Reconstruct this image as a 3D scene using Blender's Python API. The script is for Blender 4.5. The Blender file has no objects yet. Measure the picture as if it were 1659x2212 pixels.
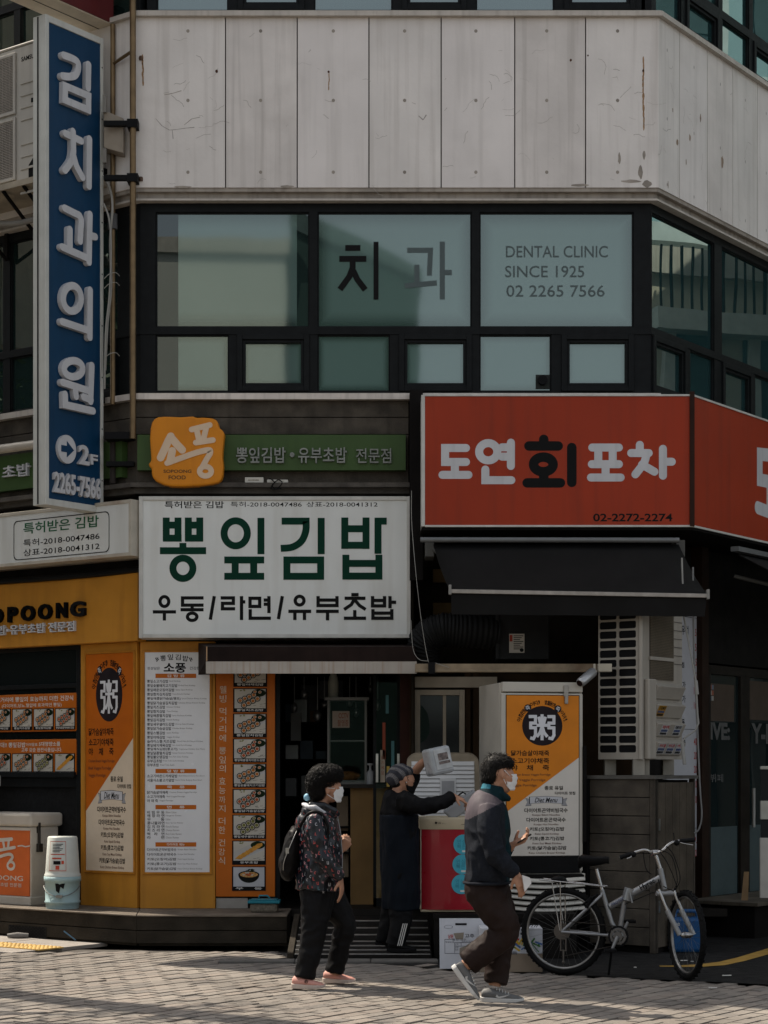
import bpy, bmesh, math, random
from mathutils import Vector, Matrix, noise
random.seed(7)
sc = bpy.context.scene
COL = sc.collection
# ------------------------------------------------------------------ camera, sky, sun, exposure
F, HZ, CU, H = 4150.0, 1660.0, 829.5, 1.58          # focal length / horizon / centre in 1659-wide photo pixels, eye height in m
cam = bpy.data.cameras.new('camera'); camo = bpy.data.objects.new('camera', cam); COL.objects.link(camo)
cam.sensor_fit = 'HORIZONTAL'; cam.sensor_width = 24; cam.lens = 24 * F / 1659
cam.shift_y = (HZ - 1106) / 1659; cam.clip_end = 500; cam.clip_start = .1
camo.location = (0, 0, H); camo.rotation_euler = (math.pi / 2, 0, 0); sc.camera = camo
SUN_AZ, SUN_EL = math.radians(38.0), math.radians(53)
SD = Vector((-math.cos(SUN_AZ) * math.cos(SUN_EL), math.sin(SUN_AZ) * math.cos(SUN_EL), math.sin(SUN_EL)))
w = bpy.data.worlds.new('World'); sc.world = w; w.use_nodes = True
nt = w.node_tree; bg = nt.nodes['Background']
sky = nt.nodes.new('ShaderNodeTexSky'); sky.sky_type = 'NISHITA'; sky.sun_disc = False
sky.sun_elevation = SUN_EL; sky.sun_rotation = math.atan2(SD.x, SD.y); sky.dust_density = 3.0; sky.air_density = 1.0; sky.ozone_density = 1.0
hs = nt.nodes.new('ShaderNodeHueSaturation'); hs.inputs['Saturation'].default_value = .30; nt.links.new(sky.outputs[0], hs.inputs['Color']); nt.links.new(hs.outputs[0], bg.inputs[0]); bg.inputs[1].default_value = 0.13
sl = bpy.data.lights.new('sun', 'SUN'); so = bpy.data.objects.new('sun', sl); COL.objects.link(so)
sl.energy = 4.2; sl.angle = math.radians(.5); sl.color = (1, .90, .76)
so.rotation_euler = SD.to_track_quat('Z', 'Y').to_euler(); so.location = (-20, 20, 30)
sc.view_settings.view_transform = 'Standard'; sc.view_settings.look = 'None'; sc.view_settings.gamma = 1
sc.view_settings.exposure = 0.85
# ------------------------------------------------------------------ helpers
BASE = {}
def P(u, v, Y): return Vector(((u - CU) * Y / F, Y, H - (v - HZ) * Y / F))
class PL:
    """a vertical plane: origin, horizontal direction (left to right), outward normal"""
    def __init__(s, x, y, dx, dy):
        l = math.hypot(dx, dy); s.o = (x, y); s.d = (dx / l, dy / l); s.n = (dy / l, -dx / l)
    def s(s, u, out=0):
        k = (u - CU) / F; ox = s.o[0] + s.n[0] * out; oy = s.o[1] + s.n[1] * out
        return (k * oy - ox) / (s.d[0] - k * s.d[1])
    def sz(s, u, v, out=0):
        a = s.s(u, out); y = s.o[1] + s.n[1] * out + s.d[1] * a
        return a, H - (v - HZ) * y / F
    def pt(s, a, z, out=0):
        return Vector((s.o[0] + s.d[0] * a + s.n[0] * out, s.o[1] + s.d[1] * a + s.n[1] * out, z))
    def rect(s, u0, v0, u1, v1, out=0):
        a0, z1 = s.sz(u0, v0, out); _, z0 = s.sz(u0, v1, out); a1 = s.s(u1, out)
        return a0, a1, z0, z1
A36, A54 = math.radians(36), math.radians(54)
FP = PL(0, 17.9, 1, 0)
XL, XR = -2.275, 2.495
LP = PL(XL, 17.9, math.cos(A36), -math.sin(A36))
RP = PL(XR, 17.9, math.cos(A54), math.sin(A54))

class MB:
    def __init__(s): s.v = []; s.f = []; s.m = []; s.sm = []
    def add(s, vs, fs, mi=0, sm=False):
        b = len(s.v); s.v += [tuple(x) for x in vs]
        for f in fs: s.f.append(tuple(i + b for i in f)); s.m.append(mi); s.sm.append(sm)
    def hexa(s, p, mi=0):      # p: 4 bottom, 4 top
        s.add(p, [(3, 2, 1, 0), (4, 5, 6, 7), (0, 1, 5, 4), (1, 2, 6, 5), (2, 3, 7, 6), (3, 0, 4, 7)], mi)
    def wbox(s, x0, x1, y0, y1, z0, z1, mi=0):
        s.hexa([(x0, y0, z0), (x1, y0, z0), (x1, y1, z0), (x0, y1, z0), (x0, y0, z1), (x1, y0, z1), (x1, y1, z1), (x0, y1, z1)], mi)
    def box(s, pl, a0, a1, z0, z1, o0, o1, mi=0):
        q = [pl.pt(a0, z0, o1), pl.pt(a1, z0, o1), pl.pt(a1, z0, o0), pl.pt(a0, z0, o0)]
        t = [pl.pt(a0, z1, o1), pl.pt(a1, z1, o1), pl.pt(a1, z1, o0), pl.pt(a0, z1, o0)]
        s.hexa(q + t, mi)
    def pbox(s, pl, u0, v0, u1, v1, o0, o1, mi=0):
        a0, a1, z0, z1 = pl.rect(u0, v0, u1, v1, o1); s.box(pl, a0, a1, z0, z1, o0, o1, mi)
    def frame(s, pl, a0, a1, z0, z1, o0, o1, t, mi=0):
        s.box(pl, a0, a0 + t, z0, z1, o0, o1, mi); s.box(pl, a1 - t, a1, z0, z1, o0, o1, mi)
        s.box(pl, a0 + t, a1 - t, z0, z0 + t, o0, o1, mi); s.box(pl, a0 + t, a1 - t, z1 - t, z1, o0, o1, mi)
    def prism(s, bot, top, mi=0):
        n = len(bot); fs = [tuple(range(n - 1, -1, -1)), tuple(range(n, 2 * n))] + [(i, (i + 1) % n, n + (i + 1) % n, n + i) for i in range(n)]
        s.add(list(bot) + list(top), fs, mi)
    def pprism(s, pl, pts, o0, o1, mi=0):   # pts in (a, z)
        s.prism([pl.pt(a, z, o0) for a, z in pts], [pl.pt(a, z, o1) for a, z in pts], mi)
    def quad(s, pl, a0, a1, z0, z1, o, mi=0):
        s.add([pl.pt(a0, z0, o), pl.pt(a1, z0, o), pl.pt(a1, z1, o), pl.pt(a0, z1, o)], [(0, 1, 2, 3)], mi)
    def disc(s, pl, a, z, ra, rz, o, mi=0, n=20, rot=0):
        s.add([pl.pt(a + ra * math.cos(t) * math.cos(rot) - rz * math.sin(t) * math.sin(rot), z + ra * math.cos(t) * math.sin(rot) + rz * math.sin(t) * math.cos(rot), o) for t in [i * 2 * math.pi / n for i in range(n)]], [tuple(range(n))], mi)
    def tube(s, pts, r, n=8, mi=0, sm=True, side=None, cap=True):
        pts = [Vector(p) for p in pts]; k = len(pts)
        rs = r if isinstance(r, (list, tuple)) else [r] * k
        vs = []; ref = Vector(side) if side else None
        for i, p in enumerate(pts):
            t = (pts[min(i + 1, k - 1)] - pts[max(i - 1, 0)])
            t = t.normalized() if t.length > 1e-9 else Vector((0, 0, 1))
            if ref is None: ref = Vector((0, 1, 0)) if abs(t.y) < .8 else Vector((1, 0, 0))
            b = (ref - t * ref.dot(t)); b = b.normalized() if b.length > 1e-6 else t.orthogonal().normalized()
            if not side: ref = b
            a = b.cross(t)
            ra, rb = rs[i] if isinstance(rs[i], (list, tuple)) else (rs[i], rs[i])
            for j in range(n):
                q = 2 * math.pi * j / n; vs.append(p + a * ra * math.cos(q) + b * rb * math.sin(q))
        fs = [(i * n + j, i * n + (j + 1) % n, (i + 1) * n + (j + 1) % n, (i + 1) * n + j) for i in range(k - 1) for j in range(n)]
        s.add(vs, fs, mi, sm)
        if cap:
            s.add(vs[:n], [tuple(range(n - 1, -1, -1))], mi); s.add(vs[-n:], [tuple(range(n))], mi)
    def lathe(s, c, prof, n=20, mi=0, sm=True):
        vs = [(c[0] + r * math.cos(2 * math.pi * j / n), c[1] + r * math.sin(2 * math.pi * j / n), c[2] + z) for r, z in prof for j in range(n)]
        fs = [(i * n + j, i * n + (j + 1) % n, (i + 1) * n + (j + 1) % n, (i + 1) * n + j) for i in range(len(prof) - 1) for j in range(n)]
        s.add(vs, fs, mi, sm)
        s.add(vs[:n], [tuple(range(n - 1, -1, -1))], mi); s.add(vs[-n:], [tuple(range(n))], mi)
    def ball(s, c, r, n=12, mi=0, rot=None):
        if not isinstance(r, (list, tuple)): r = (r, r, r)
        m = n // 2 + 1; vs = []
        for i in range(m):
            ph = math.pi * i / (m - 1)
            for j in range(n):
                th = 2 * math.pi * j / n
                q = Vector((r[0] * math.sin(ph) * math.cos(th), r[1] * math.sin(ph) * math.sin(th), r[2] * math.cos(ph)))
                if rot: q = rot @ q
                vs.append(Vector(c) + q)
        s.add(vs, [(i * n + j, (i + 1) * n + j, (i + 1) * n + (j + 1) % n, i * n + (j + 1) % n) for i in range(m - 1) for j in range(n)], mi, True)
    def mesh(s, name, mats, base=None):
        me = bpy.data.meshes.new(name)
        b = base or Vector((0, 0, 0))
        me.from_pydata([(x - b[0], y - b[1], z - b[2]) for x, y, z in s.v], [], s.f)
        for m in mats: me.materials.append(m)
        me.polygons.foreach_set('material_index', s.m); me.polygons.foreach_set('use_smooth', s.sm)
        me.update(); return me
    def build(s, name, mats, parent=None, label=None, bevel=0, recalc=True):
        if not isinstance(mats, (list, tuple)): mats = [mats]
        me = s.mesh(name, mats, BASE.get(parent.name) if parent else None)
        if recalc:
            bm = bmesh.new(); bm.from_mesh(me); bmesh.ops.recalc_face_normals(bm, faces=bm.faces); bm.to_mesh(me); bm.free()
        o = bpy.data.objects.new(name, me); COL.objects.link(o)
        if parent: o.parent = parent; BASE[o.name] = BASE[parent.name]
        if label: o['label'] = label
        if bevel:
            md = o.modifiers.new('bevel', 'BEVEL'); md.width = bevel; md.segments = 2; md.limit_method = 'ANGLE'
        return o
def tag(o, label=None, cat=None, group=None, kind=None):
    if label: o['label'] = label
    if cat: o['category'] = cat
    if group: o['group'] = group
    if kind: o['kind'] = kind
    return o
def thing(name, label, cat, base, group=None):
    o = bpy.data.objects.new(name, None); COL.objects.link(o); o.location = base; o.empty_display_size = .2
    BASE[o.name] = Vector(base); return tag(o, label, cat, group)
# ------------------------------------------------------------------ lettering
_tc = {}; _to = []
def glyphs(body, bold=0.0, ext=0.0, res=3, shear=0):
    k = (body, bold, ext, res, shear)
    if k in _tc: return _tc[k]
    if not _to: _to.append(bpy.data.objects.new('t', bpy.data.curves.new('t', 'FONT')))
    o = _to[0]; c = o.data; c.body = body; c.offset = bold; c.resolution_u = res; c.extrude = ext; c.size = 1; c.shear = shear
    me = bpy.data.meshes.new_from_object(o)
    vs = [v.co.copy() for v in me.vertices]; fs = [tuple(p.vertices) for p in me.polygons]
    bpy.data.meshes.remove(me)
    if vs:
        x0 = min(v.x for v in vs); x1 = max(v.x for v in vs); y0 = min(v.y for v in vs); y1 = max(v.y for v in vs)
        vs = [Vector(((v.x - x0) / max(x1 - x0, 1e-6), (v.y - y0) / max(y1 - y0, 1e-6), v.z)) for v in vs]
    _tc[k] = (vs, fs); return _tc[k]
def txt(mb, pl, body, u0, v0, u1, v1, out, mi=0, bold=.012, ext=0, fat=0, shear=0):
    """lettering fitted to the box u0 v0 u1 v1 (photo pixels on that plane); ext in m"""
    a0, a1, z0, z1 = pl.rect(u0, v0, u1, v1, out + ext)
    txm(mb, pl, body, a0, a1, z0, z1, out, mi, bold, ext, fat, shear)
def txm(mb, pl, body, a0, a1, z0, z1, out, mi=0, bold=.012, ext=0, fat=0, shear=0, rot=0):
    vs, fs = glyphs(body, bold, 1.0 if ext else 0, 3, shear)
    hs = z1 - z0; cx, cz = (a0 + a1) / 2, (z0 + z1) / 2; cr, sr = math.cos(rot), math.sin(rot)
    for q, (dx, dz) in enumerate([(0, 0)] if not fat else [(-fat, 0), (fat, 0), (0, fat), (0, -fat)]):
        L = []
        for v in vs:
            x = a0 + v.x * (a1 - a0) + dx * hs - cx; z = z0 + v.y * hs + dz * hs - cz
            L.append(pl.pt(cx + x * cr - z * sr, cz + x * sr + z * cr, out + q * .0004 + (ext * (v.z + 1) / 2 if ext else 0)))
        mb.add(L, fs, mi)
def arc_txt(mb, pl, body, a, z, r, t0, t1, h, out, mi, bold=.012):
    n = len(body)
    for i, ch in enumerate(body):
        if ch == ' ': continue
        t = t0 + (t1 - t0) * (i + .5) / n
        x = a + r * math.sin(t); y = z + r * math.cos(t); wd = h * (.35 if ch in ',!.' else .95)
        txm(mb, pl, ch, x - wd / 2, x + wd / 2, y - h / 2, y + (h / 2 if ch not in ',.' else -h * .2), out, mi, bold, rot=-t)
def O(cx, cy, rx, ry=None, n=28):
    ry = ry or rx
    return ('c', [(cx + rx * math.cos(2 * math.pi * i / n), cy + ry * math.sin(2 * math.pi * i / n)) for i in range(n)])
def Rr(x0, y0, x1, y1): return ('c', [(x0, y0), (x1, y0), (x1, y1), (x0, y1)])
def Cv(*p):          # smooth polyline through points
    p = [Vector(q) for q in p]; out = []
    for i in range(len(p) - 1):
        a, b, c, d = p[max(i - 1, 0)], p[i], p[i + 1], p[min(i + 2, len(p) - 1)]
        for k in range(6):
            t = k / 6; out.append(.5 * ((2 * b) + (c - a) * t + (2 * a - 5 * b + 4 * c - d) * t * t + (3 * b - 3 * c + d - a) * t ** 3))
    return [tuple(q) for q in out] + [tuple(p[-1])]
def strokes(mb, pl, lst, wd, out, th=0, mi=0, cap='round', tr=lambda x, y: (x, y), step=.0006, side_mi=None):
    """letters drawn as ribbons; points are photo pixels run through tr, then laid on the plane"""
    for k, st in enumerate(lst):
        closed = isinstance(st, tuple) and st[0] == 'c'
        pts = st[1] if closed else st
        ww = wd
        if not closed and isinstance(st[0], (int, float)): ww = st[0]; pts = st[1:]
        q = [Vector(pl.sz(*tr(*p), out + th)) for p in pts]; n = len(q)
        L, R = [], []
        for i in range(n):
            pa = q[i - 1] if (i > 0 or closed) else None; pb = q[(i + 1) % n] if (i < n - 1 or closed) else None
            d1 = (q[i] - pa).normalized() if pa is not None else None; d2 = (pb - q[i]).normalized() if pb is not None else None
            t = ((d1 or d2) + (d2 or d1)); t = t.normalized() if t.length > 1e-6 else d1
            nn = Vector((-t.y, t.x)); cs = 1.0
            if d1 and d2: cs = max(.45, abs(nn.dot(Vector((-d1.y, d1.x)))))
            L.append(q[i] + nn * ww / 2 / cs); R.append(q[i] - nn * ww / 2 / cs)
        o = out + th + k * step
        idx = range(n if closed else n - 1)
        def face(poly):
            if th: mb.pprism(pl, poly, out - .002, o, mi)
            else: mb.add([pl.pt(a, z, o) for a, z in poly], [tuple(range(len(poly)))], mi)
        if th:
            for i in idx:
                j = (i + 1) % n; face([L[i], L[j], R[j], R[i]])
        else:
            vs = [pl.pt(a, z, o) for a, z in L + R]
            mb.add(vs, [(i, (i + 1) % n, n + (i + 1) % n, n + i) for i in idx], mi)
        if not closed and cap == 'round':
            for e, oth in ((0, 1), (n - 1, n - 2)):
                d = (q[e] - q[oth]).normalized(); b = math.atan2(d.y, d.x)
                face([(q[e].x + ww / 2 * math.cos(b - math.pi / 2 + math.pi * j / 8), q[e].y + ww / 2 * math.sin(b - math.pi / 2 + math.pi * j / 8)) for j in range(9)])
# ------------------------------------------------------------------ materials
_m = {}
def mat(name, c, rough=.6, metal=0, var=.12, scale=6, bump=0, bscale=80, streak=0, scol=None, spec=.22, emis=0, coat=0, grime=0, sscale=9):
    if name in _m: return _m[name]
    if max(c) < .062 and not metal: c = tuple(x * .55 for x in c); spec *= .35
    m = bpy.data.materials.new(name); m.use_nodes = True; n = m.node_tree.nodes; l = m.node_tree.links
    b = n['Principled BSDF']; b.inputs['Roughness'].default_value = rough; b.inputs['Metallic'].default_value = metal
    b.inputs['Specular IOR Level'].default_value = spec; b.inputs['Coat Weight'].default_value = coat
    tc = n.new('ShaderNodeTexCoord')
    def nz(sc_, det=5, vec=None):
        t = n.new('ShaderNodeTexNoise'); t.inputs['Scale'].default_value = sc_; t.inputs['Detail'].default_value = det
        l.new(vec or tc.outputs['Object'], t.inputs['Vector']); return t
    def mix(fac, a, b_):
        x = n.new('ShaderNodeMix'); x.data_type = 'RGBA'
        for sck, val in ((0, fac), (6, a), (7, b_)):
            if hasattr(val, 'links'): l.new(val, x.inputs[sck])
            elif sck == 0: x.inputs[0].default_value = val
            else: x.inputs[sck].default_value = (*val, 1)
        return x.outputs[2]
    def ramp(v, lo, hi):
        r = n.new('ShaderNodeMapRange'); l.new(v, r.inputs[0]); r.inputs[1].default_value = lo; r.inputs[2].default_value = hi; return r.outputs[0]
    col = None
    if var:
        t = nz(scale); col = mix(ramp(t.outputs[0], .3, .7), tuple(x * (1 - var) for x in c), tuple(min(1, x * (1 + var * .7)) for x in c))
    if streak or grime:
        mp = n.new('ShaderNodeMapping'); mp.inputs['Scale'].default_value = (sscale, sscale, .35); l.new(tc.outputs['Object'], mp.inputs[0])
        if streak:
            t = nz(1.6, 6, mp.outputs[0]); f = ramp(t.outputs[0], .5, .78)
            mm = n.new('ShaderNodeMath'); mm.operation = 'MULTIPLY'; mm.inputs[1].default_value = streak; l.new(f, mm.inputs[0])
            col = mix(mm.outputs[0], col if col is not None else c, scol or tuple(x * .45 for x in c))
        if grime:
            t = nz(2.2, 8); f = ramp(t.outputs[0], .55, .75)
            mm = n.new('ShaderNodeMath'); mm.operation = 'MULTIPLY'; mm.inputs[1].default_value = grime; l.new(f, mm.inputs[0])
            col = mix(mm.outputs[0], col if col is not None else c, scol or tuple(x * .4 for x in c))
    if col is None: b.inputs['Base Color'].default_value = (*c, 1)
    else: l.new(col, b.inputs['Base Color'])
    if bump:
        t = nz(bscale, 4); bu = n.new('ShaderNodeBump'); bu.inputs['Strength'].default_value = bump; bu.inputs['Distance'].default_value = .01
        l.new(t.outputs[0], bu.inputs['Height']); l.new(bu.outputs[0], b.inputs['Normal'])
    if var and not metal:
        t = nz(scale * 2.3); r = n.new('ShaderNodeMapRange'); l.new(t.outputs[0], r.inputs[0]); r.inputs[3].default_value = max(.03, rough - .1); r.inputs[4].default_value = min(1, rough + .12)
        l.new(r.outputs[0], b.inputs['Roughness'])
    if emis:
        b.inputs['Emission Color'].default_value = (*c, 1); b.inputs['Emission Strength'].default_value = emis
    _m[name] = m; return m
def glassmat(name, diff, refl=.2, tint=(.85, .95, .95), wav=.03, wsc=1.3, var=.15, rough=.0, edge=0):
    """tinted / film covered window pane: a dull tinted sheet under a mirror-like outer face"""
    if name in _m: return _m[name]
    m = bpy.data.materials.new(name); m.use_nodes = True; n = m.node_tree.nodes; l = m.node_tree.links
    n.remove(n['Principled BSDF']); out = n['Material Output']
    tc = n.new('ShaderNodeTexCoord'); no = n.new('ShaderNodeTexNoise'); no.inputs['Scale'].default_value = wsc; no.inputs['Detail'].default_value = 1
    l.new(tc.outputs['Object'], no.inputs[0])
    bu = n.new('ShaderNodeBump'); bu.inputs['Strength'].default_value = wav; bu.inputs['Distance'].default_value = .1; l.new(no.outputs[0], bu.inputs['Height'])
    d = n.new('ShaderNodeBsdfDiffuse'); g = n.new('ShaderNodeBsdfGlossy'); g.inputs['Roughness'].default_value = rough; g.inputs['Color'].default_value = (*tint, 1)
    n2 = n.new('ShaderNodeTexNoise'); n2.inputs['Scale'].default_value = .9; n2.inputs['Detail'].default_value = 6; l.new(tc.outputs['Object'], n2.inputs[0])
    mx = n.new('ShaderNodeMix'); mx.data_type = 'RGBA'; l.new(n2.outputs[0], mx.inputs[0]); mx.inputs[6].default_value = (*[x * (1 - var) for x in diff], 1); mx.inputs[7].default_value = (*[x * (1 + var) for x in diff], 1)
    src = mx.outputs[2]
    if edge:      # tint darkens smoothly towards the pane border
        sp = n.new('ShaderNodeSeparateXYZ'); l.new(tc.outputs['Generated'], sp.inputs[0]); fac = None
        for ax in (0, 2):
            a = n.new('ShaderNodeMath'); a.operation = 'SUBTRACT'; l.new(sp.outputs[ax], a.inputs[0]); a.inputs[1].default_value = .5
            b = n.new('ShaderNodeMath'); b.operation = 'ABSOLUTE'; l.new(a.outputs[0], b.inputs[0])
            c = n.new('ShaderNodeMapRange'); c.interpolation_type = 'SMOOTHSTEP'; l.new(b.outputs[0], c.inputs[0]); c.inputs[1].default_value = .5 - edge * (1 if ax == 0 else 1.5); c.inputs[2].default_value = .515
            if fac is None: fac = c.outputs[0]
            else:
                e = n.new('ShaderNodeMath'); e.operation = 'MAXIMUM'; l.new(fac, e.inputs[0]); l.new(c.outputs[0], e.inputs[1]); fac = e.outputs[0]
        m2 = n.new('ShaderNodeMix'); m2.data_type = 'RGBA'; l.new(fac, m2.inputs[0]); l.new(src, m2.inputs[6]); m2.inputs[7].default_value = (*[x * .25 for x in diff], 1); src = m2.outputs[2]
    l.new(src, d.inputs[0]); l.new(bu.outputs[0], g.inputs['Normal'])
    lw = n.new('ShaderNodeLayerWeight'); lw.inputs[0].default_value = .3
    mr = n.new('ShaderNodeMapRange'); l.new(lw.outputs[0], mr.inputs[0]); mr.inputs[3].default_value = refl; mr.inputs[4].default_value = min(1, refl + .5)
    ms = n.new('ShaderNodeMixShader'); l.new(mr.outputs[0], ms.inputs[0]); l.new(d.outputs[0], ms.inputs[1]); l.new(g.outputs[0], ms.inputs[2]); l.new(ms.outputs[0], out.inputs[0])
    _m[name] = m; return m
def clearglass(name, tint=(.75, .82, .8), refl=.1, alpha=.85):
    if name in _m: return _m[name]
    m = bpy.data.materials.new(name); m.use_nodes = True; n = m.node_tree.nodes; l = m.node_tree.links
    n.remove(n['Principled BSDF']); out = n['Material Output']
    t = n.new('ShaderNodeBsdfTransparent'); t.inputs[0].default_value = (*tint, 1); g = n.new('ShaderNodeBsdfGlossy'); g.inputs['Roughness'].default_value = .03
    lw = n.new('ShaderNodeLayerWeight'); lw.inputs[0].default_value = .3
    mr = n.new('ShaderNodeMapRange'); l.new(lw.outputs[0], mr.inputs[0]); mr.inputs[3].default_value = refl; mr.inputs[4].default_value = min(1, refl + .6)
    ms = n.new('ShaderNodeMixShader'); l.new(mr.outputs[0], ms.inputs[0]); l.new(t.outputs[0], ms.inputs[1]); l.new(g.outputs[0], ms.inputs[2]); l.new(ms.outputs[0], out.inputs[0])
    _m[name] = m; return m
BLACK = mat('black_paint', (.012, .012, .013), .5, var=.2)
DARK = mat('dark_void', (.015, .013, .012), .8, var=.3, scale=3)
FRAME = mat('dark_aluminium', (.014, .016, .017), .5, var=.25, scale=12, spec=.3)
CONC = mat('painted_concrete', (.68, .64, .60), .75, var=.10, scale=1.6, bump=.2, bscale=18, streak=.7, scol=(.47, .43, .39), grime=.3)
CONC2 = mat('painted_concrete_b', (.655, .61, .57), .75, var=.12, scale=2.1, bump=.2, bscale=22, streak=.75, scol=(.44, .405, .37), grime=.35, sscale=12)
CONC3 = mat('painted_concrete_c', (.70, .655, .62), .75, var=.09, scale=1.3, bump=.2, bscale=15, streak=.6, scol=(.49, .455, .42), grime=.25, sscale=6)
CONCD = mat('stained_concrete', (.33, .295, .255), .85, var=.25, scale=3, bump=.25, bscale=40, streak=.6, scol=(.12, .10, .085))
LEDGE = mat('ledge_metal', (.46, .42, .37), .5, var=.12, scale=5, streak=.5, scol=(.25, .21, .17), sscale=14)
SIGNW = mat('sign_white_acrylic', (.63, .64, .61), .35, var=.05, scale=1.5, streak=.5, scol=(.45, .435, .385), sscale=4, grime=.16)
ALU = mat('sign_aluminium', (.50, .49, .45), .42, var=.12, scale=7, streak=.3)
INKB = mat('black_ink', (.012, .012, .012), .45, var=0)
INKG = mat('green_ink', (.002, .055, .030), .4, var=.1, scale=3)
INKW = mat('white_ink', (.62, .60, .56), .5, var=.05)
RED = mat('sign_red', (.30, .028, .005), .45, var=.12, scale=1.2, streak=.6, scol=(.17, .022, .008), sscale=7)
BLUE = mat('sign_blue', (.0025, .036, .09), .4, var=.12, scale=1.5, streak=.2)
LETW = mat('letter_white', (.50, .50, .51), .4, var=.08, scale=4, streak=.3)
ORANGE = mat('sign_orange', (.60, .21, .008), .45, var=.08, scale=3, streak=.3, scol=(.38, .10, .01))
DORANGE = mat('panel_orange', (.43, .105, .004), .45, var=.1, scale=3)
YELLOW = mat('yellow_panel', (.46, .20, .022), .5, var=.14, scale=2.5, bump=.05, streak=.45, scol=(.24, .095, .014), grime=.35, sscale=5)
WOODG = mat('weathered_grey_wood', (.064, .054, .042), .8, var=.45, scale=5, bump=.5, bscale=60, streak=.5)
BRASS = mat('brass_pipe', (.17, .115, .06), .4, .6, var=.25, scale=8)
STEEL = mat('steel', (.52, .51, .49), .28, 1, var=.2, scale=20)
GREYP = mat('ac_plastic', (.44, .415, .37), .5, var=.08, scale=3, streak=.3)
# ================================================================== GROUND
D1 = Vector((math.cos(A36), -math.sin(A36))); D2 = Vector((math.sin(A36), math.cos(A36)))
def asphalt_line(x): return 14.93 - (x - 1.0) * .475           # paving lies on the camera side of this line
mb = MB(); mb.add([(-120, -120, -.06), (120, -120, -.06), (120, 120, -.06), (-120, 120, -.06)], [(0, 1, 2, 3)])
tag(mb.build('ground', mat('ground_grey', (.11, .10, .09), .9, var=.3, scale=.5, bump=.3)), kind='structure')
mb = MB()
mb.add([(-.25, 15.72, .0), (0.4, 15.21, .0), (1.0, 14.90, .0), (3.2, 13.86, .0), (9, 11.1, .0), (30, 12, .0), (30, 40, .0), (8, 32, 0), (1, 18.5, 0), (-.25, 18.5, 0)], [tuple(range(10))])
tag(mb.build('asphalt', mat('asphalt_dark', (.035, .034, .033), .88, var=.5, scale=9, bump=.8, bscale=140, grime=.4)), kind='structure')
# brick paving, every brick laid: long side along D2
mb = MB(); rnd = random.Random(3)
BL, BW, G = .215, .115, .0035
for i in range(-66, 70):
    for j in range(-40, 45):
        a = i * BW; b = j * BL + (BL / 2 if i % 2 else 0)
        c = Vector((0, 13)) + D1 * a + D2 * b
        if not (-8 < c.x < 8 and 8 < c.y < 17.6): continue
        if c.y > (15.60 if c.x < .35 else asphalt_line(c.x) - .05): 
            if not (c.x < -.9 and c.y < 16.55): continue
        # grey slab strip that runs along the deck on the left
        dl = Vector((c.x - XL, c.y - 17.9)); o_ = dl.dot(Vector(LP.n))
        if c.x < -1.4 and o_ < 1.72 and dl.dot(Vector(LP.d)) < .2: continue
        dx, dy = rnd.uniform(-.003, .003), rnd.uniform(-.003, .003); z = rnd.uniform(-.003, .002) - (.005 if rnd.random() < .12 else 0); tx, ty = rnd.uniform(-.006, .006), rnd.uniform(-.006, .006)
        wv = .010 * noise.noise(Vector((c.x * .9, c.y * .9, 0)))
        pts = []
        ww, ll = BW / 2 - G, BL / 2 - G
        for (sx, sy, in_, zz) in ((-1, -1, 0, -.03), (1, -1, 0, -.03), (1, 1, 0, -.03), (-1, 1, 0, -.03), (-1, -1, .005, 0), (1, -1, .005, 0), (1, 1, .005, 0), (-1, 1, .005, 0)):
            pa, pb = sx * (ww - in_), sy * (ll - in_)
            q = c + D1 * (pa + dx) + D2 * (pb + dy); pts.append((q.x, q.y, z + wv + zz + pa * tx + pb * ty))
        k = rnd.choice((0, 0, 0, 1, 1, 2, 3))
        mb.add(pts, [(4, 5, 6, 7), (0, 1, 5, 4), (1, 2, 6, 5), (2, 3, 7, 6), (3, 0, 4, 7)], k)
BC = dict(rough=.8, var=.26, scale=.9, bump=.25, bscale=160, grime=.3)
tag(mb.build('brick_paving', [mat('brick_grey', (.175, .155, .135), **BC), mat('brick_warm', (.19, .163, .14), **BC), mat('brick_dim', (.142, .127, .113), **BC), mat('brick_pale', (.205, .18, .155), **BC)]), kind='structure')
mb = MB(); mb.add([(-9, 8, -.03), (8, 8, -.03), (8, 11.4, -.03), (3.2, 13.95, -.03), (.3, 15.3, -.03), (.3, 15.75, -.03), (-1.6, 16.95, -.03), (-9, 17.8, -.03)], [tuple(range(8))])
tag(mb.build('paving_joint_sand', mat('joint_sand', (.075, .066, .057), .95, var=.3, scale=30)), kind='structure')
# smooth slabs beside the deck on the left
mb = MB()
for k in range(9):
    s1 = .12 - k * .78
    for (o0, o1) in ((.55, 1.12), (1.13, 1.71)):
        mb.box(LP, s1 - .77, s1, -.03, .004 + .002 * (k % 2), o0, o1, 0)
tag(mb.build('paving_slabs', mat('slab_grey', (.25, .225, .20), .8, var=.15, scale=4, bump=.2), bevel=.004), kind='structure')
mb = MB()
s_e = LP.s(118, 1.25)
for k in range(14):
    a = s_e - k * .31; mb.box(LP, a - .305, a, .0, .012, 1.14, 1.44, 0)
    for i in range(6):
        for j in range(6):
            c = LP.pt(a - .03 - i * .049, .012, 1.165 + j * .05); mb.lathe(c, [(.017, 0), (.012, .006), (.004, .007)], 8, 0)
tag(mb.build('tactile_paving', mat('tactile_yellow', (.50, .32, .10), .7, var=.2, scale=20, grime=.4)), kind='structure')
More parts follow.
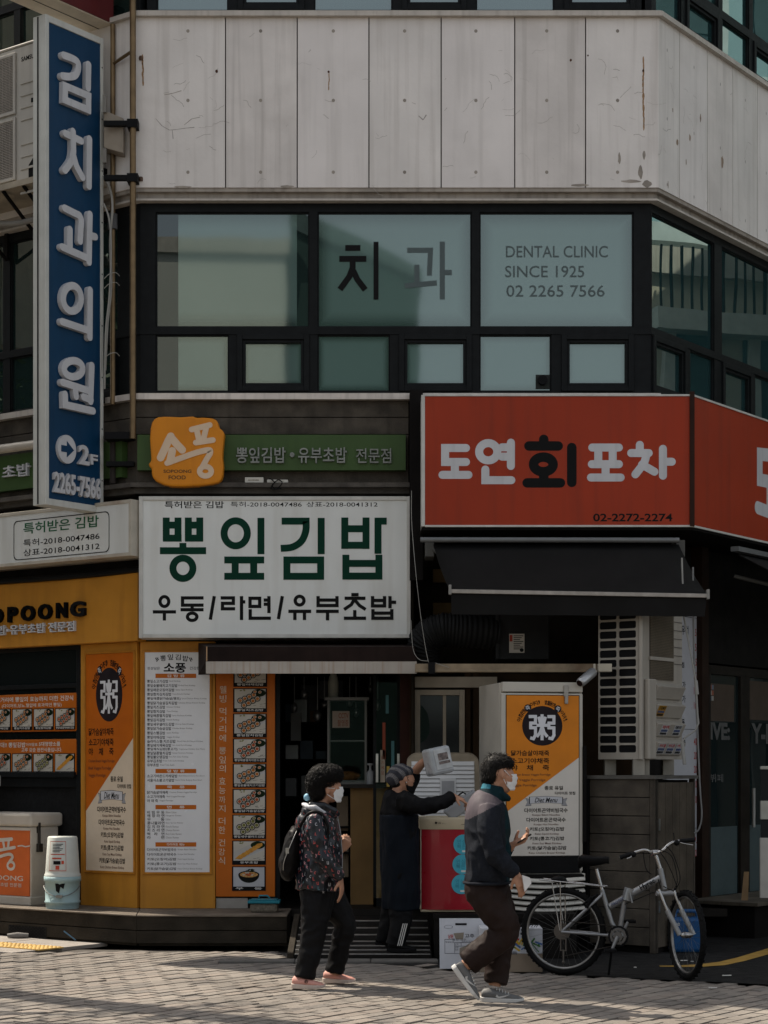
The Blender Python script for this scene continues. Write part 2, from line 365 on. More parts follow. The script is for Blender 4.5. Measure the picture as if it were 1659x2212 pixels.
# kerb stones in front of the ramp
mb = MB(); x = -1.35
while x < .42:
    x1 = min(x + .62, .44); mb.wbox(x + .004, x1, 15.60 - .02, 15.80, -.05, .018, 0); x = x1
tag(mb.build('kerb', mat('kerb_granite', (.10, .094, .086), .8, var=.2, scale=12, bump=.3), bevel=.008), kind='structure')
# yellow road line
mb = MB(); L = []; R = []
for (u, v, w_) in ((1425, 2088, .03), (1470, 2088, .06), (1515, 2086.5, .10), (1560, 2082, .13), (1600, 2073, .15), (1659, 2056, .17), (1720, 2036, .18), (1800, 2008, .19)):
    Y = H * F / (v - HZ); c = P(u, v, Y); L.append((c.x, c.y + w_, .004)); R.append((c.x, c.y - w_, .004))
n = len(L); mb.add(L + R, [(i, i + 1, n + i + 1, n + i) for i in range(n - 1)])
tag(mb.build('road_line', mat('road_paint_yellow', (.34, .205, .045), .7, var=.25, scale=9, grime=.6, scol=(.06, .05, .04))), kind='structure')
# litter on the asphalt
for k, (u, v, l_, an) in enumerate(((1478, 2077, .06, .1), (1495, 2079, .02, .5), (1570, 2083.5 + 26, .07, .2), (1540, 2136, .06, -.1), (1372, 2092, .02, .3))):
    Y = H * F / (v - HZ); c = P(u, v, Y); mb = MB(); d = Vector((math.cos(an), math.sin(an), 0)); q = Vector((-d.y, d.x, 0))
    o = mb; o.prism([c + d * l_ / 2 - q * .006 + Vector((0, 0, .006)), c - d * l_ / 2 - q * .006 + Vector((0, 0, .006)), c - d * l_ / 2 + q * .006 + Vector((0, 0, .006)), c + d * l_ / 2 + q * .006 + Vector((0, 0, .006))],
                    [c + d * l_ / 2 - q * .006 + Vector((0, 0, .012)), c - d * l_ / 2 - q * .006 + Vector((0, 0, .012)), c - d * l_ / 2 + q * .006 + Vector((0, 0, .012)), c + d * l_ / 2 + q * .006 + Vector((0, 0, .012))])
    lb = ['white paper scrap on the asphalt beside the blue canister', 'tiny white crumb on asphalt just right of a paper scrap', 'white paper scrap on dark asphalt below the yellow line', 'white cigarette end lying near the paving edge on the right', 'tiny white crumb on asphalt behind the bicycle pedal'][k]
    tag(o.build('paper_scrap', INKW), lb, 'paper scrap', 'scraps on the road', 'thing')
# ================================================================== BUILDING
bld = thing('corner_building', 'grey concrete corner building with chamfered front, dark window bands and shops below', 'building', (0, 18.5, 0))
def zf(v): return H + (HZ - v) * 17.9 / F
Z_SILL0, Z_SILL1, Z_W0, Z_W1, Z_C0, Z_C1 = zf(868), zf(855), zf(852), zf(437), zf(412), zf(47)
LL, RL = -9.0, 9.0
WINGS = [('front', FP, XL, XR), ('left', LP, LL, 0), ('right', RP, 0, RL)]
# core behind everything (keeps the rooms closed and throws the shadow)
mb = MB()
def corner(o): # corner points of the three planes moved outward by o
    t36 = math.tan(A36 / 2); t54 = math.tan(A54 / 2)
    return XL - o * t36, XR + o * t54
def band(mb, z0, z1, o0, o1, mi=0, which=(0, 1, 2)):
    xl0, xr0 = corner(o0); xl1, xr1 = corner(o1)
    A = [LP.pt(LL, 0, o0), Vector((xl0, 17.9 - o0, 0)), Vector((xr0, 17.9 - o0, 0)), RP.pt(RL, 0, o0)]
    B = [LP.pt(LL, 0, o1), Vector((xl1, 17.9 - o1, 0)), Vector((xr1, 17.9 - o1, 0)), RP.pt(RL, 0, o1)]
    for i, k in ((0, 1), (1, 0), (2, 2)):
        if k not in which: continue
        mb.hexa([(B[i].x, B[i].y, z0), (B[i + 1].x, B[i + 1].y, z0), (A[i + 1].x, A[i + 1].y, z0), (A[i].x, A[i].y, z0), (B[i].x, B[i].y, z1), (B[i + 1].x, B[i + 1].y, z1), (A[i + 1].x, A[i + 1].y, z1), (A[i].x, A[i].y, z1)], mi)
# concrete panels: separate cast panels with open joints, over a dark backing
def seams(pl, us, out): return [pl.s(u, out) for u in us]
mb = MB()
CO = .10
fs = [corner(CO)[0]] + seams(FP, (487, 642, 797, 953, 1112, 1265), CO) + [corner(CO)[1]]
g = .0055
for i in range(len(fs) - 1):
    mb.box(FP, fs[i] + (g if i else 0), fs[i + 1] - (g if i < len(fs) - 2 else 0), Z_C0, Z_C1, -.02, CO, (0, 8, 9, 0, 9, 8, 0)[i % 7])
rs = [RP.s(1409, CO)] + seams(RP, (1468, 1528, 1583, 1636), CO); st = rs[-1] - rs[-2]
rs[0] = -CO * math.tan(A54 / 2)
while rs[-1] < RL: rs.append(rs[-1] + st)
for i in range(len(rs) - 1): mb.box(RP, rs[i] + (g if i else 0), rs[i + 1] - g, Z_C0, Z_C1, -.02, CO, (0, 9, 8)[i % 3])
a = CO * math.tan(A36 / 2); k = 0
while a > LL: mb.box(LP, a - .66 + g, a - (g if k else 0), Z_C0, Z_C1, -.02, CO, 0); a -= .66; k += 1
band(mb, Z_C0 + .005, Z_C1 - .005, -.06, -.03, 1)
# tie holes, spots, cracks, peeled patches: the wear of the wall
def spot(pl, u, v, ru, rv, mi, irr=0):
    a, z = pl.sz(u, v, CO); rr = random.Random(int(u * 7 + v)); n = 12
    sc_ = 17.9 / F
    mb.add([pl.pt(a + ru * sc_ * math.cos(t) * (1 + irr * rr.uniform(-.6, .5)), z + rv * sc_ * math.sin(t) * (1 + irr * rr.uniform(-.6, .5)), CO + .0012) for t in [2 * math.pi * i / n for i in range(n)]], [tuple(range(n))], mi)
def crack(pl, pts, wd, mi=2):
    q = [Vector(pl.sz(u, v, CO)) for u, v in pts]
    for i in range(len(q) - 1):
        d = (q[i + 1] - q[i]); nn = Vector((-d.y, d.x)).normalized() * wd
        mb.add([pl.pt(*p_, CO + .001 + i * .00005) for p_ in (q[i] - nn * .6, q[i + 1] - nn, q[i + 1] + nn, q[i] + nn * .6)], [(0, 1, 2, 3)], mi)
for u in (406, 563, 720, 874, 1028, 1181, 1334):
    for v in (67, 217, 372): spot(FP, u, v, 3.6, 3.8, 3)
for i, u in enumerate((1441, 1499, 1556, 1610, 1655)):
    for v0 in (88, 239, 384): spot(RP, u, v0 + (u - 1409) * .64 - (v0 - 88) * (u - 1409) * .0006, 1.8, 4, 2)
for (u, v, a_, b_) in ((468, 154, 3, 4), (710, 155, 2.5, 3), (1389, 153, 2, 3), (1233, 130, 2.5, 3), (1270, 120, 2, 2)): spot(FP, u, v, a_, b_, 4, .3)
for (u, v, a_, b_) in ((1384, 372, 5, 14), (1398, 398, 10, 8), (1361, 392, 22, 3.5), (1391, 336, 3, 9), (1338, 342, 3, 12), (1250, 400, 20, 3), (620, 403, 14, 3), (395, 404, 18, 3)): spot(FP, u, v, a_, b_, 3, .5)
for (u, v, a_, b_) in ((1463, 307, 5, 8), (1490, 297, 4, 8), (1513, 255, 3, 10), (1560, 350, 6, 16), (1482, 350, 2, 7), (1453, 238, 2, 5), (1443, 400, 2, 9)): spot(RP, u, v, a_, b_, 5, .5)
for v in range(12): spot(FP, 1390 + random.uniform(-1, 1), 130 + v * 13, 1.6 + random.random(), 9, 6, .3)
for v in range(7): spot(FP, 309 + random.uniform(-1.5, 1), 125 + v * 9, 2, 7, 6, .4)
for v in range(4): spot(FP, 711 + random.uniform(-1, 1), 163 + v * 9, 1.2, 6, 6, .4)
rr = random.Random(5)
for k in range(95):
    f_ = rr.random() < .72; pl = FP if f_ else RP
    u = rr.uniform(312, 1400) if f_ else rr.uniform(1415, 1655); v = rr.uniform(80, 400) if f_ else rr.uniform(110, 400) + (u - 1410) * .5
    if rr.random() < .5 and f_: u = rr.choice((rr.uniform(330, 480), rr.uniform(950, 1100), rr.uniform(1290, 1400))); v = rr.uniform(150, 330)
    pts = [(u, v)]; an = rr.uniform(-.5, .5) + (0 if f_ else .9)
    for q in range(rr.randint(1, 5)):
        an += rr.uniform(-.8, .8); l_ = rr.uniform(3, 11); u += l_ * math.cos(an) * (1 if f_ else .5); v += l_ * math.sin(an); pts.append((u, v))
    if max(p[0] for p in pts) < 1655: crack(pl, pts, rr.uniform(.001, .003), rr.choice((2, 7, 7, 7)))
crack(FP, [(336, 256), (350, 272), (366, 281), (380, 280), (400, 277), (420, 275)], .0035, 2); crack(FP, [(398, 270), (414, 257), (432, 253)], .003, 3)
crack(FP, [(372, 281), (374, 300)], .004, 2); crack(FP, [(355, 205), (372, 202), (392, 196)], .004, 3); crack(FP, [(904, 250), (914, 259), (921, 248)], .006, 2)
bwall = mb.build('concrete_band', [CONC, mat('joint_grey', (.07, .064, .058), .9), mat('crack_grey', (.34, .31, .285), .9), mat('wall_stain', (.30, .265, .225), .9, var=.3), mat('rust_spot', (.07, .03, .018), .9),
                                  mat('bare_render', (.30, .225, .165), .9, var=.2), mat('rust_streak', (.36, .22, .12), .9, var=.3, scale=30), mat('flaked_edge', (.42, .385, .35), .9), CONC2, CONC3], bld)
# lower drip edge with broken stained rim, upper ledge, concrete above
mb = MB()
band(mb, Z_C0 - .035, Z_C0, -.02, CO - .012, 0)
band(mb, zf(437) + .012, Z_C0 - .035, -.06, CO - .06, 0)
band(mb, zf(438.5), zf(437) + .012, -.06, CO - .02, 1)
mb.build('drip_edge', [CONCD, LEDGE], bld, 'stained broken concrete drip edge')
mb = MB(); band(mb, Z_C1, Z_C1 + .045, -.06, CO + .05, 0); band(mb, Z_C1 + .045, Z_C1 + .06, -.06, CO + .02, 0); mb.build('ledge', LEDGE, bld)
mb = MB(); band(mb, 10.35, 12.6, -.06, .06, 0); mb.build('parapet', CONC, bld)
# window bands
GTEAL = glassmat('frosted_teal_pane', (.080, .125, .115), .13, tint=(.78, .93, .88), wav=.02, wsc=.8, rough=.035, edge=.10)
GDARK = glassmat('dark_green_pane', (.010, .020, .018), .11, wav=.06, wsc=2)
GRIGHT = glassmat('blue_teal_pane', (.014, .040, .042), .24, tint=(.75, .93, .90), wav=.03, wsc=.9)
fr = MB()
band(fr, zf(457), Z_W1, -.08, -.01); band(fr, zf(852), zf(845), -.08, -.01); band(fr, zf(722), zf(706), -.08, 0)
def vbar(pl, u0, u1, v0, v1, o1=-.005): a0, a1, z0, z1 = pl.rect(u0, v0, u1, v1, o1); fr.box(pl, a0, a1, z0, z1, -.08, o1)
fr.box(FP, corner(-.01)[0], FP.s(336, 0), zf(845), zf(457), -.08, -.01); fr.box(FP, FP.s(1369, 0), corner(-.01)[1], zf(845), zf(457), -.08, -.01)
for u0, u1 in ((668, 686), (1019, 1036)): fr.box(FP, FP.s(u0), FP.s(u1), zf(845), zf(457), -.079, -.008)
for u0, u1 in ((494, 512), (842, 862), (1191, 1213)): fr.box(FP, FP.s(u0), FP.s(u1), zf(845), zf(722), -.079, -.008)
fr.box(LP, -.30, .0, zf(845), zf(457), -.08, -.012)
wl = [.0 - .30 - i * 1.48 for i in range(7)]
for a in wl[1:]: fr.box(LP, a - .07, a + .03, zf(845), zf(457), -.079, -.008)
fr.box(LP, wl[0] - .8, wl[0] - .73, zf(845), zf(722), -.079, -.008); fr.box(LP, wl[1] - .8, wl[1] - .73, zf(845), zf(722), -.079, -.008)
rw = [RP.s(1411), RP.s(1545), RP.s(1561)]; wstep = rw[2] - rw[0]
fr.box(RP, 0, rw[0], zf(845), zf(457), -.08, -.012)
ri = [rw[0] + wstep * i for i in range(5)]
for a in ri[1:]: fr.box(RP, a - (rw[2] - rw[1]), a, zf(845), zf(457), -.079, -.008); fr.box(RP, a - wstep * .53, a - wstep * .47, zf(845), zf(722), -.079, -.008)
fr.build('window_frame', FRAME, bld)
def window(pl, a0, a1, z0, z1, glass, casement=False, dirt=True, label=None):
    f = MB(); t = .012
    if casement: f.frame(pl, a0, a1, z0, z1, -.07, .012, .05); f.frame(pl, a0 + .05, a1 - .05, z0 + .05, z1 - .05, -.07, -.008, .028); t = .075
    else: f.frame(pl, a0, a1, z0, z1, -.075, -.022, t)
    wo = f.build('window', FRAME, bld, label, bevel=.004)
    m = MB(); m.quad(pl, a0 + t * .9, a1 - t * .9, z0 + t * .9, z1 - t * .9, -.045); p_ = m.build('pane', glass, wo, recalc=False)
    return wo
wins = []
for (u0, u1) in ((336, 668), (686, 1019), (1036, 1369)): wins.append(window(FP, FP.s(u0), FP.s(u1), zf(706), zf(457), GTEAL))
for (u0, u1, c) in ((336, 494, 0), (512, 668, 1), (686, 842, 0), (862, 1019, 1), (1036, 1191, 0), (1213, 1369, 1)): wins.append(window(FP, FP.s(u0), FP.s(u1), zf(845), zf(722), GTEAL, c))
for i in range(3):
    window(LP, wl[i + 1] + .03, wl[i] - (.0 if i == 0 else .07), zf(706), zf(457), GDARK)
    if i < 2:
        window(LP, wl[i] - .73, wl[i] - (.0 if i == 0 else .07), zf(845), zf(722), GDARK, i == 0); window(LP, wl[i + 1] + .03, wl[i] - .8, zf(845), zf(722), GDARK)
for i in range(3):
    a = ri[i]; window(RP, a, a + wstep - (rw[2] - rw[1]), zf(706), zf(457), GRIGHT)
    window(RP, a, a + wstep * .47, zf(845), zf(722), GRIGHT, True); window(RP, a + wstep * .53, a + wstep - (rw[2] - rw[1]), zf(845), zf(722), GRIGHT)
GSTRIP = glassmat('dark_strip_pane', (.008, .014, .013), .07, wav=.02)  # much darker glass for strips laid along some pane edges
for k, (u0, u1) in ((0, (337, 384)), (0, (641, 667)), (3, (339, 384))):
    m = MB(); z0, z1 = (zf(703), zf(460)) if k == 0 else (zf(842), zf(725)); m.quad(FP, FP.s(u0), FP.s(u1), z0, z1, -.0435); m.build('dark_pane_strip', GSTRIP, wins[k], recalc=False)
# lettering stuck on the clinic's panes (their outer face)
m = MB(); T4 = lambda x, y: (298.6 + x / 2.632, 398.1 + y / 2.632)
FPW = PL(0, 17.9 + .043, 1, 0)
strokes(m, FPW, [[(1177, 362), (1263, 362)], [(1143, 424), (1297, 424)], [(1219, 436), (1219, 475), (1200, 525), (1147, 598)], [(1222, 490), (1245, 540), (1291, 600)]], .055, .001, 0, 0, 'butt', T4)
strokes(m, FPW, [[(1352, 327), (1352, 655)]], .046, .0035, 0, 0, 'butt', T4)
m.build('pane_lettering', INKB, wins[1])
m = MB(); T3 = lambda x, y: (829.5 + x / 2.0, 398 + y / 2.0)
strokes(m, FPW, [[(100, 285), (201, 285), (196, 394)], [(142, 348), (142, 430)], [(90, 439), (228, 426)], [(252, 248), (252, 497)], [(262, 381), (293, 381)]], .047, .001, 0, 0, 'butt', T3)
m.build('pane_lettering', mat('grey_film_lettering', (.075, .10, .10), .5, var=.05), wins[1])
m = MB()
for s_, u0, v0, u1, v1 in (('DENTAL CLINIC', 1093, 531, 1313, 556), ('SINCE 1925', 1091, 574, 1262, 599), ('02 2265 7566', 1094, 616, 1306, 641)): txt(m, FPW, s_, u0, v0, u1, v1, .001, 0, .004)
m.build('pane_lettering', mat('grey_film_lettering', (.075, .10, .10)), wins[2])
m = MB(); a, z = FP.sz(1172, 821); m.box(FP, FP.s(1158), FP.s(1189), zf(838), zf(808), -.04, -.03, 1)
m.tube([FP.pt(a, z, -.03), FP.pt(a, z, .02)], .045, 16, 0); m.build('vent_pipe', [BLACK, mat('vent_plate', (.05, .055, .05), .5)], wins[7])
# upper storey windows
fr = MB(); ZU = Z_C1 + .06
band(fr, ZU, ZU + .05, -.08, -.01); band(fr, ZU + 1.55, ZU + 1.75, -.08, .0); band(fr, ZU + .44, ZU + .52, -.08, -.004)
def vb(pl, a, w_=.09, z0=ZU + .05, z1=ZU + 1.55): fr.box(pl, a - w_ / 2, a + w_ / 2, z0, z1, -.079, -.007)
ub = [XL + .11, FP.s(503), FP.s(668), FP.s(858), FP.s(1018), FP.s(1208), FP.s(1383), XR - .05]
for a in ub: vb(FP, a)
ur = [.05] + [RP.s(u) for u in (1478, 1558)]; d_ = ur[2] - ur[0]
while ur[-1] < 8: ur.append(ur[-1] + d_ / 2)
for a in ur: vb(RP, a)
ul = [-.05 - .8 * i for i in range(11)]
for a in ul: vb(LP, a)
fr.build('window_frame', FRAME, bld)
GUP = glassmat('upper_pane', (.045, .085, .08), .18, wav=.1)
for i in range(len(ub) - 1): window(FP, ub[i] + .045, ub[i + 1] - .045, ZU + .05, ZU + .44, GUP, i % 2 == 1)
for i in range(3):
    a0, a1 = ub[[0, 2, 4][i]] + .045, ub[[2, 4, 6][i]] - .045
for i in range(len(ub) - 1): window(FP, ub[i] + .045, ub[i + 1] - .045, ZU + .52, ZU + 1.55, GUP)
for i in range(4): window(RP, ur[i] + .045, ur[i + 1] - .045, ZU + .05, ZU + .44, GRIGHT, i % 2 == 1); window(RP, ur[i] + .045, ur[i + 1] - .045, ZU + .52, ZU + 1.55, GRIGHT)
for i in range(6): window(LP, ul[i + 1] + .045, ul[i] - .045, ZU + .05, ZU + .44, GDARK); window(LP, ul[i + 1] + .045, ul[i] - .045, ZU + .52, ZU + 1.55, GDARK)
# floors, back walls (the rooms are dark)
def slab(z0, z1, o, mi=0):
    xl, xr = corner(o); p_ = [LP.pt(LL, 0, o), Vector((xl, 17.9 - o, 0)), Vector((xr, 17.9 - o, 0)), RP.pt(RL, 0, o), Vector((8.5, 30, 0)), Vector((-9, 30, 0))]
    m.prism([(q.x, q.y, z0) for q in p_], [(q.x, q.y, z1) for q in p_], mi)
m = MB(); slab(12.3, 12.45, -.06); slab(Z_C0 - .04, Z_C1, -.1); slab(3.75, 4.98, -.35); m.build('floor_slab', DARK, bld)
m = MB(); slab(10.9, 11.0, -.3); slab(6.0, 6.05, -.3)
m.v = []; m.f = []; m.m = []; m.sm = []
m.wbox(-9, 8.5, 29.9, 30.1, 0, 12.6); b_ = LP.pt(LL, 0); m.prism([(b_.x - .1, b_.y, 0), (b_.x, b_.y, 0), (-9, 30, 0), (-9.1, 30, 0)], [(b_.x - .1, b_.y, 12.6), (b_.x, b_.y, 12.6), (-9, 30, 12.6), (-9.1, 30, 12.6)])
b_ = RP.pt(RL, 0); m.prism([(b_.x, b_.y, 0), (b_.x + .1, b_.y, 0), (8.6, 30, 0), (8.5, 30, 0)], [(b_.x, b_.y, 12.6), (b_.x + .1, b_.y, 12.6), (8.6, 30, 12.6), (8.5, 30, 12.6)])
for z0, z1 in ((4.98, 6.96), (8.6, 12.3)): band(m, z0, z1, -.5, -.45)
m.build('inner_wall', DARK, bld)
# sill metal over the shops
m = MB(); band(m, Z_SILL0, Z_SILL1, -.05, .13, which=(0, 1)); m.box(RP, 0, RL, Z_SILL0, Z_SILL1, -.05, .05); m.build('sill', mat('sill_metal', (.55, .50, .45), .38, .2, var=.15, scale=6, streak=.5, sscale=12), bld)
# timber fascia: three boards, front and left
m = MB()
for (v0, v1) in ((869, 903), (905, 940), (942, 1046)):
    z0, z1 = zf(v1), zf(v0); m.box(FP, corner(.06)[0], FP.s(882), z0, z1, -.05, .06); m.box(LP, -8, .06 * math.tan(A36 / 2), z0, z1, -.05, .06)
m.build('timber_fascia', WOODG, bld)
m = MB(); z0, z1 = zf(1070), zf(1049)
for o0, o1, a_, b_ in ((-.05, .20, z0 + .05, z1), (-.05, .12, z0, z0 + .05)):
    xl = corner(o1)[0]; m.box(FP, xl, FP.s(884), a_, b_, o0, o1); m.box(LP, -8, o1 * math.tan(A36 / 2), a_, b_, o0, o1)
m.build('gutter_beam', mat('gutter_stone', (.075, .066, .056), .8, var=.35, scale=8, bump=.4), bld)
m = MB(); m.wbox(FP.s(884), FP.s(912), 17.55, 18.0, 3.3, zf(858)); m.build('post', DARK, bld)
# ground storey walls
m = MB()
m.wbox(corner(0)[0], FP.s(884), 17.92, 18.1, zf(1385), zf(1069)); m.box(LP, -8, 0, zf(1395), zf(1069), -.2, -.02)
m.box(LP, -8, -1.9 - .95, 0, zf(1395), -.2, -.02)
m.build('shop_wall', mat('shop_wall_dark', (.03, .028, .026), .7, var=.3), bld)
# ================================================================== LEFT WING
def cpt(pl, u, v, out): a, z = pl.sz(u, v, out); return pl.pt(a, z, out)
WCAB = mat('white_cable', (.30, .29, .26), .5, var=.1); BCAB = mat('black_cable', (.012, .012, .012), .5, var=0)
def cable(name, label, pts, r, m_, group=None):
    q = Cv3(pts); mb = MB(); mb.tube(q, r, 6); return tag(mb.build(name, m_), label, 'cable', group)
def Cv3(p):
    p = [Vector(q) for q in p]; out = []
    for i in range(len(p) - 1):
        a, b, c, d = p[max(i - 1, 0)], p[i], p[i + 1], p[min(i + 2, len(p) - 1)]
        for k in range(5):
            t = k / 5; out.append(.5 * ((2 * b) + (c - a) * t + (2 * a - 5 * b + 4 * c - d) * t * t + (3 * b - 3 * c + d - a) * t ** 3))
    return out + [p[-1]]
# ---- blue projecting sign
wx, wy = XL - .81 * .257, 17.9 + .588 * .257
BS = PL(wx + LP.n[0] * .92, wy + LP.n[1] * .92, RP.d[0], RP.d[1])     # a = 0 at the outer edge
BW_, BT = .67, .16; bz0, bz1 = 3.955, 8.37
sg = thing('projecting_sign', 'tall blue vertical dental clinic sign with white raised letters beside the brass pipes', 'sign', BS.pt(BW_ / 2, bz0))
m = MB()
m.box(BS, -.02, BW_ + .02, bz0 + .06, bz1 - .06, -BT + .01, -.012, 0)
m.build('face_panel', BLUE, sg)
m = MB(); m.box(BS, -.035, .01, bz0, bz1, -BT, .0, 0); m.box(BS, -.045, -.033, bz0 + .01, bz1 - .01, -BT * .62, -BT * .55, 1)
m.box(BS, BW_ - .0, BW_ + .035, bz0, bz1, -BT, 0, 0); m.box(BS, .01, BW_, bz1 - .06, bz1, -BT, 0, 0); m.box(BS, .01, BW_, bz0, bz0 + .06, -BT, 0, 0)
for k in range(9): m.disc(BS, BW_ + .016, bz0 + .3 + k * .48, .008, .008, .001, 1, 8)
m.build('sign_frame', [mat('sign_frame_white', (.50, .50, .46), .4, var=.08, streak=.3), BLACK], sg, bevel=.004)
for (z_) in (7.15, 5.0):
    m = MB(); m.box(BS, BW_ + .03, BW_ + .26, z_, z_ + .05, -BT * .7, -BT * .4); m.build('bracket', BLACK, sg)
C8 = lambda x, y: (x / 4.762, y / 4.762); C2 = lambda x, y: (x / 2.976, 530.9 + y / 2.976); C1 = lambda x, y: (x / 2.976, y / 2.976)
LW = .067; TH = .045
for lst, tr_ in (([Cv((658, 568), (745, 600), (800, 640), (806, 710), (775, 772), (720, 788), (648, 782)), [(912, 665), (908, 905)], ('c', [(672, 884), (912, 985), (910, 1130), (670, 1028)])], C8),
    ([[(675, 1372), (838, 1450)], [(752, 1352), (757, 1560)], Cv((757, 1540), (742, 1640), (700, 1710), (668, 1750)), Cv((757, 1600), (785, 1700), (820, 1770), (850, 1825)), [(920, 1430), (915, 1915)]], C8),
    ([[(418, 1338), (512, 1385)], Cv((505, 1380), (522, 1410), (520, 1480), (516, 1550)), [(450, 1475), (450, 1600)], [(402, 1588), (560, 1658)], [(578, 1378), (572, 1685)], [(580, 1515), (612, 1522)]], C1),
    ([O(465, 338, 58, 82), [(402, 488), (570, 545)], [(580, 285), (578, 588)]], C2),
    ([O(473, 790, 60, 52), [(405, 878), (580, 935)], [(484, 915), (490, 968)], [(538, 972), (585, 990)], [(590, 770), (582, 1000)], [(418, 955), (420, 1022), (598, 1062)]], C2)):
    m = MB(); strokes(m, BS, lst, LW, -.012, TH, 0, 'round', tr_); m.build('raised_letter', LETW, sg)
a, z = BS.sz(*C2(432, 1308), .02); m = MB(); m.pprism(BS, [(a + .116 * math.cos(t), z + .13 * math.sin(t)) for t in [i * math.pi / 14 for i in range(28)]], -.012, .02); m.build('arrow_disc', LETW, sg)
m = MB(); txt(m, BS, '2', *C2(510, 1275), *C2(577, 1402), -.012, 0, .03, .035); m.build('raised_letter', LETW, sg)
m = MB(); txt(m, BS, 'F', *C2(583, 1338), *C2(630, 1404), -.012, 0, .03, .035); m.build('raised_letter', LETW, sg)
m = MB(); txt(m, BS, '2265-7566', *C2(350, 1447), *C2(652, 1585), -.012, 0, .03, .035); m.build('raised_number', LETW, sg)
m = MB(); m.pprism(BS, [(a - .075, z + .03), (a - .005, z + .03), (a - .005, z + .075), (a + .085, z), (a - .005, z - .075), (a - .005, z - .03), (a - .075, z - .03)], .0195, .022); m.build('arrow_mark', BLUE, sg)
# ---- maroon sign above it
MS = PL(XL - .81 * .242 + LP.n[0] * 1.2, 17.9 + .588 * .242 + LP.n[1] * 1.2, RP.d[0], RP.d[1])
ms = thing('projecting_sign', 'dark maroon projecting sign with cream underside above the blue sign', 'sign', MS.pt(.5, 8.54))
m = MB(); m.box(MS, 0, 1.1, 8.545, 10.6, -.012, 0, 0); m.build('face_panel', mat('sign_maroon', (.085, .010, .010), .4, var=.1), ms)
m = MB(); m.box(MS, -.01, 1.11, 8.535, 8.56, -.36, -.013, 0); m.box(MS, 0, 1.1, 8.56, 10.6, -.35, -.014, 0); m.box(MS, -.012, 1.112, 8.533, 8.537, -.19, -.18, 1)
m.build('sign_box', [mat('sign_cream', (.62, .55, .44), .45, var=.1, streak=.2), BLACK], ms)
m = MB()
for z_ in (8.75, 9.6): m.box(MS, 1.11, 1.22, z_, z_ + .05, -.2, -.12)
m.build('bracket', BLACK, ms)
# ---- a sign added as an unseen shadow caster, and a pole; both shade the paving
S2 = PL(XL - .81 * 2.6 + LP.n[0] * 1.5, 17.9 + .588 * 2.6 + LP.n[1] * 1.5, RP.d[0], RP.d[1])
s2 = thing('projecting_sign', 'plain cream projecting sign with blank faces, beyond the two-fan air conditioner', 'sign', S2.pt(.45, 6.0))
m = MB(); m.box(S2, 0, .9, 6.0, 12.3, -.2, 0); m.build('sign_box', mat('sign_cream', (.62, .55, .44)), s2)
m = MB(); m.box(S2, .9, 1.52, 7.0, 7.06, -.15, -.08); m.box(S2, .9, 1.52, 11.0, 11.06, -.15, -.08); m.build('bracket', BLACK, s2)
up_ = thing('utility_pole', 'grey concrete utility pole with a black crossarm beside the street trees', 'utility pole', (-5.35, 15.56, 0))
m = MB(); m.tube([(-5.35, 15.56, -.05), (-5.35, 15.56, 10.5)], [.19, .15], 14); m.build('pole', mat('pole_concrete', (.30, .29, .27), .8, var=.15), up_)
m = MB(); m.wbox(-6.1, -4.7, 15.5, 15.6, 9.6, 9.7); m.build('crossarm', BLACK, up_)
# ---- outdoor air conditioner on the left wall
def zz(pl, u, v, out): return pl.sz(u, v, out)[1]
o1 = .55
aL, aR = LP.s(-75, o1), LP.s(108, o1); z0, z1 = zz(LP, 75, 386, o1), zz(LP, 75, 91, o1)
ac = thing('air_conditioner', 'beige two-fan outdoor air conditioner on a wall shelf behind the blue sign', 'air conditioner', LP.pt((aL + aR) / 2, z0, .3))
m = MB(); m.box(LP, aL, aR, z0, z1, .12, o1); m.box(LP, aL - .01, aR + .01, z1, z1 + .025, .11, o1 + .012); m.build('body', GREYP, ac, bevel=.012)
ag = LP.s(36, o1); zm = (z0 + z1) / 2
for (q0, q1) in ((z0 + .03, zm - .015), (zm + .015, z1 - .045)):
    m = MB(); m.frame(LP, aL + .03, ag, q0, q1, o1, o1 + .022, .03); g_ = m.build('fan_grille', GREYP, ac, bevel=.004)
    m = MB(); m.box(LP, aL + .06, ag - .03, q0 + .03, q1 - .03, o1 + .001, o1 + .004, 1)
    n = 34
    for i in range(n): zq = q0 + .03 + (q1 - q0 - .06) * (i + .5) / n; m.box(LP, aL + .06, ag - .03, zq - .004, zq + .004, o1 + .006, o1 + .016, 0)
    for i in range(14): aq = aL + .06 + (ag - aL - .09) * i / 13; m.box(LP, aq - .002, aq + .002, q0 + .03, q1 - .03, o1 + .016, o1 + .019, 0)
    m.build('grille_wire', [mat('grille_beige', (.34, .31, .27), .5), BLACK], g_)
m = MB()
for i in range(10):
    zq = z1 - .36 - i * .115
    if abs(i - 4) < 1: continue
    m.box(LP, ag + .06, aR - .05, zq, zq + .02, o1, o1 + .010)
m.build('side_rib', GREYP, ac)
m = MB(); txt(m, LP, 'SAMSUNG', 46, 123.5, 88, 133.5, o1 + .002, 0, .02); m.box(LP, LP.s(68, o1), LP.s(90, o1), z0 + .72, z0 + .76, o1, o1 + .006, 0)
m.build('maker_lettering', BLACK, ac)
m = MB(); aq = LP.s(62, o1); m.pprism(LP, [(aq, z0 + .02), (aq + .5, z0 + .02), (aq + .5, z0 + .2), (aq + .06, z0 + .2), (aq, z0 + .14)], o1, o1 + .002); m.build('pipe_recess', BLACK, ac)
sh = thing('wall_shelf', 'cream steel wall shelf carrying the two-fan air conditioner', 'shelf', LP.pt(aL, z0 - .1))
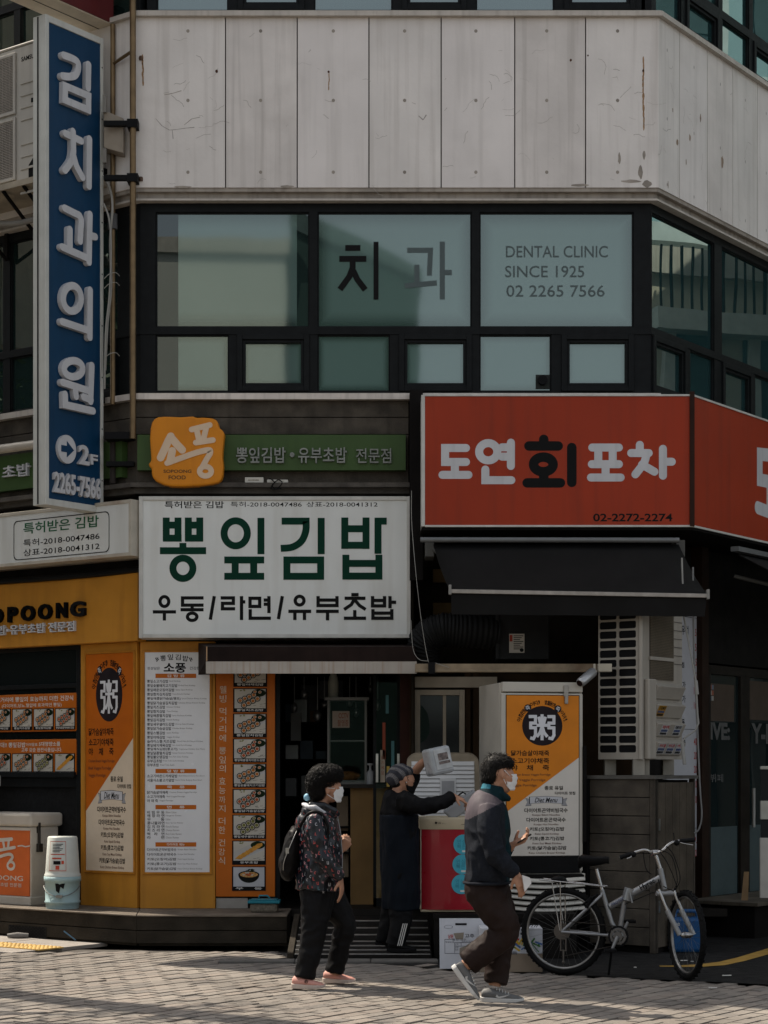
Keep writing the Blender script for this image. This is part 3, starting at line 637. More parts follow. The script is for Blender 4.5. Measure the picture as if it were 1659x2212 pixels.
m = MB(); m.box(LP, aL - .3, aR + .3, z0 - .06, z0 - .005, .02, .62); m.build('shelf_plate', mat('shelf_cream', (.36, .31, .24), .6, var=.2, grime=.4), sh)
for a in (aL, aR - .3, (aL + aR) / 2):
    m = MB(); m.tube([LP.pt(a, z0 - .06, .6), LP.pt(a, z0 - .5, .02)], .018, 6); m.box(LP, a - .02, a + .02, z0 - .5, z0 - .06, .0, .03); m.build('bracket', DARK, sh)
cable('conduit', 'grey flexible conduits sagging under the two-fan air conditioner', [LP.pt(aL, z0 - .2, .3), LP.pt((aL + aR) / 2, z0 - .3, .35), LP.pt(aR, z0 - .22, .25)], .03, mat('conduit_grey', (.22, .21, .19), .5))
# ---- pipes on the corner
pp = thing('drain_pipe', 'brass coloured pipe nearest the concrete corner, running down past the white panels', 'pipe', (-2.32, 17.7, 4.6))
px, py = P(287, 0, 17.72).x, 17.72
m = MB(); m.tube([(px, py, zf(955)), (px, py, 12.0)], .029, 14); m.build('pipe', BRASS, pp)
px2 = P(243.5, 0, 17.92).x
for z_ in (7.50, 7.00):
    m = MB(); m.wbox(px2 - .05, px + .04, py - .036, py + .02, z_, z_ + .045); m.wbox(px - .05, px + .05, py - .04, py + .1, z_ - .015, z_ + .06); m.build('clamp', BLACK, pp)
m = MB()
for z_ in (7.02, 8.14):
    m.lathe((px + .065, py + .08, z_), [(.016, 0), (.02, .02), (.016, .04)], 8)
m.build('wall_bolt', mat('rusty_bolt', (.10, .06, .04), .7), pp)
p2 = thing('drain_pipe', 'thinner brass pipe just right of the blue sign, tied with white cables', 'pipe', (px2, 17.92, 4.6))
m = MB(); m.tube([(px2, 17.92, zf(873)), (px2, 17.92, 8.52)], .024, 14); m.build('pipe', BRASS, p2)
m = MB(); m.tube([(px2, 17.92, 8.15), (px, py, 8.2)], .016, 8); m.build('link_rod', BRASS, p2)
m = MB(); z_ = zf(478); m.tube([(px2, 17.915, z_ - .07), (px2, 17.915, z_ + .07)], .045, 12); m.build('tape_wrap', mat('tape_grey', (.09, .09, .09), .6), p2)
jb = thing('junction_box', 'beige metal junction box between the blue sign and the brass pipes', 'box', LP.pt(-.2, 7.05, .1))
q0, q1 = P(226, 335, 17.86), P(270, 250, 17.86)
m = MB(); m.hexa([(q0.x, 17.80, q0.z + .05), (q1.x, 17.74, q0.z - .02), (q1.x, 17.96, q0.z - .02), (q0.x, 17.98, q0.z + .05), (q0.x, 17.80, q1.z + .03), (q1.x, 17.74, q1.z - .06), (q1.x, 17.96, q1.z - .06), (q0.x, 17.98, q1.z + .03)]); m.build('box_body', mat('box_beige', (.30, .255, .20), .5, var=.15, streak=.4), jb, bevel=.006)
m = MB(); m.wbox(q0.x - .005, q0.x + .03, 17.76, 17.80, q1.z, q1.z + .16); m.wbox(q0.x - .005, q0.x + .03, 17.76, 17.80, q0.z - .1, q0.z + .03); m.build('mounting_tab', mat('tab_grey', (.18, .17, .15), .5), jb)
for k, (pts, r) in enumerate((([(224, 380), (238, 410), (243, 450), (238, 520), (240, 620), (232, 700), (227, 800)], .012), ([(224, 440), (236, 475), (240, 540), (236, 640), (228, 720), (226, 840)], .009))):
    cable('cable', ['thick white cable looping down beside the blue sign', 'thin white cable just behind the thick one beside the blue sign'][k], [P(u, v, 17.84 - .02 * k) for u, v in pts], r, WCAB)
for k, (v) in enumerate((592, 613, 765)):
    pts = [P(225, v + 10, 17.8), P(236, v, 17.78), P(250, v - 3, 17.8), P(258, v + 4, 17.85)]
    cable('cable_tie', ['loose white cable tie around the thin pipe, highest of three', 'loose white cable tie around the thin pipe, middle of three', 'loose white cable tie around the thin pipe, lowest of three'][k], pts, .004, WCAB, 'white cable ties')
m = MB(); m.tube([P(244, 935, 17.9), P(244, 1045, 17.9)], .03, 10); tag(m.build('conduit', mat('conduit_brown', (.06, .05, .045), .5)), 'dark short conduit in the corner below the thin brass pipe', 'pipe')
m = MB(); m.wbox(P(232, 0, 17.9).x, P(292, 0, 17.9).x, 17.72, 17.92, zf(955), zf(940)); m.wbox(P(232, 0, 17.9).x, P(292, 0, 17.9).x, 17.8, 17.92, zf(1010), zf(1000)); tag(m.build('steel_bracket', BLACK), 'black steel bracket in the corner left of the orange logo sign', 'bracket')
# round seal / dark fan above the AC
m = MB(); a, z = LP.sz(51, 140, .08); m.lathe(LP.pt(a - .25, z1 + .03, .3), [(.10, 0), (.12, .06), (.10, .1), (.03, .12)], 14); tag(m.build('duct_cap', mat('duct_cap_brown', (.13, .095, .06), .7)), 'small round brown cap on top of the two-fan air conditioner', 'duct cap')
# ---- left green sign strip
gs = thing('sign_strip', 'green sign strip with pale letters on the left wing behind the blue sign', 'sign', LP.pt(-1.5, 4.25, .1))
GRN = mat('sign_green', (.042, .080, .022), .5, var=.12, scale=2, streak=.45, scol=(.03, .055, .018))
m = MB(); m.box(LP, -6, -.10, zf(1032), zf(952), .06, .14); m.build('face_panel', GRN, gs)
m = MB()
txt(m, LP, '초밥 전문점', 4, 1007, 165, 1034, .14, 0, .012, .03); txt(m, LP, '뽕잎김밥 • 유부', -250, 1024, -12, 1050, .14, 0, .012, .03); m.build('raised_letters', LETW, gs)
m = MB(); m.tube([LP.pt(-6, zf(936), .2), LP.pt(-.35, zf(940), .2)], .045, 10); tag(m.build('conduit', mat('conduit_cream', (.42, .38, .32), .4, var=.15)), 'cream conduit running along the boards above the left green strip', 'pipe')
# ---- left white sign
ws = thing('sign_box', 'white lightbox with a thin rounded outline on the left wing', 'sign', LP.pt(-1, 3.4, .3))
O1 = .32; a1 = LP.s(283, O1); z1 = zz(LP, 283, 1078, O1); z0 = zz(LP, 283, 1200, O1)
m = MB(); m.box(LP, -5, a1 - .03, z0 + .03, z1 - .03, .0, O1 - .01); m.build('face_panel', SIGNW, ws)
m = MB(); m.frame(LP, -5, a1, z0, z1, .02, O1, .032); m.build('sign_frame', mat('rusty_white_frame', (.44, .40, .33), .5, var=.15, grime=.5, scol=(.20, .10, .05)), ws, bevel=.003)
m = MB(); txt(m, LP, '특허받은 김밥', 50.4, 1130, 213.4, 1154.5, O1 - .008, 1, .014); txt(m, LP, '특허-2018-0047486', 50.4, 1166, 215, 1181, O1 - .008, 0, .006); txt(m, LP, '상표-2018-0041312', 50.4, 1187, 215, 1202, O1 - .008, 0, .006)
q0, q1, q2, q3 = LP.rect(28, 1126, 235, 1211, O1); r_ = .05
pts = []
for cx_, cz_, t0 in ((q1 - r_, q3 - r_, 0), (q0 + r_, q3 - r_, 90), (q0 + r_, q2 + r_, 180), (q1 - r_, q2 + r_, 270)):
    for k in range(5): t = math.radians(t0 + k * 22.5); pts.append((cx_ + r_ * math.cos(t), cz_ + r_ * math.sin(t)))
n = len(pts); cx_, cz_ = (q0 + q1) / 2, (q2 + q3) / 2
vs = [LP.pt(a, z, O1 - .007) for a, z in pts] + [LP.pt(a - .008 * (1 if a > cx_ else -1), z - .008 * (1 if z > cz_ else -1), O1 - .007) for a, z in pts]
m.add(vs, [(i, (i + 1) % n, n + (i + 1) % n, n + i) for i in range(n)], 0)
m.build('printed_lettering', [INKB, mat('green_ink2', (.012, .10, .04), .5)], ws, recalc=False)
cable('cable', 'fat black cable bundle under the left white lightbox', [LP.pt(a1 + .02, z0 - .10, .12), LP.pt(a1 - 1, z0 - .12, .14), LP.pt(a1 - 3, z0 - .10, .13)], .03, BCAB)
# ---- yellow fascia
ya = LP.s(297, .12); yz1 = zz(LP, 297, 1228, .12); yz0 = zz(LP, 297, 1384, .12)
yf = thing('fascia_sign', 'mustard yellow fascia board with black raised letters on the left wing', 'sign', LP.pt(-1.5, yz0, .1))
m = MB(); m.box(LP, -6, ya, yz0, yz1, .0, .12); m.build('board', YELLOW, yf, bevel=.006)
m = MB()
for ch, x0_, x1_ in (('S', -150, -90), ('O', -75, 12), ('P', 45, 105), ('O', 130, 216), ('O', 240, 326), ('N', 357, 424), ('G', 447, 541)): v_ = 1035.2 + (783 + (494 - x0_) * .085) / 2.976; txt(m, LP, ch, x0_ / 2.976, v_, x1_ / 2.976, v_ + 33.5, .12, 0, .035, .035); m.build('raised_letters', BLACK, yf)
m = MB(); txt(m, LP, '뽕잎김밥•유부초밥 전문점', -62, 1355, 160, 1376, .12, 0, .016, .03); m.build('raised_letters', LETW, yf, 'small white raised letters')
# ---- recessed shop window of the left wing
sw = thing('shop_window', 'dark framed shop window of the left wing under the yellow fascia', 'window', LP.pt(-1.6, .276, -.05))
a1 = LP.s(174, .0)
m = MB(); m.box(LP, -5, a1, zf(1702), zf(1680), -.1, -.01); m.box(LP, -5, a1, zf(1480), zf(1470), -.1, -.02); m.box(LP, a1 - .06, a1, .276, yz0, -.1, -.0); m.box(LP, -5, a1 - .06, zf(1680), zf(1668), -.1, .03); m.box(LP, -3.4, -3.33, .276, yz0, -.1, 0)
m.build('window_frame', FRAME, sw, bevel=.004)
m = MB(); m.quad(LP, -5, a1 - .05, zf(1480), yz0, -.06); m.quad(LP, -5, a1 - .05, zf(1668), zf(1480), -.06); m.build('pane', glassmat('shop_pane', (.010, .012, .012), .045, wav=.02), sw, recalc=False)
m = MB(); m.box(LP, -5, a1 - .05, .276, zf(1702), -.12, -.05); m.build('lower_panel', mat('dark_mesh_panel', (.02, .021, .022), .5, var=.3, scale=30), sw)
# food pictures, printed
ROLLB = mat('print_roll_black', (.012, .014, .012), .4, var=.3, scale=40); PLATE = mat('print_plate', (.40, .385, .36), .4, var=.06); CLOTH = mat('print_cloth', (.46, .43, .37), .4, var=.1)
RICE = mat('print_rice', (.42, .38, .30), .4, var=.1); FILL = [mat('print_filling_orange', (.42, .13, .02), .4, var=.5, scale=90), mat('print_filling_red', (.38, .065, .015), .4, var=.5, scale=90), mat('print_filling_green', (.16, .16, .03), .4, var=.6, scale=90)]
LEAF = mat('print_leaf', (.012, .030, .010), .4, var=.3); TOFU = mat('print_tofu', (.52, .24, .03), .4, var=.25, scale=30); BOWL = mat('print_bowl_grey', (.42, .43, .45), .4, var=.1); NOOD = mat('print_noodle', (.46, .25, .08), .4, var=.5, scale=70)
FMATS = [INKB, CLOTH, PLATE, ROLLB, RICE, FILL[0], LEAF, TOFU, INKW, BOWL, NOOD, FILL[1], FILL[2]]
def food(pl, u0, v0, u1, v1, out, cap, kind, parent, clip=0, label=None):
    a0, a1, z0, z1 = pl.rect(u0, v0, u1, v1, out); W_, H_ = a1 - a0, z1 - z0; m = MB()
    m.box(pl, a0, a1, z0, z1, out - .003, out, 0)
    cz = z0 + H_ * .17; x0, x1, y0, y1 = a0 + W_ * .04, a1 - W_ * .04, cz, z1 - H_ * .035
    w_, h_ = x1 - x0, y1 - y0
    X = lambda t: x0 + t * w_; Y = lambda t: y0 + t * h_
    def poly(pts, o, mi): m.add([pl.pt(X(min(max(p, 0), 1)), Y(min(max(q, 0), 1)), out + o) for p, q in pts], [tuple(range(len(pts)))], mi)
    r_ = random.Random(len(cap) * 31 + int(u0))
    fi = {'a': 5, 'b': 11, 'c': 12, 'd': 11, 'e': 5, 'f': 12}.get(kind, 5)
    if kind == 'bowl':
        poly([(0, 0), (1, 0), (1, 1), (0, 1)], .001, 9)
        poly([(.5 + .34 * math.cos(t), .62 + (.34 if math.sin(t) < 0 else .16) * math.sin(t) * 1.25) for t in [i * math.pi / 12 for i in range(24)]], .002, 3)
        poly([(.5 + .29 * math.cos(t), .62 + .13 * math.sin(t) * 1.1) for t in [i * math.pi / 12 for i in range(24)]], .003, 10)
        for i in range(14): a, b = .5 + r_.uniform(-.2, .2), .65 + r_.uniform(-.06, .1); poly([(a + .05 * math.cos(t), b + .05 * math.sin(t)) for t in [j for j in range(6)]], .0035 + i * .0001, r_.choice((10, 5, 4, 11)))
        for i in range(7): a, b = .5 + r_.uniform(-.1, .2), .80 + r_.uniform(-.03, .08); poly([(a - .05, b), (a, b - .03), (a + .06, b + .03), (a + .01, b + .05)], .0055 + i * .0001, 6)
    else:
        poly([(0, 0), (1, 0), (1, 1), (0, 1)], .001, 1)
        for i in range(5): a = r_.uniform(.6, .95); b = r_.uniform(.03, .22); poly([(a, b), (a + .09, b + .02), (a + .1, b + .035), (a, b + .015)], .0014, 3)
        for i in range(4): a = .2 + r_.uniform(-.06, .1); b = .93 + r_.uniform(-.05, .04); poly([(a, b), (a + .05, b - .03), (a + .08, b + .02), (a + .03, b + .03)], .0014, 12)
        poly([(-.02, .02), (.18, .02), (1, .62), (1, .95), (.72, .98), (0, .45)], .0018, 2)
        poly([(.12, .0), (.18, .02), (1, .62), (1, .57), (.2, -.03)], .002, 9)
        poly([(.78 + .22 * math.cos(t) * 1.05, .80 + .20 * math.sin(t)) for t in [i * math.pi / 9 for i in range(18)]], .0022, 6)
        def roll(a, b, rx, ry, q, f=None):
            sc_ = w_ / h_
            for (k, mi, dz) in ((1.0, 3, 0), (.74, 4, .0002), (.52, f or fi, .0004)):
                m.disc(pl, X(a), Y(b), rx * k * w_, ry * k * h_, out + .0026 + q + dz, mi, 14, .3)
        if kind == 'tofu':
            for i in range(6):
                a, b = .22 + i * .115, .2 + i * .115
                poly([(a - .17, b - .1), (a + .02, b - .14), (a + .14, b + .02), (a + .13, b + .14), (a - .03, b + .1)], .003 + i * .0003, 7)
                poly([(a - .17, b - .1), (a + .02, b - .14), (a + .0, b - .11)], .0031 + i * .0003, 10)
        else:
            for i in range(4): roll(.62 - i * .145 + .0, .70 - i * .1, .098, .155, .0008 * i, )
            for i in range(4): roll(.74 - i * .145, .50 - i * .115, .10, .155, .004 + .0008 * i)
            roll(.66, .86, .075, .10, .008); roll(.82, .84, .075, .10, .0088, 5)
    m.box(pl, a0 + W_ * .02, a1 - W_ * .02, z0 + H_ * .0, cz, out, out + .0012, 0)
    txm(m, pl, cap, a0 + W_ * (.5 - min(.45, .062 * len(cap) + .02)), a0 + W_ * (.5 + min(.45, .062 * len(cap) + .02)), z0 + H_ * .045, z0 + H_ * .145, out + .002, 8, .012)
    return m.build('food_picture', FMATS, parent, label, recalc=False)
names_top = [('뽕잎야채김밥', 'a'), ('뽕잎치즈김밥', 'e'), ('뽕잎참치김밥', 'a'), ('뽕잎매콤멸치아몬드김밥', 'b')]
PO = .0
for k in range(2):
    fb = thing('food_board', ['upper orange food board in the left shop window, titled with a health slogan', 'lower orange food board in the left shop window, starting with 건대!!'][k], 'food board', LP.pt(-1.7, [zf(1590), zf(1680)][k], 0))
    c = MB(); right = 168; aR_ = LP.s(right, PO)
    if k == 0: z1, z0 = zz(LP, right, 1496, PO), zz(LP, right, 1579, PO)
    else: z1, z0 = zz(LP, right - 1, 1596, PO), zz(LP, right - 1, 1675.5, PO)
    c.box(LP, aR_ - 2.6, aR_, z0, z1, -.05, PO); c.build('board', DORANGE, fb, bevel=.01)
    c = MB()
    if k == 0: txt(c, LP, '웰빙 먹거리에 뽕잎의 효능까지 더한 건강식', -30, 1507.5, 158, 1518.5, PO + .002, 0, .012); txt(c, LP, '(다이어트,당뇨.혈압에 효과적인 뽕잎)', 4, 1521, 133, 1530.5, PO + .002, 0, .008)
    else: txt(c, LP, '건대!! 뽕잎김밥', -8, 1604, 55, 1615, PO + .002, 0, .012); txt(c, LP, '이야말로', 56, 1605, 81, 1612, PO + .002, 0, .008); txt(c, LP, '5대영양소를', 84, 1602.5, 130, 1612, PO + .002, 0, .012); txt(c, LP, '고루 갖춘 완전식품입니다.', 46, 1615.5, 134, 1624.5, PO + .002, 0, .01)
    c.build('printed_lettering', INKW, fb, recalc=False)
    xs = (-20.5, 26.2, 72.2, 119) if k == 0 else (-20.5, 26, 71.5, 118)
    for i, u in enumerate(xs):
        nm, kd = (names_top if k == 0 else [('뽕잎숯불돼지고기김밥', 'd'), ('뽕잎닭가슴살김밥', 'e'), ('뽕잎새우샐러드김밥', 'f'), ('유부초밥', 'tofu')])[i]
        v0, v1 = ((1532, 1578.5) if k == 0 else (1627.5, 1674)); dv = (u + 20) * -.013 if k == 0 else (u + 20) * .0
        food(LP, u, v0 + dv, u + 43.5, v1 + dv, PO + .004, nm, kd, fb)
# ---- cooler with orange front
CPL = PL(LP.pt(0, 0, .36).x, LP.pt(0, 0, .36).y, LP.d[0], LP.d[1])
cl = thing('cooler_box', 'dirty white ice chest with orange front sheet on the wooden deck', 'cooler', CPL.pt(CPL.s(10), .276, -.2))
ac_ = CPL.s(67); zt = 1.155; zb = .276
CW = mat('chest_white', (.46, .42, .36), .5, var=.12, scale=4, grime=.45, scol=(.2, .16, .11))
m = MB(); m.box(CPL, ac_ - 1.0, ac_, zb + .07, zt - .13, -.36, 0, 0); m.box(CPL, ac_ - 1.01, ac_ + .01, zb, zb + .085, -.37, .02, 0); m.build('body', CW, cl, bevel=.012)
m = MB(); m.box(CPL, ac_ - 1.03, ac_ + .025, zt - .13, zt, -.40, .03, 0); m.build('lid', CW, cl, bevel=.025)
m = MB(); m.box(CPL, ac_ - .98, ac_ - .012, zb + .09, zt - .15, .0, .012, 0); m.box(CPL, ac_ - 1.0, ac_ + .01, zt - .165, zt - .14, 0, .02, 1)
fo = m.build('front_sheet', [mat('faded_orange_sheet', (.56, .125, .030), .5, var=.1, grime=.3), CW], cl)
CQ = lambda x, y: (x / 2.976, 1592.5 + y / 2.976)
m = MB(); SP = [(.035, (-40, 665), (75, 655)), (.03, (20, 665), (28, 715)), (.03, (58, 655), (52, 710)), (.03, (-10, 728), (95, 708)), (.03, *Cv((-40, 790), (0, 768), (60, 752), (82, 770), (62, 800)))]
strokes(m, CPL, SP, .03, .014, 0, 0, 'round', CQ); strokes(m, CPL, [O(70, 825, 22, 24)], .026, .014, 0, 0, 'round', CQ)
strokes(m, CPL, [[.012, (115, 700), (140, 697), (165, 704), (190, 699)]], .012, .014, 0, 0, 'round', CQ)
txt(m, CPL, 'SOPOONG', *CQ(-130, 880), *CQ(148, 912), .014, 0, .01); txt(m, CPL, '뽕잎김밥•유부초밥 전문점', *CQ(-160, 925), *CQ(136, 950), .014, 0, .01)
m.build('printed_lettering', mat('sheet_print_white', (.55, .50, .44), .5), fo, recalc=False)
m = MB(); sd = PL(CPL.pt(ac_, 0, 0).x, CPL.pt(ac_, 0, 0).y, RP.d[0], RP.d[1])
m.box(sd, .07, .10, zt - .19, zt - .09, .0, .03); m.box(sd, .075, .095, zt - .30, zt - .17, .01, .035); m.box(sd, .06, .12, zt - .37, zt - .29, .008, .04); m.build('padlock', mat('lock_dark', (.05, .045, .04), .4, .6), cl, bevel=.004)
m = MB(); m.frame(sd, .17, .26, zt - .34, zt - .25, .0, .012, .018); m.box(sd, .188, .242, zt - .325, zt - .268, 0, .003, 0); m.build('handle', CW, cl)
m = MB(); m.box(CPL, ac_ - 1.3, ac_ - .62, 1.40, 1.52, -.2, .05); m.box(CPL, ac_ - 1.25, ac_ - .66, 1.22, 1.40, -.18, .03); tag(m.build('tub', mat('tub_white', (.38, .38, .34), .5, var=.1), bevel=.02), 'white plastic tub stacked on the dirty white ice chest', 'tub')
# ---- buckets
bc = P(135, 1960, 17.92); z_ = .276
b1 = thing('bucket', 'pale blue plastic bucket with peeling label under the upturned one', 'bucket', (bc.x, bc.y, z_))
m = MB(); m.lathe((bc.x, bc.y, z_), [(.150, 0), (.158, .05), (.165, .055), (.166, .07), (.158, .075), (.163, .25), (.172, .255), (.172, .30), (.160, .30)], 28); m.build('shell', mat('bucket_blue', (.30, .42, .43), .45, var=.1, grime=.3), b1)
m = MB(); q = [Vector((bc.x + .172 * math.sin(t), bc.y - .172 * math.cos(t), z_ + .25 - .13 * math.cos(t * .95))) for t in [(-1.35 + i * .135) for i in range(21)]]; m.tube(q, .004, 5); m.wbox(bc.x - .03, bc.x + .03, bc.y - .19, bc.y - .172, z_ + .11, z_ + .135); m.build('handle', mat('wire_grey', (.2, .2, .19), .4, .6), b1)
m = MB(); m.add([(bc.x + .166 * math.sin(t) , bc.y - .167 * math.cos(t), z_ + y) for t, y in ((-.25, .24), (.3, .24), (.22, .19), (.05, .21), (-.02, .15), (-.2, .17))], [(0, 1, 2, 3, 4, 5)]); m.build('torn_label', BLACK, b1)
b2 = thing('bucket', 'upturned translucent white bucket with red printed label standing on the blue bucket', 'bucket', (bc.x, bc.y, z_ + .30))
m = MB(); m.lathe((bc.x, bc.y, z_ + .30), [(.168, 0), (.168, .02), (.160, .025), (.158, .05), (.138, .36), (.128, .372), (.02, .372)], 28); m.build('shell', mat('bucket_white', (.50, .52, .48), .4, var=.06, grime=.2), b2)
m = MB(); rr = lambda z: .1595 - (z - .05) * .0645 + .001
def cyl(t, z): r = rr(z); return (bc.x + r * math.sin(t), bc.y - r * math.cos(t), z_ + .30 + z)
def strip(t0, t1, z0, z1, mi):
    n = 8; vs = [cyl(t0 + (t1 - t0) * i / n, z0) for i in range(n + 1)] + [cyl(t0 + (t1 - t0) * i / n, z1) for i in range(n + 1)]
    m.add(vs, [(i, i + 1, n + 2 + i, n + 1 + i) for i in range(n)], mi)
for t0, t1, z0, z1 in ((-.72, .38, .055, .06), (-.72, .38, .325, .33), (-.72, -.70, .06, .325), (.36, .38, .06, .325)): strip(t0, t1, z0, z1, 0)
for i in range(6): strip(-.5, .2 - .1 * (i % 3), .30 - i * .014, .306 - i * .014, 2)
strip(-.62, .3, .205, .213, 0); strip(-.5, .1, .165, .178, 0); strip(-.4, .05, .115, .148, 2); strip(-.25, -.02, .068, .105, 0); strip(.1, .25, .12, .15, 0)
m.build('printed_label', [mat('label_red', (.45, .06, .03), .5), INKW, INKB], b2, recalc=False)
# ---- deck
dk = thing('wooden_deck', 'low dark timber deck wrapping the corner in front of the yellow boards', 'deck', (-2.2, 17.07, 0))
DK = mat('deck_dark_wood', (.061, .050, .037), .75, var=.4, scale=4, bump=.5, bscale=50, streak=0, grime=.5, scol=(.02, .018, .014)); DKT = mat('deck_top_wood', (.13, .105, .08), .75, var=.35, scale=5, bump=.4, bscale=50)
DO = .83; DOL = .627; cx_ = -2.2; cxr = P(620, 0, 17.07).x
DLP = PL(cx_, 17.07, LP.d[0], LP.d[1]); DFP = PL(cx_, 17.07, 1, 0)
m = MB()
for (z0, z1) in ((.025, .135), (.142, .262)):
    m.box(DFP, .002, cxr - cx_, z0, z1, -.03, 0); m.box(DLP, -7, -.002, z0, z1, -.03, 0)
m.box(DFP, 0.02, cxr - cx_, 0, .26, -.6, -.035); m.box(DLP, -7, -.03, 0, .26, -.58, -.035)
m.build('riser_boards', DK, dk, bevel=.004)
m = MB()
for k in range(6):
    t0, t1 = k / 6 - (.015 if k == 0 else 0), (k + 1) / 6 - .006
    M_ = lambda t: Vector((cx_ + (XL - cx_) * t, 17.07 + .83 * t, 0))
    A_, B_ = M_(t0), M_(t1); lf = LP.d; zt_ = .276 + .0015 * (k % 2)
    m.prism([(A_.x + .003, A_.y, .262), (cxr, A_.y, .262), (cxr, B_.y, .262), (B_.x + .003, B_.y, .262)], [(A_.x + .003, A_.y, zt_), (cxr, A_.y, zt_), (cxr, B_.y, zt_), (B_.x + .003, B_.y, zt_)])
    q_ = [(B_.x - .003, B_.y), (B_.x - lf[0] * 7, B_.y - lf[1] * 7), (A_.x - lf[0] * 7, A_.y - lf[1] * 7), (A_.x - .003, A_.y)]
    m.prism([(x, y, .262) for x, y in q_], [(x, y, zt_) for x, y in q_])
m.build('top_boards', DKT, dk, bevel=.003)
m = MB(); a0, a1_, z0, z1 = DLP.rect(18, 1998, 100, 2042, .004); m.box(DLP, a0, a1_, max(z0, .01), z1, -.002, .003, 1)
for i in range(11):
    for j in range(7): m.disc(DLP, a0 + (a1_ - a0) * (i + .5 + .5 * (j % 2)) / 11.5, max(z0, .01) + (z1 - max(z0, .01)) * (j + .5) / 7, .016, .010, .0045, 0, 8)
m.build('vent_grating', [BLACK, mat('grating_dark', (.035, .033, .03), .6)], dk, recalc=False)
m = MB(); q = DLP.pt(DLP.s(38, .1), 0, .1); m.tube([q + Vector((-.09, 0, .03)), q + Vector((0, -.02, .035)), q + Vector((.1, .0, .03))], [.02, .03, .022], 7); tag(m.build('crumpled_scrap', mat('litter_grey', (.16, .15, .14), .7)), 'crumpled grey scrap below the deck grating', 'scrap', 'scraps on the road', 'thing')
m = MB(); q = DLP.pt(DLP.s(152, .05), 0, .05); m.tube([q + Vector((-.06, 0, .1)), q + Vector((.05, -.02, .02))], .006, 6); tag(m.build('drinking_straw', mat('straw_blue', (.06, .13, .2), .5)), 'blue straw leaning on the deck near its grating', 'straw')
# ================================================================== FRONT SHOP: signs and boards
# ---- green strip with letters
gs = thing('sign_strip', 'green sign strip with pale raised letters under the boards of the front', 'sign', FP.pt(FP.s(600), 4.3, .1))
m = MB(); m.box(FP, FP.s(301), FP.s(876), zf(1021), zf(945), .06, .15); m.build('face_panel', GRN, gs)
m = MB(); txt(m, FP, '뽕잎김밥', 510, 966, 617, 1000, .15, 0, .012, .03); txt(m, FP, '유부초밥', 644, 966, 749, 1000, .15, 0, .012, .03); txt(m, FP, '전문점', 769, 968, 845, 1000, .15, 0, .008, .03)
a, z = FP.sz(631, 982, .18); m.pprism(FP, [(a + .022 * math.cos(t), z + .022 * math.sin(t)) for t in [i * math.pi / 8 for i in range(16)]], .15, .18)
m.build('raised_letters', mat('letter_dim', (.22, .23, .21), .45, var=.3, scale=14), gs)
# ---- orange logo sign
T5 = lambda x, y: (278.7 + x / 2.551, 849.4 + y / 2.551)
lg = thing('logo_sign', 'orange irregular square lightbox with a brush written shop logo', 'sign', FP.pt(FP.s(402), 4.2, .2))
out_ = [(160, 130), (200, 127), (280, 130), (350, 126), (375, 134), (405, 132), (455, 136), (480, 145), (492, 165), (497, 192), (518, 205), (526, 225), (522, 255), (518, 300), (515, 350), (520, 400), (517, 450), (508, 478), (490, 492), (460, 500), (400, 508), (300, 514), (230, 512), (190, 504), (150, 485), (130, 465), (124, 440), (124, 415), (106, 398), (108, 388), (122, 370), (118, 310), (114, 250), (118, 190), (125, 160), (140, 140)]
pts = [FP.sz(*T5(x, y), .28) for x, y in out_]
m = MB(); m.pprism(FP, pts, .15, .275); m.build('lightbox', ORANGE, lg, bevel=.022)
LGP = mat('logo_cream', (.62, .47, .33), .5, var=.06)
m = MB(); o = .2752
strokes(m, FP, [Cv((230, 237), (215, 265), (195, 310), (174, 355)), [(228, 240), (265, 283), (293, 312)], [(238, 318), (226, 375)]], .07, o, .002, 0, 'round', T5)
strokes(m, FP, [[(345, 200), (445, 175)], [(372, 198), (388, 270)], [(425, 192), (408, 262)], [(368, 272), (462, 258)], Cv((210, 385), (300, 352), (380, 325), (440, 313), (447, 330), (430, 360), (405, 405))], .052, o + .0015, .002, 0, 'round', T5)
strokes(m, FP, [O(421, 430, 32, 26)], .05, o + .003, .002, 0, 'round', T5); m.build('logo_lettering', LGP, lg)
m = MB(); txt(m, FP, 'SOPOONG', *T5(190, 421), *T5(344, 439), o + .002, 0, .014); txt(m, FP, 'FOOD', *T5(218, 453), *T5(313, 475), o + .002, 0, .016); m.build('printed_lettering', mat('logo_brown', (.07, .035, .012), .5), lg, recalc=False)
# transformers on the gutter
for k, (u0, u1, v0) in enumerate(((529, 569, 1031), (577, 622, 1036))):
    bt = thing('power_supply', ['white sign power supply box on the gutter, closest to the orange logo', 'flatter white sign power supply on the gutter with black wires over it'][k], 'power supply', FP.pt(FP.s(u0), zf(1049), .15))
    m = MB(); a0, a1, z0, z1 = FP.rect(u0, v0, u1, 1049, .17); m.box(FP, a0, a1, zf(1049), z1, .10, .17); m.build('case', mat('ballast_white', (.5, .48, .42), .45, var=.15), bt, bevel=.004)
    m = MB(); m.box(FP, a0 + .03, a1 - .04, zf(1049) + .02, z1 - .02, .17, .171); m.build('sticker', mat('ballast_label', (.3, .27, .22), .5, var=.6, scale=60), bt)
cable('cable', 'tangle of black wires hanging over the gutter above the white lightbox', [FP.pt(FP.s(u), zf(v), .20) for u, v in ((585, 1040), (595, 1048), (590, 1056), (600, 1062), (612, 1050), (602, 1044), (588, 1062), (610, 1062))], .005, BCAB)
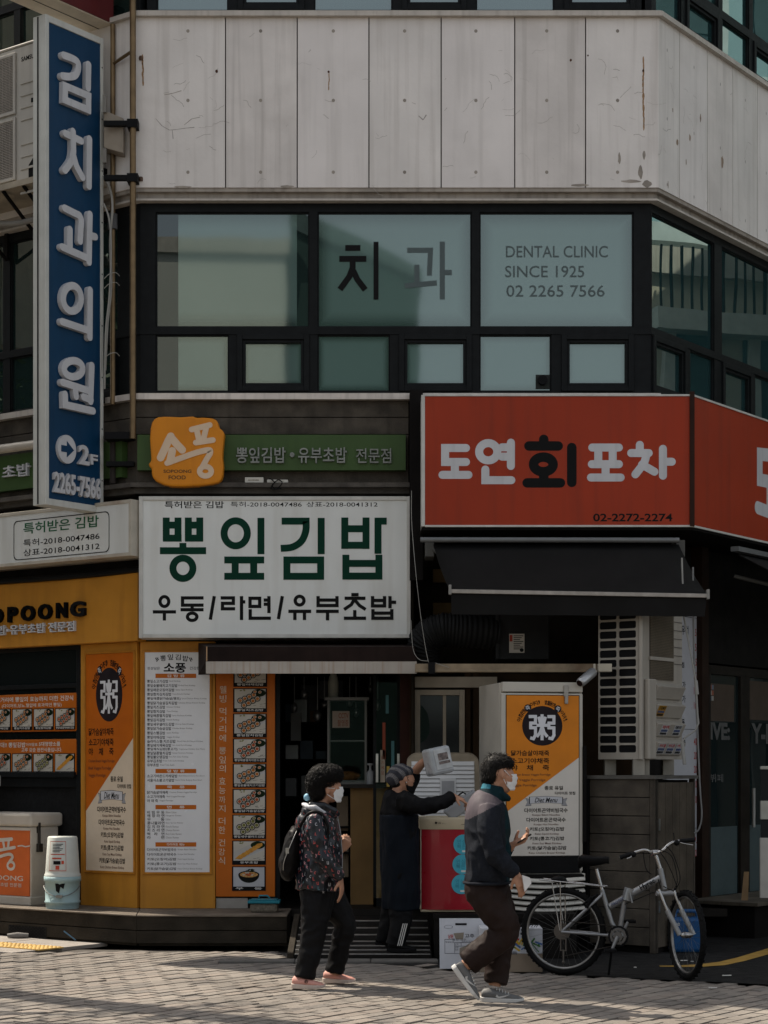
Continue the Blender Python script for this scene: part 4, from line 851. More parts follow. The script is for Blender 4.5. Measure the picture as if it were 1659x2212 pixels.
# ---- big white lightbox
WO = .32
wb = thing('sign_box', 'big white lightbox with four large green Korean letters', 'sign', FP.pt(FP.s(593), 3.4, .2))
a0, a1, z0, z1 = FP.rect(300, 1072, 887, 1378, WO)
m = MB(); m.box(FP, a0 + .02, a1 - .02, z0 + .02, z1 - .02, .02, WO - .012); m.build('face_panel', SIGNW, wb)
m = MB(); m.frame(FP, a0, a1, z0, z1, .02, WO, .036); m.build('sign_frame', ALU, wb, bevel=.004)
o = WO - .0115
m = MB()
st = [[(205, 685), (205, 812)], [(270, 685), (270, 812)], [(205, 727), (270, 727)], [(187, 799), (290, 799)], [(327, 685), (327, 812)], [(390, 685), (390, 812)], [(327, 727), (390, 727)], [(309, 799), (409, 799)],
      [(297, 825), (297, 868)], [(170, 868), (425, 868)], O(297, 965, 55, 56, 40),
      O(588, 772, 64, 69, 40), [(727, 687), (727, 887)], [(525, 919), (745, 919)], [(525, 1009), (745, 1009)], [(585, 919), (585, 1009)], [(687, 919), (687, 1009)],
      [(841, 705), (976, 705)] + Cv((976, 706), (974, 760), (950, 815), (900, 848), (836, 855)), [(1059, 687), (1059, 887)], Rr(870, 919, 1056, 1009),
      [(1189, 685), (1189, 858)], [(1306, 685), (1306, 858)], [(1189, 747), (1306, 747)], [(1171, 838), (1325, 838)], [(1372, 885), (1372, 705), (1420, 705)],
      [(1195, 890), (1195, 1027)], [(1377, 890), (1377, 1027)], [(1195, 938), (1377, 938)], [(1177, 1008), (1396, 1008)]]
strokes(m, FP, st, 38.5 / 2.551 * (17.9 - WO) / F, o, 0, 0, 'butt', T5, step=.00012)
m.build('big_lettering', INKG, wb, recalc=False)
m = MB()
st = [O(195, 1148, 24, 27), [(131, 1205), (259, 1205)], [(195, 1205), (195, 1253)], [(411, 1128), (295, 1128), (295, 1168), (411, 1168)], [(348, 1168), (348, 1193)], [(284, 1193), (411, 1193)], O(348, 1232, 26, 20),
      [(470, 1118), (448, 1248)], [(505, 1128), (575, 1128), (575, 1158), (515, 1158), (515, 1188), (585, 1188)], [(620, 1118), (620, 1250)], [(620, 1150), (641, 1150)],
      Rr(667, 1130, 720, 1175), [(771, 1118), (771, 1212)], [(742, 1140), (771, 1140)], [(742, 1163), (771, 1163)], [(668, 1190), (668, 1240), (782, 1240)], [(845, 1118), (823, 1245)],
      O(940, 1143, 24, 24), [(878, 1202), (1004, 1202)], [(914, 1202), (914, 1250)], [(967, 1202), (967, 1250)], [(1042, 1118), (1042, 1170), (1146, 1170), (1146, 1118)], [(1042, 1140), (1146, 1140)], [(1031, 1202), (1156, 1202)], [(1094, 1202), (1094, 1252)],
      [(1225, 1110), (1265, 1110)], [(1188, 1130), (1303, 1130)], [(1245, 1130), (1225, 1165), (1185, 1192)], [(1245, 1140), (1270, 1170), (1304, 1192)], [(1244, 1195), (1244, 1240)], [(1184, 1240), (1306, 1240)],
      [(1342, 1118), (1342, 1172), (1408, 1172), (1408, 1118)], [(1342, 1142), (1408, 1142)], [(1438, 1118), (1438, 1185)], [(1438, 1152), (1472, 1152)], [(1344, 1190), (1344, 1240), (1448, 1240), (1448, 1190)], [(1344, 1212), (1448, 1212)]]
strokes(m, FP, st, 18.5 / 2.551 * (17.9 - WO) / F, o, 0, 0, 'butt', T5, step=.00012)
txt(m, FP, '특허받은 김밥', *T5(196, 595), *T5(523, 634), o, 0, .014)
txt(m, FP, '특허-2018-0047486', *T5(560, 598), *T5(952, 627), o, 0, .006); txt(m, FP, '상표-2018-0041312', *T5(978, 598), *T5(1370, 627), o, 0, .006)
m.build('small_lettering', INKB, wb, recalc=False)
# ---- orange brown canopy over the door
cn = thing('door_canopy', 'dark brown box canopy with stained cream valance above the shop door', 'canopy', FP.pt(FP.s(660), 2.5, .3))
Yf = 17.25; l0, l1 = P(445, 0, Yf).x, P(900, 0, Yf).x; zt = P(0, 1397, Yf).z; zb = P(0, 1428, Yf).z; lb = P(425, 0, 17.6).x; ztb = P(0, 1387, 17.6).z
m = MB(); m.hexa([(l0, Yf, zb), (l1, Yf, zb), (l1, 17.9, zb), (lb, 17.75, zb - .10), (l0, Yf, zt), (l1 - .02, Yf, zt), (l1 - .04, 17.85, ztb), (lb, 17.75, ztb)])
m.build('canopy_box', mat('canopy_brown', (.030, .018, .015), .6, var=.35, scale=4, streak=.5), cn)
m = MB(); m.wbox(l0, l1, Yf - .012, Yf + .02, P(0, 1455, Yf).z, P(0, 1429, Yf).z); m.build('valance', mat('valance_cream', (.38, .345, .30), .55, var=.1, streak=.75, scol=(.26, .16, .09), sscale=22), cn)
m = MB(); m.wbox(l0 + .002, l0 + .012, Yf - .006, Yf + .01, zb, zt + .002); m.build('edge_trim', mat('trim_warm', (.40, .25, .14), .5), cn)
# ---- yellow corner boards (front and left faces)
pz0 = .277
yb = thing('menu_board', 'mustard yellow board holding the white price list, front of the corner', 'menu board', FP.pt(FP.s(380), pz0, .02))
m = MB(); a0, a1 = FP.s(300, .03), FP.s(465, .03); m.box(FP, a0 + .012, a1, pz0, zf(1386), -.05, .03)
m.build('panel', YELLOW, yb, bevel=.006)
YD = mat('yellow_trim', (.40, .16, .014), .45, var=.2, scale=8, grime=.35, scol=(.06, .03, .015))
m = MB(); q = FP.rect(308, 1404, 458, 1889, .03); m.frame(FP, *q, .03, .045, .022); m.build('frame', YD, yb, bevel=.003)
MO = .034
PAPER = mat('menu_paper', (.60, .61, .63), .22, var=.03, spec=.6, coat=.25)
m = MB(); q = FP.rect(313, 1409, 453, 1884, MO); m.box(FP, q[0], q[1], q[2], q[3], .0305, MO, 0); pr = m.build('price_list', PAPER, yb)
T8 = lambda x, y: (292 + x / 4.066, 1380 + y / 4.066)
m = MB(); mo = MO + .001
def tx(body, x0, y0, x1, y1, mi=0, bold=.012): txt(m, FP, body, *T8(x0, y0), *T8(x1, y1), mo, mi, bold)
for ch, x, y, r in (('뽕', 246, 170, .12), ('잎', 309, 160, .03), ('김', 376, 161, -.03), ('밥', 442, 172, -.12)):
    a, z = FP.sz(*T8(x, y), mo); s_ = 25 / 4.066 * .0043; txm(m, FP, ch, a - s_, a + s_, z - s_, z + s_, mo, 0, .014, rot=r)
tx('소풍', 250, 212, 446, 298, 0, .03); tx('정성담은', 106, 246, 217, 272, 0, .004); tx('건강한 한끼', 478, 244, 640, 272, 0, .004)
for x in (192, 488):
    for i in range(5):
        a, z = FP.sz(*T8(x + (i - 2) * 5, 182 + (i % 3 - 1) * 12), mo); m.disc(FP, a, z, .009, .005, mo + i * .0001, 0, 8, .8 if x < 300 else -.8)
heads = [(325, '김 밥 류'), (1161, '덮 밥 류'), (1302, '죽    류'), (1478, '면    류'), (1806, '다이어트 메뉴')]
for y, s_ in heads:
    q = FP.rect(*T8(178, y - 19), *T8(536, y + 19), mo); m.box(FP, *q, mo - .0005, mo + .0005, 1); hw = 78 if len(s_) < 9 else 125
    a0_, a1_, z0_, z1_ = FP.rect(*T8(357 - hw, y - 13), *T8(357 + hw, y + 13), mo); txm(m, FP, s_, a0_, a1_, z0_, z1_, mo + .001, 2, .016)
ITEMS = [('뽕잎소고기김밥', 290, 'Beef Kimbap', 300, 398, 373), ('뽕잎숯불돼지고기김밥', 371, 'Grilled Pork Kimbap', 379, 527, 411), ('뽕잎매운오징어김밥', 344, 'Spicy Squid Kimbap', 356, 504, 449), ('뽕잎참치김치김밥', 317, 'Tuna Kimchi Kimbap', 326, 480, 487),
  ('뽕잎매콤닭가슴살(땡초)', 398, 'Spicy Chicken Breast Kimbap', 407, 628, 526), ('뽕잎닭가슴살김치김밥', 371, 'Chicken Breast Kimchi Kimbap', 382, 615, 564), ('뽕잎치즈김밥', 263, 'Cheese Kimbap', 276, 395, 600), ('뽕잎참치김밥', 263, 'Tuna Kimbap', 276, 374, 638),
  ('뽕잎매콤멸치김밥', 317, 'Spicy Anchovy Kimbap', 325, 497, 675), ('뽕잎김치김밥', 263, 'Kimchi Kimbap', 276, 388, 713), ('뽕잎새우샐러드김밥', 344, 'Shrimp Salad Kimbap', 354, 515, 751), ('뽕잎닭가슴살김밥', 317, 'Chicken Breast Kimbap', 325, 503, 788), ('뽕잎스팸김밥', 263, 'Spam Kimbap', 276, 382, 827),
  ('뽕잎야채김밥', 263, 'Veggie Kimbap', 276, 390, 865), ('슬라이스햄·치즈김밥', 355, 'Sliced Ham & Cheese Kimbap', 367, 595, 901), ('뽕잎돼지제육김밥', 317, 'Stir-fried Pork Kimbap', 327, 497, 936), ('뽕잎채식김밥(콩고기)', 371, 'Vegetarian Kimbap (Soy Meat)', 383, 611, 970), ('뽕잎달콤멸치김밥', 317, 'Sweet Anchovy Kimbap', 327, 507, 1004),
  ('뽕잎불오뎅김밥', 290, 'Fire Fish Cake Kimbap', 299, 467, 1038), ('유부김초밥', 236, 'Fried Tofu Sushi Kimbap', 244, 428, 1073), ('유부초밥', 208, 'Fried Tofu Sushi', 220, 343, 1108),
  ('소고기바몬드카레덮밥', 371, 'Beef Almond Curry Rice Bowl', 383, 608, 1205), ('서울식소불고기덮밥', 344, 'Seoul-Style Bulgogi Rice Bowl', 353, 586, 1242), ('닭가슴살야채죽', 290, 'Chicken Breast Veggie Porridge', 301, 542, 1349), ('소고기야채죽', 262, 'Beef Veggie Porridge', 277, 438, 1386), ('야 채 죽', 200, 'Veggie Porridge', 213, 333, 1422),
  ('비 빔 우 동', 257, 'Bibim Udon', 269, 362, 1524), ('해 장 라 면', 257, 'Hangover Ramen', 269, 405, 1554), ('우        동', 257, 'Udon', 269, 310, 1586), ('콩나물라면', 257, 'Bean Sprout Ramen', 269, 420, 1618), ('김 치 라 면', 257, 'Kimchi Ramen', 269, 381, 1650), ('치 즈 라 면', 257, 'Cheese Ramen', 269, 387, 1681), ('떡   라   면', 257, 'Rice Cake Ramen', 269, 407, 1714), ('라        면', 257, 'Classic Ramen', 269, 383, 1745),
  ('다이어트곤약비빔국수', 362, 'Konjac Bibim Noodles', 374, 539, 1852), ('다이어트온곤약국수', 362, 'Konjac Hot Noodles', 374, 520, 1894), ('키토(오징어)김밥', 362, 'Keto Squid Kimbap', 374, 517, 1937), ('키토(콩고기)김밥', 362, 'Keto Soy Meat Kimbap', 374, 547, 1978), ('키토(닭가슴살)김밥', 362, 'Keto Chicken Breast Kimbap', 374, 590, 2021)]
for k_, x1, e_, ex0, ex1, y in ITEMS:
    tx(k_, 105, y - 14, x1, y + 14, 0, .014); tx(e_, ex0, y - 9, ex1, y + 8, 3, .0)
m.build('printed_lettering', [INKB, DORANGE, INKW, mat('print_grey', (.16, .16, .16), .5)], pr, recalc=False)
def porridge_poster(pl, a0, a1, z0, z1, o, parent, base='cream'):
    W_, H_ = a1 - a0, z1 - z0; X = lambda t: a0 + t * W_; Z = lambda t: z1 - t * H_
    m = MB(); m.box(pl, a0, a1, z0, z1, o - .003, o, 0)
    pst = m.build('porridge_poster', mat('poster_' + base, (.60, .50, .38) if base == 'cream' else (.60, .56, .50), .4, var=.05, coat=.15), parent)
    m = MB()
    m.add([pl.pt(X(0), Z(0), o + .0006), pl.pt(X(0), Z(.726), o + .0006), pl.pt(X(1), Z(.387), o + .0006), pl.pt(X(1), Z(0), o + .0006)], [(0, 1, 2, 3)], 0 if base == 'cream' else 7)
    cx, cz = X(.493), Z(.189); rx, rz = .279 * W_, .124 * H_
    m.disc(pl, cx, cz, rx, rz, o + .0012, 2, 40)
    # heading curved over the disc
    def arc(body, t0, t1, k=1.19):
        n = len(body)
        for i, ch in enumerate(body):
            if ch == ' ': continue
            t = math.radians(t0 + (t1 - t0) * (i + .5) / n); x = cx + rx * k * math.sin(t); z = cz + rz * k * math.cos(t); h = .028 * H_; wd = min(h, .075 * W_)
            s_ = .35 if ch in ',!' else 1
            txm(m, pl, ch, x - wd / 2 * s_, x + wd / 2 * s_, z - h / 2, z + h / 2, o + .0022, 1, .02, rot=-t * .8)
    arc('아침엔', -80, -48); arc('이지, 힘들땐', -30, 32); arc('이야!', 52, 80)
    for t in (-39, 42):
        t = math.radians(t); x = cx + rx * 1.15 * math.sin(t); z = cz + rz * 1.15 * math.cos(t); m.disc(pl, x, z, .05 * W_, .023 * H_, o + .0016, 2, 20)
        txm(m, pl, '죽', x - .03 * W_, x + .03 * W_, z - .014 * H_, z + .014 * H_, o + .0026, 3, .012, rot=-t * .7)
    # the big character, drawn stroke by stroke
    K = lambda x, y: (X(.314 + .349 * x), Z(.122 + .152 * y)); w_ = .034 * W_ * 1.0
    ks = [[(.02, .06), (.24, .06), (.24, .33), (.05, .33), (.05, .52), (.24, .52), (.24, .82), (.16, .97), (.08, .95)], [(.76, .06), (.97, .06), (.97, .33), (.77, .33), (.77, .52), (.97, .52), (.97, .82), (.90, .97), (.80, .95)],
          [(.5, .02), (.5, .98)], [(.33, .42), (.67, .42)], [(.38, .12), (.43, .32)], [(.62, .12), (.57, .32)], [(.5, .45), (.42, .72), (.32, .85)], [(.5, .45), (.58, .72), (.68, .85)]]
    for i, s_ in enumerate(ks):
        q = [Vector(K(*p)) for p in s_]
        for j in range(len(q) - 1):
            d = (q[j + 1] - q[j]); d = d.normalized(); nn = Vector((-d.y, d.x)) * w_ * .62; e = d * w_ * .5
            m.add([pl.pt(*(q[j] - e + nn), o + .0022 + .0001 * i + .00002 * j), pl.pt(*(q[j] - e - nn), o + .0022 + .0001 * i + .00002 * j), pl.pt(*(q[j + 1] + e - nn), o + .0022 + .0001 * i + .00002 * j), pl.pt(*(q[j + 1] + e + nn), o + .0022 + .0001 * i + .00002 * j)], [(0, 1, 2, 3)], 3)
    def T(body, x0, y0, x1, y1, mi=1, bold=.014): txm(m, pl, body, X(x0), X(x1), Z(y1), Z(y0), o + .002, mi, bold)
    T('닭가슴살야채죽', .06, .342, .588, .377, 1, .02); T('소고기야채죽', .06, .39, .588, .425, 1, .02); T('야    채    죽', .06, .433, .588, .468, 1, .02)
    T('Chicken Breast Veggie Porridge', .058, .487, .605, .504, 4, .004); T('Beef Veggie Porridge', .058, .519, .535, .538, 4, .004); T('Veggie Porridge', .058, .552, .415, .572, 4, .004)
    T('종로 유일', .523, .564, .779, .590, 1, .022); T('다이어트 맛집', .667, .600, .949, .620, 1, .02)
    for q, mi in (([(.256, .640), (.34, .648), (.34, .688), (.256, .690), (.285, .665)], 5), ([(.842, .640), (.76, .648), (.76, .688), (.842, .690), (.815, .665)], 5), ([(.31, .632), (.55, .628), (.78, .634), (.78, .676), (.55, .670), (.31, .676)], 6)):
        z_ = .001 if mi == 5 else .0016; m.add([pl.pt(X(a), Z(b), o + z_) for a, b in q], [tuple(range(len(q)))], 1); c_ = (sum(a for a, b in q) / len(q), sum(b for a, b in q) / len(q))
        m.add([pl.pt(X(c_[0] + (a - c_[0]) * .955), Z(c_[1] + (b - c_[1]) * .92), o + z_ + .0003) for a, b in q], [tuple(range(len(q)))], mi)
    txm(m, pl, 'Diet Menu', X(.385), X(.705), Z(.668), Z(.637), o + .0026, 1, .012, shear=.35)
    for i, (k_, e_) in enumerate((('다이어트곤약비빔국수', 'Konjac Bibim Noodles'), ('다이어트온곤약국수', 'Konjac Hot Noodles'), ('키토(오징어)김밥', 'Keto Squid Kimbap'), ('키토(콩고기)김밥', 'Keto Soy Meat Kimbap'), ('키토(닭가슴살)김밥', 'Keto Chicken Breast Kimbap'))):
        y = .703 + .0592 * i; hw = (.30, .272, .24, .24, .272)[i]; cx_ = .545 + .012 * (i > 1)
        T(k_, cx_ - hw, y, cx_ + hw, y + .028, 1, .022); hw = (.19, .17, .165, .2, .25)[i]; T(e_, cx_ - hw, y + .036, cx_ + hw, y + .052, 4, .004)
    m.build('printed_lettering', [mat('poster_orange_dark', (.44, .105, .005), .4, var=.08, coat=.2), INKB, mat('poster_disc', (.035, .026, .03), .5, var=.3), mat('poster_white', (.6, .6, .62), .5), mat('poster_brown_ink', (.09, .035, .02), .5), mat('banner_grey', (.28, .28, .29), .5), mat('banner_pale', (.50, .50, .52), .5), mat('poster_orange', (.60, .19, .008), .4, var=.08)], pst, recalc=False)
    return pst
yl = thing('menu_board', 'mustard yellow board holding the orange and cream porridge poster, left of the corner', 'menu board', LP.pt(LP.s(238), pz0, .02))
m = MB(); a0, a1 = LP.s(174, .03), LP.s(300, .03); m.box(LP, a0, min(a1, -.012), pz0, yz0, -.05, .03); m.build('panel', YELLOW, yl, bevel=.006)
q = list(LP.rect(183, 1409, 293, 1893, .03)); q[3] = zf(1404); q[2] = zf(1889)
m = MB(); m.frame(LP, *q, .03, .045, .02); m.build('frame', YD, yl, bevel=.003)
porridge_poster(LP, q[0] + .022, q[1] - .022, q[2] + .022, q[3] - .022, .035, yl)
# ---- orange food column
oc = thing('food_board', 'tall orange board with a vertical slogan and a column of nine food pictures', 'food board', FP.pt(FP.s(530), zf(1937), 0))
q = FP.rect(466, 1440, 594, 1937, .02); m = MB(); m.box(FP, *q, -.03, .02); m.build('board', DORANGE, oc, bevel=.003)
T6 = lambda x, y: (451.2 + x / 4.276, 1446.6 + y / 4.276)
m = MB()
for ch, y0, y1 in (('웰', 150, 218), ('빙', 235, 303), ('먹', 350, 418), ('거', 435, 497), ('리', 515, 580), ('에', 600, 665), ('뽕', 715, 780), ('잎', 798, 865), ('의', 880, 948), ('효', 995, 1060), ('능', 1080, 1148), ('까', 1168, 1232), ('지', 1250, 1315), ('더', 1365, 1430), ('한', 1447, 1515), ('건', 1565, 1630), ('강', 1650, 1715), ('식', 1730, 1798)):
    x = 100 - (y0 - 150) * .008; txt(m, FP, ch, *T6(x, y0), *T6(x + 62, y1), .022, 0, .004)
m.build('slogan_lettering', mat('slogan_cream', (.56, .45, .34), .5), oc, recalc=False)
for i, (nm, kd, y0, y1) in enumerate((('뽕잎야채김밥', 'a', -62, 158), ('뽕잎치즈김밥', 'e', 172, 394), ('뽕잎참치김밥', 'a', 405, 627), ('뽕잎매콤멸치아몬드김밥', 'b', 636, 857), ('뽕잎숯불돼지고기김밥', 'e', 868, 1089), ('뽕잎닭가슴살김밥', 'b', 1103, 1326), ('뽕잎새우샐러드김밥', 'f', 1340, 1563), ('유부초밥', 'tofu', 1578, 1802), ('우    동', 'bowl', 1817, 2042))):
    x = 226 - i * 1.6; food(FP, *T6(x, y0), *T6(x + 312, y1), .026, nm, kd, oc)
m = MB(); m.box(FP, FP.s(467), FP.s(535), .278, zf(1940), -.05, .0); tag(m.build('metal_plinth', mat('plinth_pale', (.30, .28, .25), .5, var=.15)), 'pale metal plinth under the tall orange food board', 'plinth')
# ---- plastic food box with turquoise lid on the deck
fx = P(571, 1963, 17.45); fb = thing('food_box', 'clear plastic box with turquoise lid on the deck beside the door', 'box', (fx.x, 17.45, .277))
m = MB(); m.wbox(fx.x - .125, fx.x + .125, 17.36, 17.55, .277, .36); m.build('tray', mat('clear_plastic_grains', (.15, .13, .10), .3, var=.4, scale=60), fb, bevel=.02)
m = MB(); m.wbox(fx.x - .145, fx.x + .145, 17.34, 17.57, .36, .385); m.wbox(fx.x - .12, fx.x + .12, 17.36, 17.55, .385, .395); TQ = mat('lid_turquoise', (.015, .17, .22), .35, var=.1); m.build('lid', TQ, fb, bevel=.008)
m = MB(); m.tube([(fx.x - .05, 17.45, .395), (fx.x - .045, 17.45, .425), (fx.x + .03, 17.45, .425), (fx.x + .05, 17.45, .40)], .008, 6); m.build('handle', TQ, fb)
# ---- ramp
rp = thing('entrance_ramp', 'dark timber ramp with bright metal anti-slip strips leading to the shop door', 'ramp', (-.2, 16.4, 0))
x0, x1 = P(634, 0, 15.85).x, P(932, 0, 15.85).x; Y0, Y1, h0, h1 = 15.83, 17.07, .045, .262
m = MB(); m.hexa([(x0, Y0, 0), (x1, Y0, 0), (x1, Y1, 0), (x0, Y1, 0), (x0, Y0, h0), (x1, Y0, h0), (x1, Y1, h1), (x0, Y1, h1)])
m.build('tread', mat('ramp_dark', (.022, .020, .018), .6, var=.4, scale=8, bump=.3), rp)
m = MB(); rz = lambda y: h0 + (h1 - h0) * (y - Y0) / (Y1 - Y0)
for y in (15.84, 15.97, 16.10, 16.24, 16.45, 16.68, 16.92):
    m.hexa([(x0 + .01, y - .011, rz(y - .011) + .0015), (x1 - .01, y - .011, rz(y - .011) + .0015), (x1 - .01, y + .011, rz(y + .011) + .0015), (x0 + .01, y + .011, rz(y + .011) + .0015), (x0 + .01, y - .011, rz(y - .011) + .007), (x1 - .01, y - .011, rz(y - .011) + .007), (x1 - .01, y + .011, rz(y + .011) + .007), (x0 + .01, y + .011, rz(y + .011) + .007)])
m.build('anti_slip_strips', mat('strip_alu', (.50, .50, .50), .3, .9, var=.2, scale=20), rp)
m = MB(); m.hexa([(x0 - .05, Y0 - .02, 0), (x0, Y0 - .02, 0), (x0, 17.06, 0), (x0 - .05, 17.06, 0), (x0 - .05, Y0 - .02, .06), (x0, Y0 - .02, .06), (x0, 17.06, .29), (x0 - .05, 17.06, .29)])
m.build('side_board', DK, rp, bevel=.004)
# ================================================================== SHOP INTERIOR seen through the door
it = thing('shop_interior', 'dark kitchen room behind the shop door with floor, walls and shelf backs', 'room', (.0, 20, .27))
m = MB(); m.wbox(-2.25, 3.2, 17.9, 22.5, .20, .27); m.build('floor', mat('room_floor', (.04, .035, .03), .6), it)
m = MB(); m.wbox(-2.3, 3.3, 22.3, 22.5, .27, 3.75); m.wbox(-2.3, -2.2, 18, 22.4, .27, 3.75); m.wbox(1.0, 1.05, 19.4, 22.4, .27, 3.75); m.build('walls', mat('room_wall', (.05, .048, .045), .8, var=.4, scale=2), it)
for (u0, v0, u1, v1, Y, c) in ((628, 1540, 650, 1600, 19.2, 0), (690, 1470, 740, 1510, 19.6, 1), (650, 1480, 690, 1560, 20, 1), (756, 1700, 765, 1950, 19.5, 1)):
    A, B = P(u0, v1, Y), P(u1, v0, Y); m = MB(); m.wbox(A.x, B.x, Y, Y + .1, A.z, B.z); m.build('wall_cabinet', [mat('room_pale', (.16, .16, .15), .6), mat('room_dull', (.07, .075, .08), .5)][c], it)
rr = random.Random(21); GOODS = [mat('goods_grey', (.15, .15, .15), .4), mat('goods_steel', (.2, .2, .2), .3, .7), mat('goods_brown', (.14, .08, .04), .6), mat('goods_blue', (.07, .10, .13), .5)]
m = MB()
for (v, Y) in ((1560, 19.9), (1640, 19.7), (1720, 19.5)):
    A, B = P(612, v, Y), P(706, v, Y); m.wbox(A.x, B.x, Y, Y + .3, A.z - .02, A.z); x = A.x + .02
    while x < B.x - .1:
        w_ = rr.uniform(.05, .14); g_ = MB(); g_.wbox(x, x + w_, Y + .03, Y + .2, A.z, A.z + rr.uniform(.08, .24)); x += w_ + rr.uniform(.01, .05)
        tag(g_.build('storage_box', rr.choice(GOODS), bevel=.004), 'dim plain box standing on the dark kitchen shelves inside the shop door', 'box', 'boxes on the kitchen shelves')
m.build('kitchen_shelf', DARK, it)
for k in range(9):
    q = P(640 + 22 * k + rr.uniform(-6, 6), 1462, 19.0); l_ = rr.uniform(.12, .4); g_ = MB(); g_.tube([q, q - Vector((0, 0, l_))], .006, 5); g_.ball(q - Vector((0, 0, l_)), (rr.uniform(.02, .05), .03, rr.uniform(.02, .06)), 8)
    tag(g_.build('ladle', GOODS[1]), 'dim ladle hanging in the dark kitchen just inside the shop door', 'ladle', 'hanging kitchen ladles')
ct = thing('counter', 'plain wood counter inside the shop door behind the curly haired walker', 'counter', (P(800, 0, 18.6).x, 18.6, .27))
A, B = P(757, 1962, 18.5), P(885, 1702, 18.5)
m = MB(); m.wbox(A.x, A.x + .37, 18.5, 18.95, .27, B.z); m.build('front_panel', mat('counter_ochre', (.20, .115, .04), .6, var=.2, scale=3, streak=.3), ct)
m = MB(); m.wbox(A.x + .372, B.x, 18.52, 18.95, .27, B.z); m.build('side_panel', mat('counter_ochre2', (.13, .075, .03), .6, var=.2), ct)
m = MB(); m.wbox(A.x - .32, B.x + .05, 18.4, 19.2, B.z, B.z + .035); m.build('top', mat('counter_top', (.05, .045, .04), .4), ct)
m = MB()
for z_ in (.75, 1.0): m.wbox(A.x - .3, A.x - .01, 18.6, 18.95, z_, z_ + .02)
m.wbox(A.x - .31, A.x - .29, 18.6, 18.95, .27, B.z); m.build('shelf', DARK, ct)
m = MB()
for (u0, v0, u1, v1) in ((727, 1720, 752, 1795), (727, 1835, 753, 1895)): a_, b_ = P(u0, v1, 18.7), P(u1, v0, 18.7); m.wbox(a_.x, b_.x, 18.7, 18.9, a_.z, b_.z)
tag(m.build('carton', mat('carton_brown', (.19, .145, .10), .7, var=.2), bevel=.004), 'brown carton on the counter shelf by the walker\'s hand', 'carton')
dc = thing('display_case', 'steel framed glass food warmer on the counter behind the door', 'display case', (P(748, 0, 18.8).x, 18.8, B.z + .035))
A, B2 = P(707, 1690, 18.7), P(792, 1513, 18.7)
m = MB(); t = .02
for (x, y) in ((A.x, 18.7), (B2.x - t, 18.7), (A.x, 19.1), (B2.x - t, 19.1)): m.wbox(x, x + t, y, y + t, A.z - .02, B2.z)
m.wbox(A.x - .02, B2.x + .02, 18.68, 19.14, B2.z, B2.z + .03); m.wbox(A.x + .02, B2.x - .02, 18.71, 19.1, A.z - .02, A.z + .02); m.wbox(A.x + .02, B2.x - .02, 18.72, 19.1, (A.z + B2.z) / 2, (A.z + B2.z) / 2 + .012)
m.build('frame', mat('case_metal', (.14, .14, .135), .4, .5, var=.2), dc)
m = MB(); m.wbox(A.x + t, B2.x - t, 18.705, 18.709, A.z, B2.z); m.build('glass', clearglass('case_glass', tint=(.9, .93, .92), refl=.0), dc)
m = MB(); q0, q1 = P(718, 1572, 18.69), P(755, 1536, 18.69); PLq = PL(0, 18.69, 1, 0); m.box(PLq, q0.x, q1.x, q0.z, q1.z, -.004, .0, 0); txm(m, PLq, 'CCTV', q0.x + .06, q1.x - .01, q1.z - .07, q1.z - .02, .001, 1, .02); txm(m, PLq, '촬영중', q0.x + .05, q1.x - .01, q0.z + .015, q1.z - .085, .001, 1, .01)
m.build('paper_notice', [mat('notice_paper', (.42, .34, .28), .7), mat('notice_ink', (.30, .10, .05), .6)], dc, recalc=False)
m = MB(); m.ball((A.x + .2, 18.95, A.z + .06), (.13, .08, .05), 10, 0); m.build('fried_food', mat('food_brown', (.28, .12, .04), .6, var=.4, scale=30), dc)
bt = P(720, 1513, 18.85); m = MB(); m.lathe((bt.x, 18.85, B2.z + .03), [(.05, 0), (.053, .02), (.053, .15), (.045, .20), (.03, .23), (.03, .26), (.034, .262), (.034, .28)], 16); tag(m.build('bottle', mat('milk_white', (.42, .43, .37), .35)), 'milky white bottle standing on the glass food warmer', 'bottle')
sp = P(800, 1690, 18.6); m = MB(); m.lathe((sp.x, 18.6, B.z + .036), [(.036, 0), (.038, .02), (.038, .11), (.02, .13), (.012, .14), (.012, .18), (.03, .185), (.03, .2)], 14); tag(m.build('pump_bottle', mat('pump_white', (.36, .37, .38), .3)), 'small white pump bottle on the counter, right of the food warmer', 'bottle')
# sliding glass doors
dr = thing('glass_door', 'half open framed glass shop door with steel pull handles', 'door', (P(860, 0, 17.95).x, 17.95, .28))
m = MB(); m.wbox(P(864, 0, 17.95).x, P(887, 0, 17.95).x, 17.88, 18.05, .277, zf(1440)); m.build('door_post', mat('post_redbrown', (.06, .022, .015), .5, var=.3), dr)
m = MB(); a0, a1 = P(806, 0, 18.1).x, P(864, 0, 18.1).x; m.wbox(a0, a0 + .03, 18.08, 18.12, .28, zf(1440)); m.wbox(a1 - .03, a1, 18.08, 18.12, .28, zf(1440)); m.wbox(a0, a1, 18.08, 18.12, .28, .36); m.wbox(P(596, 0, 18).x, P(606, 0, 18).x, 17.9, 18.0, .28, zf(1440)); m.build('door_frame', FRAME, dr)
m = MB(); m.wbox(a0 + .03, a1 - .03, 18.095, 18.103, .36, zf(1440)); m.build('door_glass', clearglass('door_glass', tint=(.85, .9, .88), refl=.0), dr)
for u in (812, 858): m = MB(); q = P(u, 1640, 18.03); m.wbox(q.x, q.x + .022, 18.02, 18.05, zf(1690), zf(1628)); m.build('handle', STEEL, dr)
m = MB(); q = P(826, 1640, 18.07); PLq = PL(0, 18.07, 1, 0); m.box(PLq, q.x - .02, q.x + .025, zf(1690), zf(1620), -.004, 0, 0)
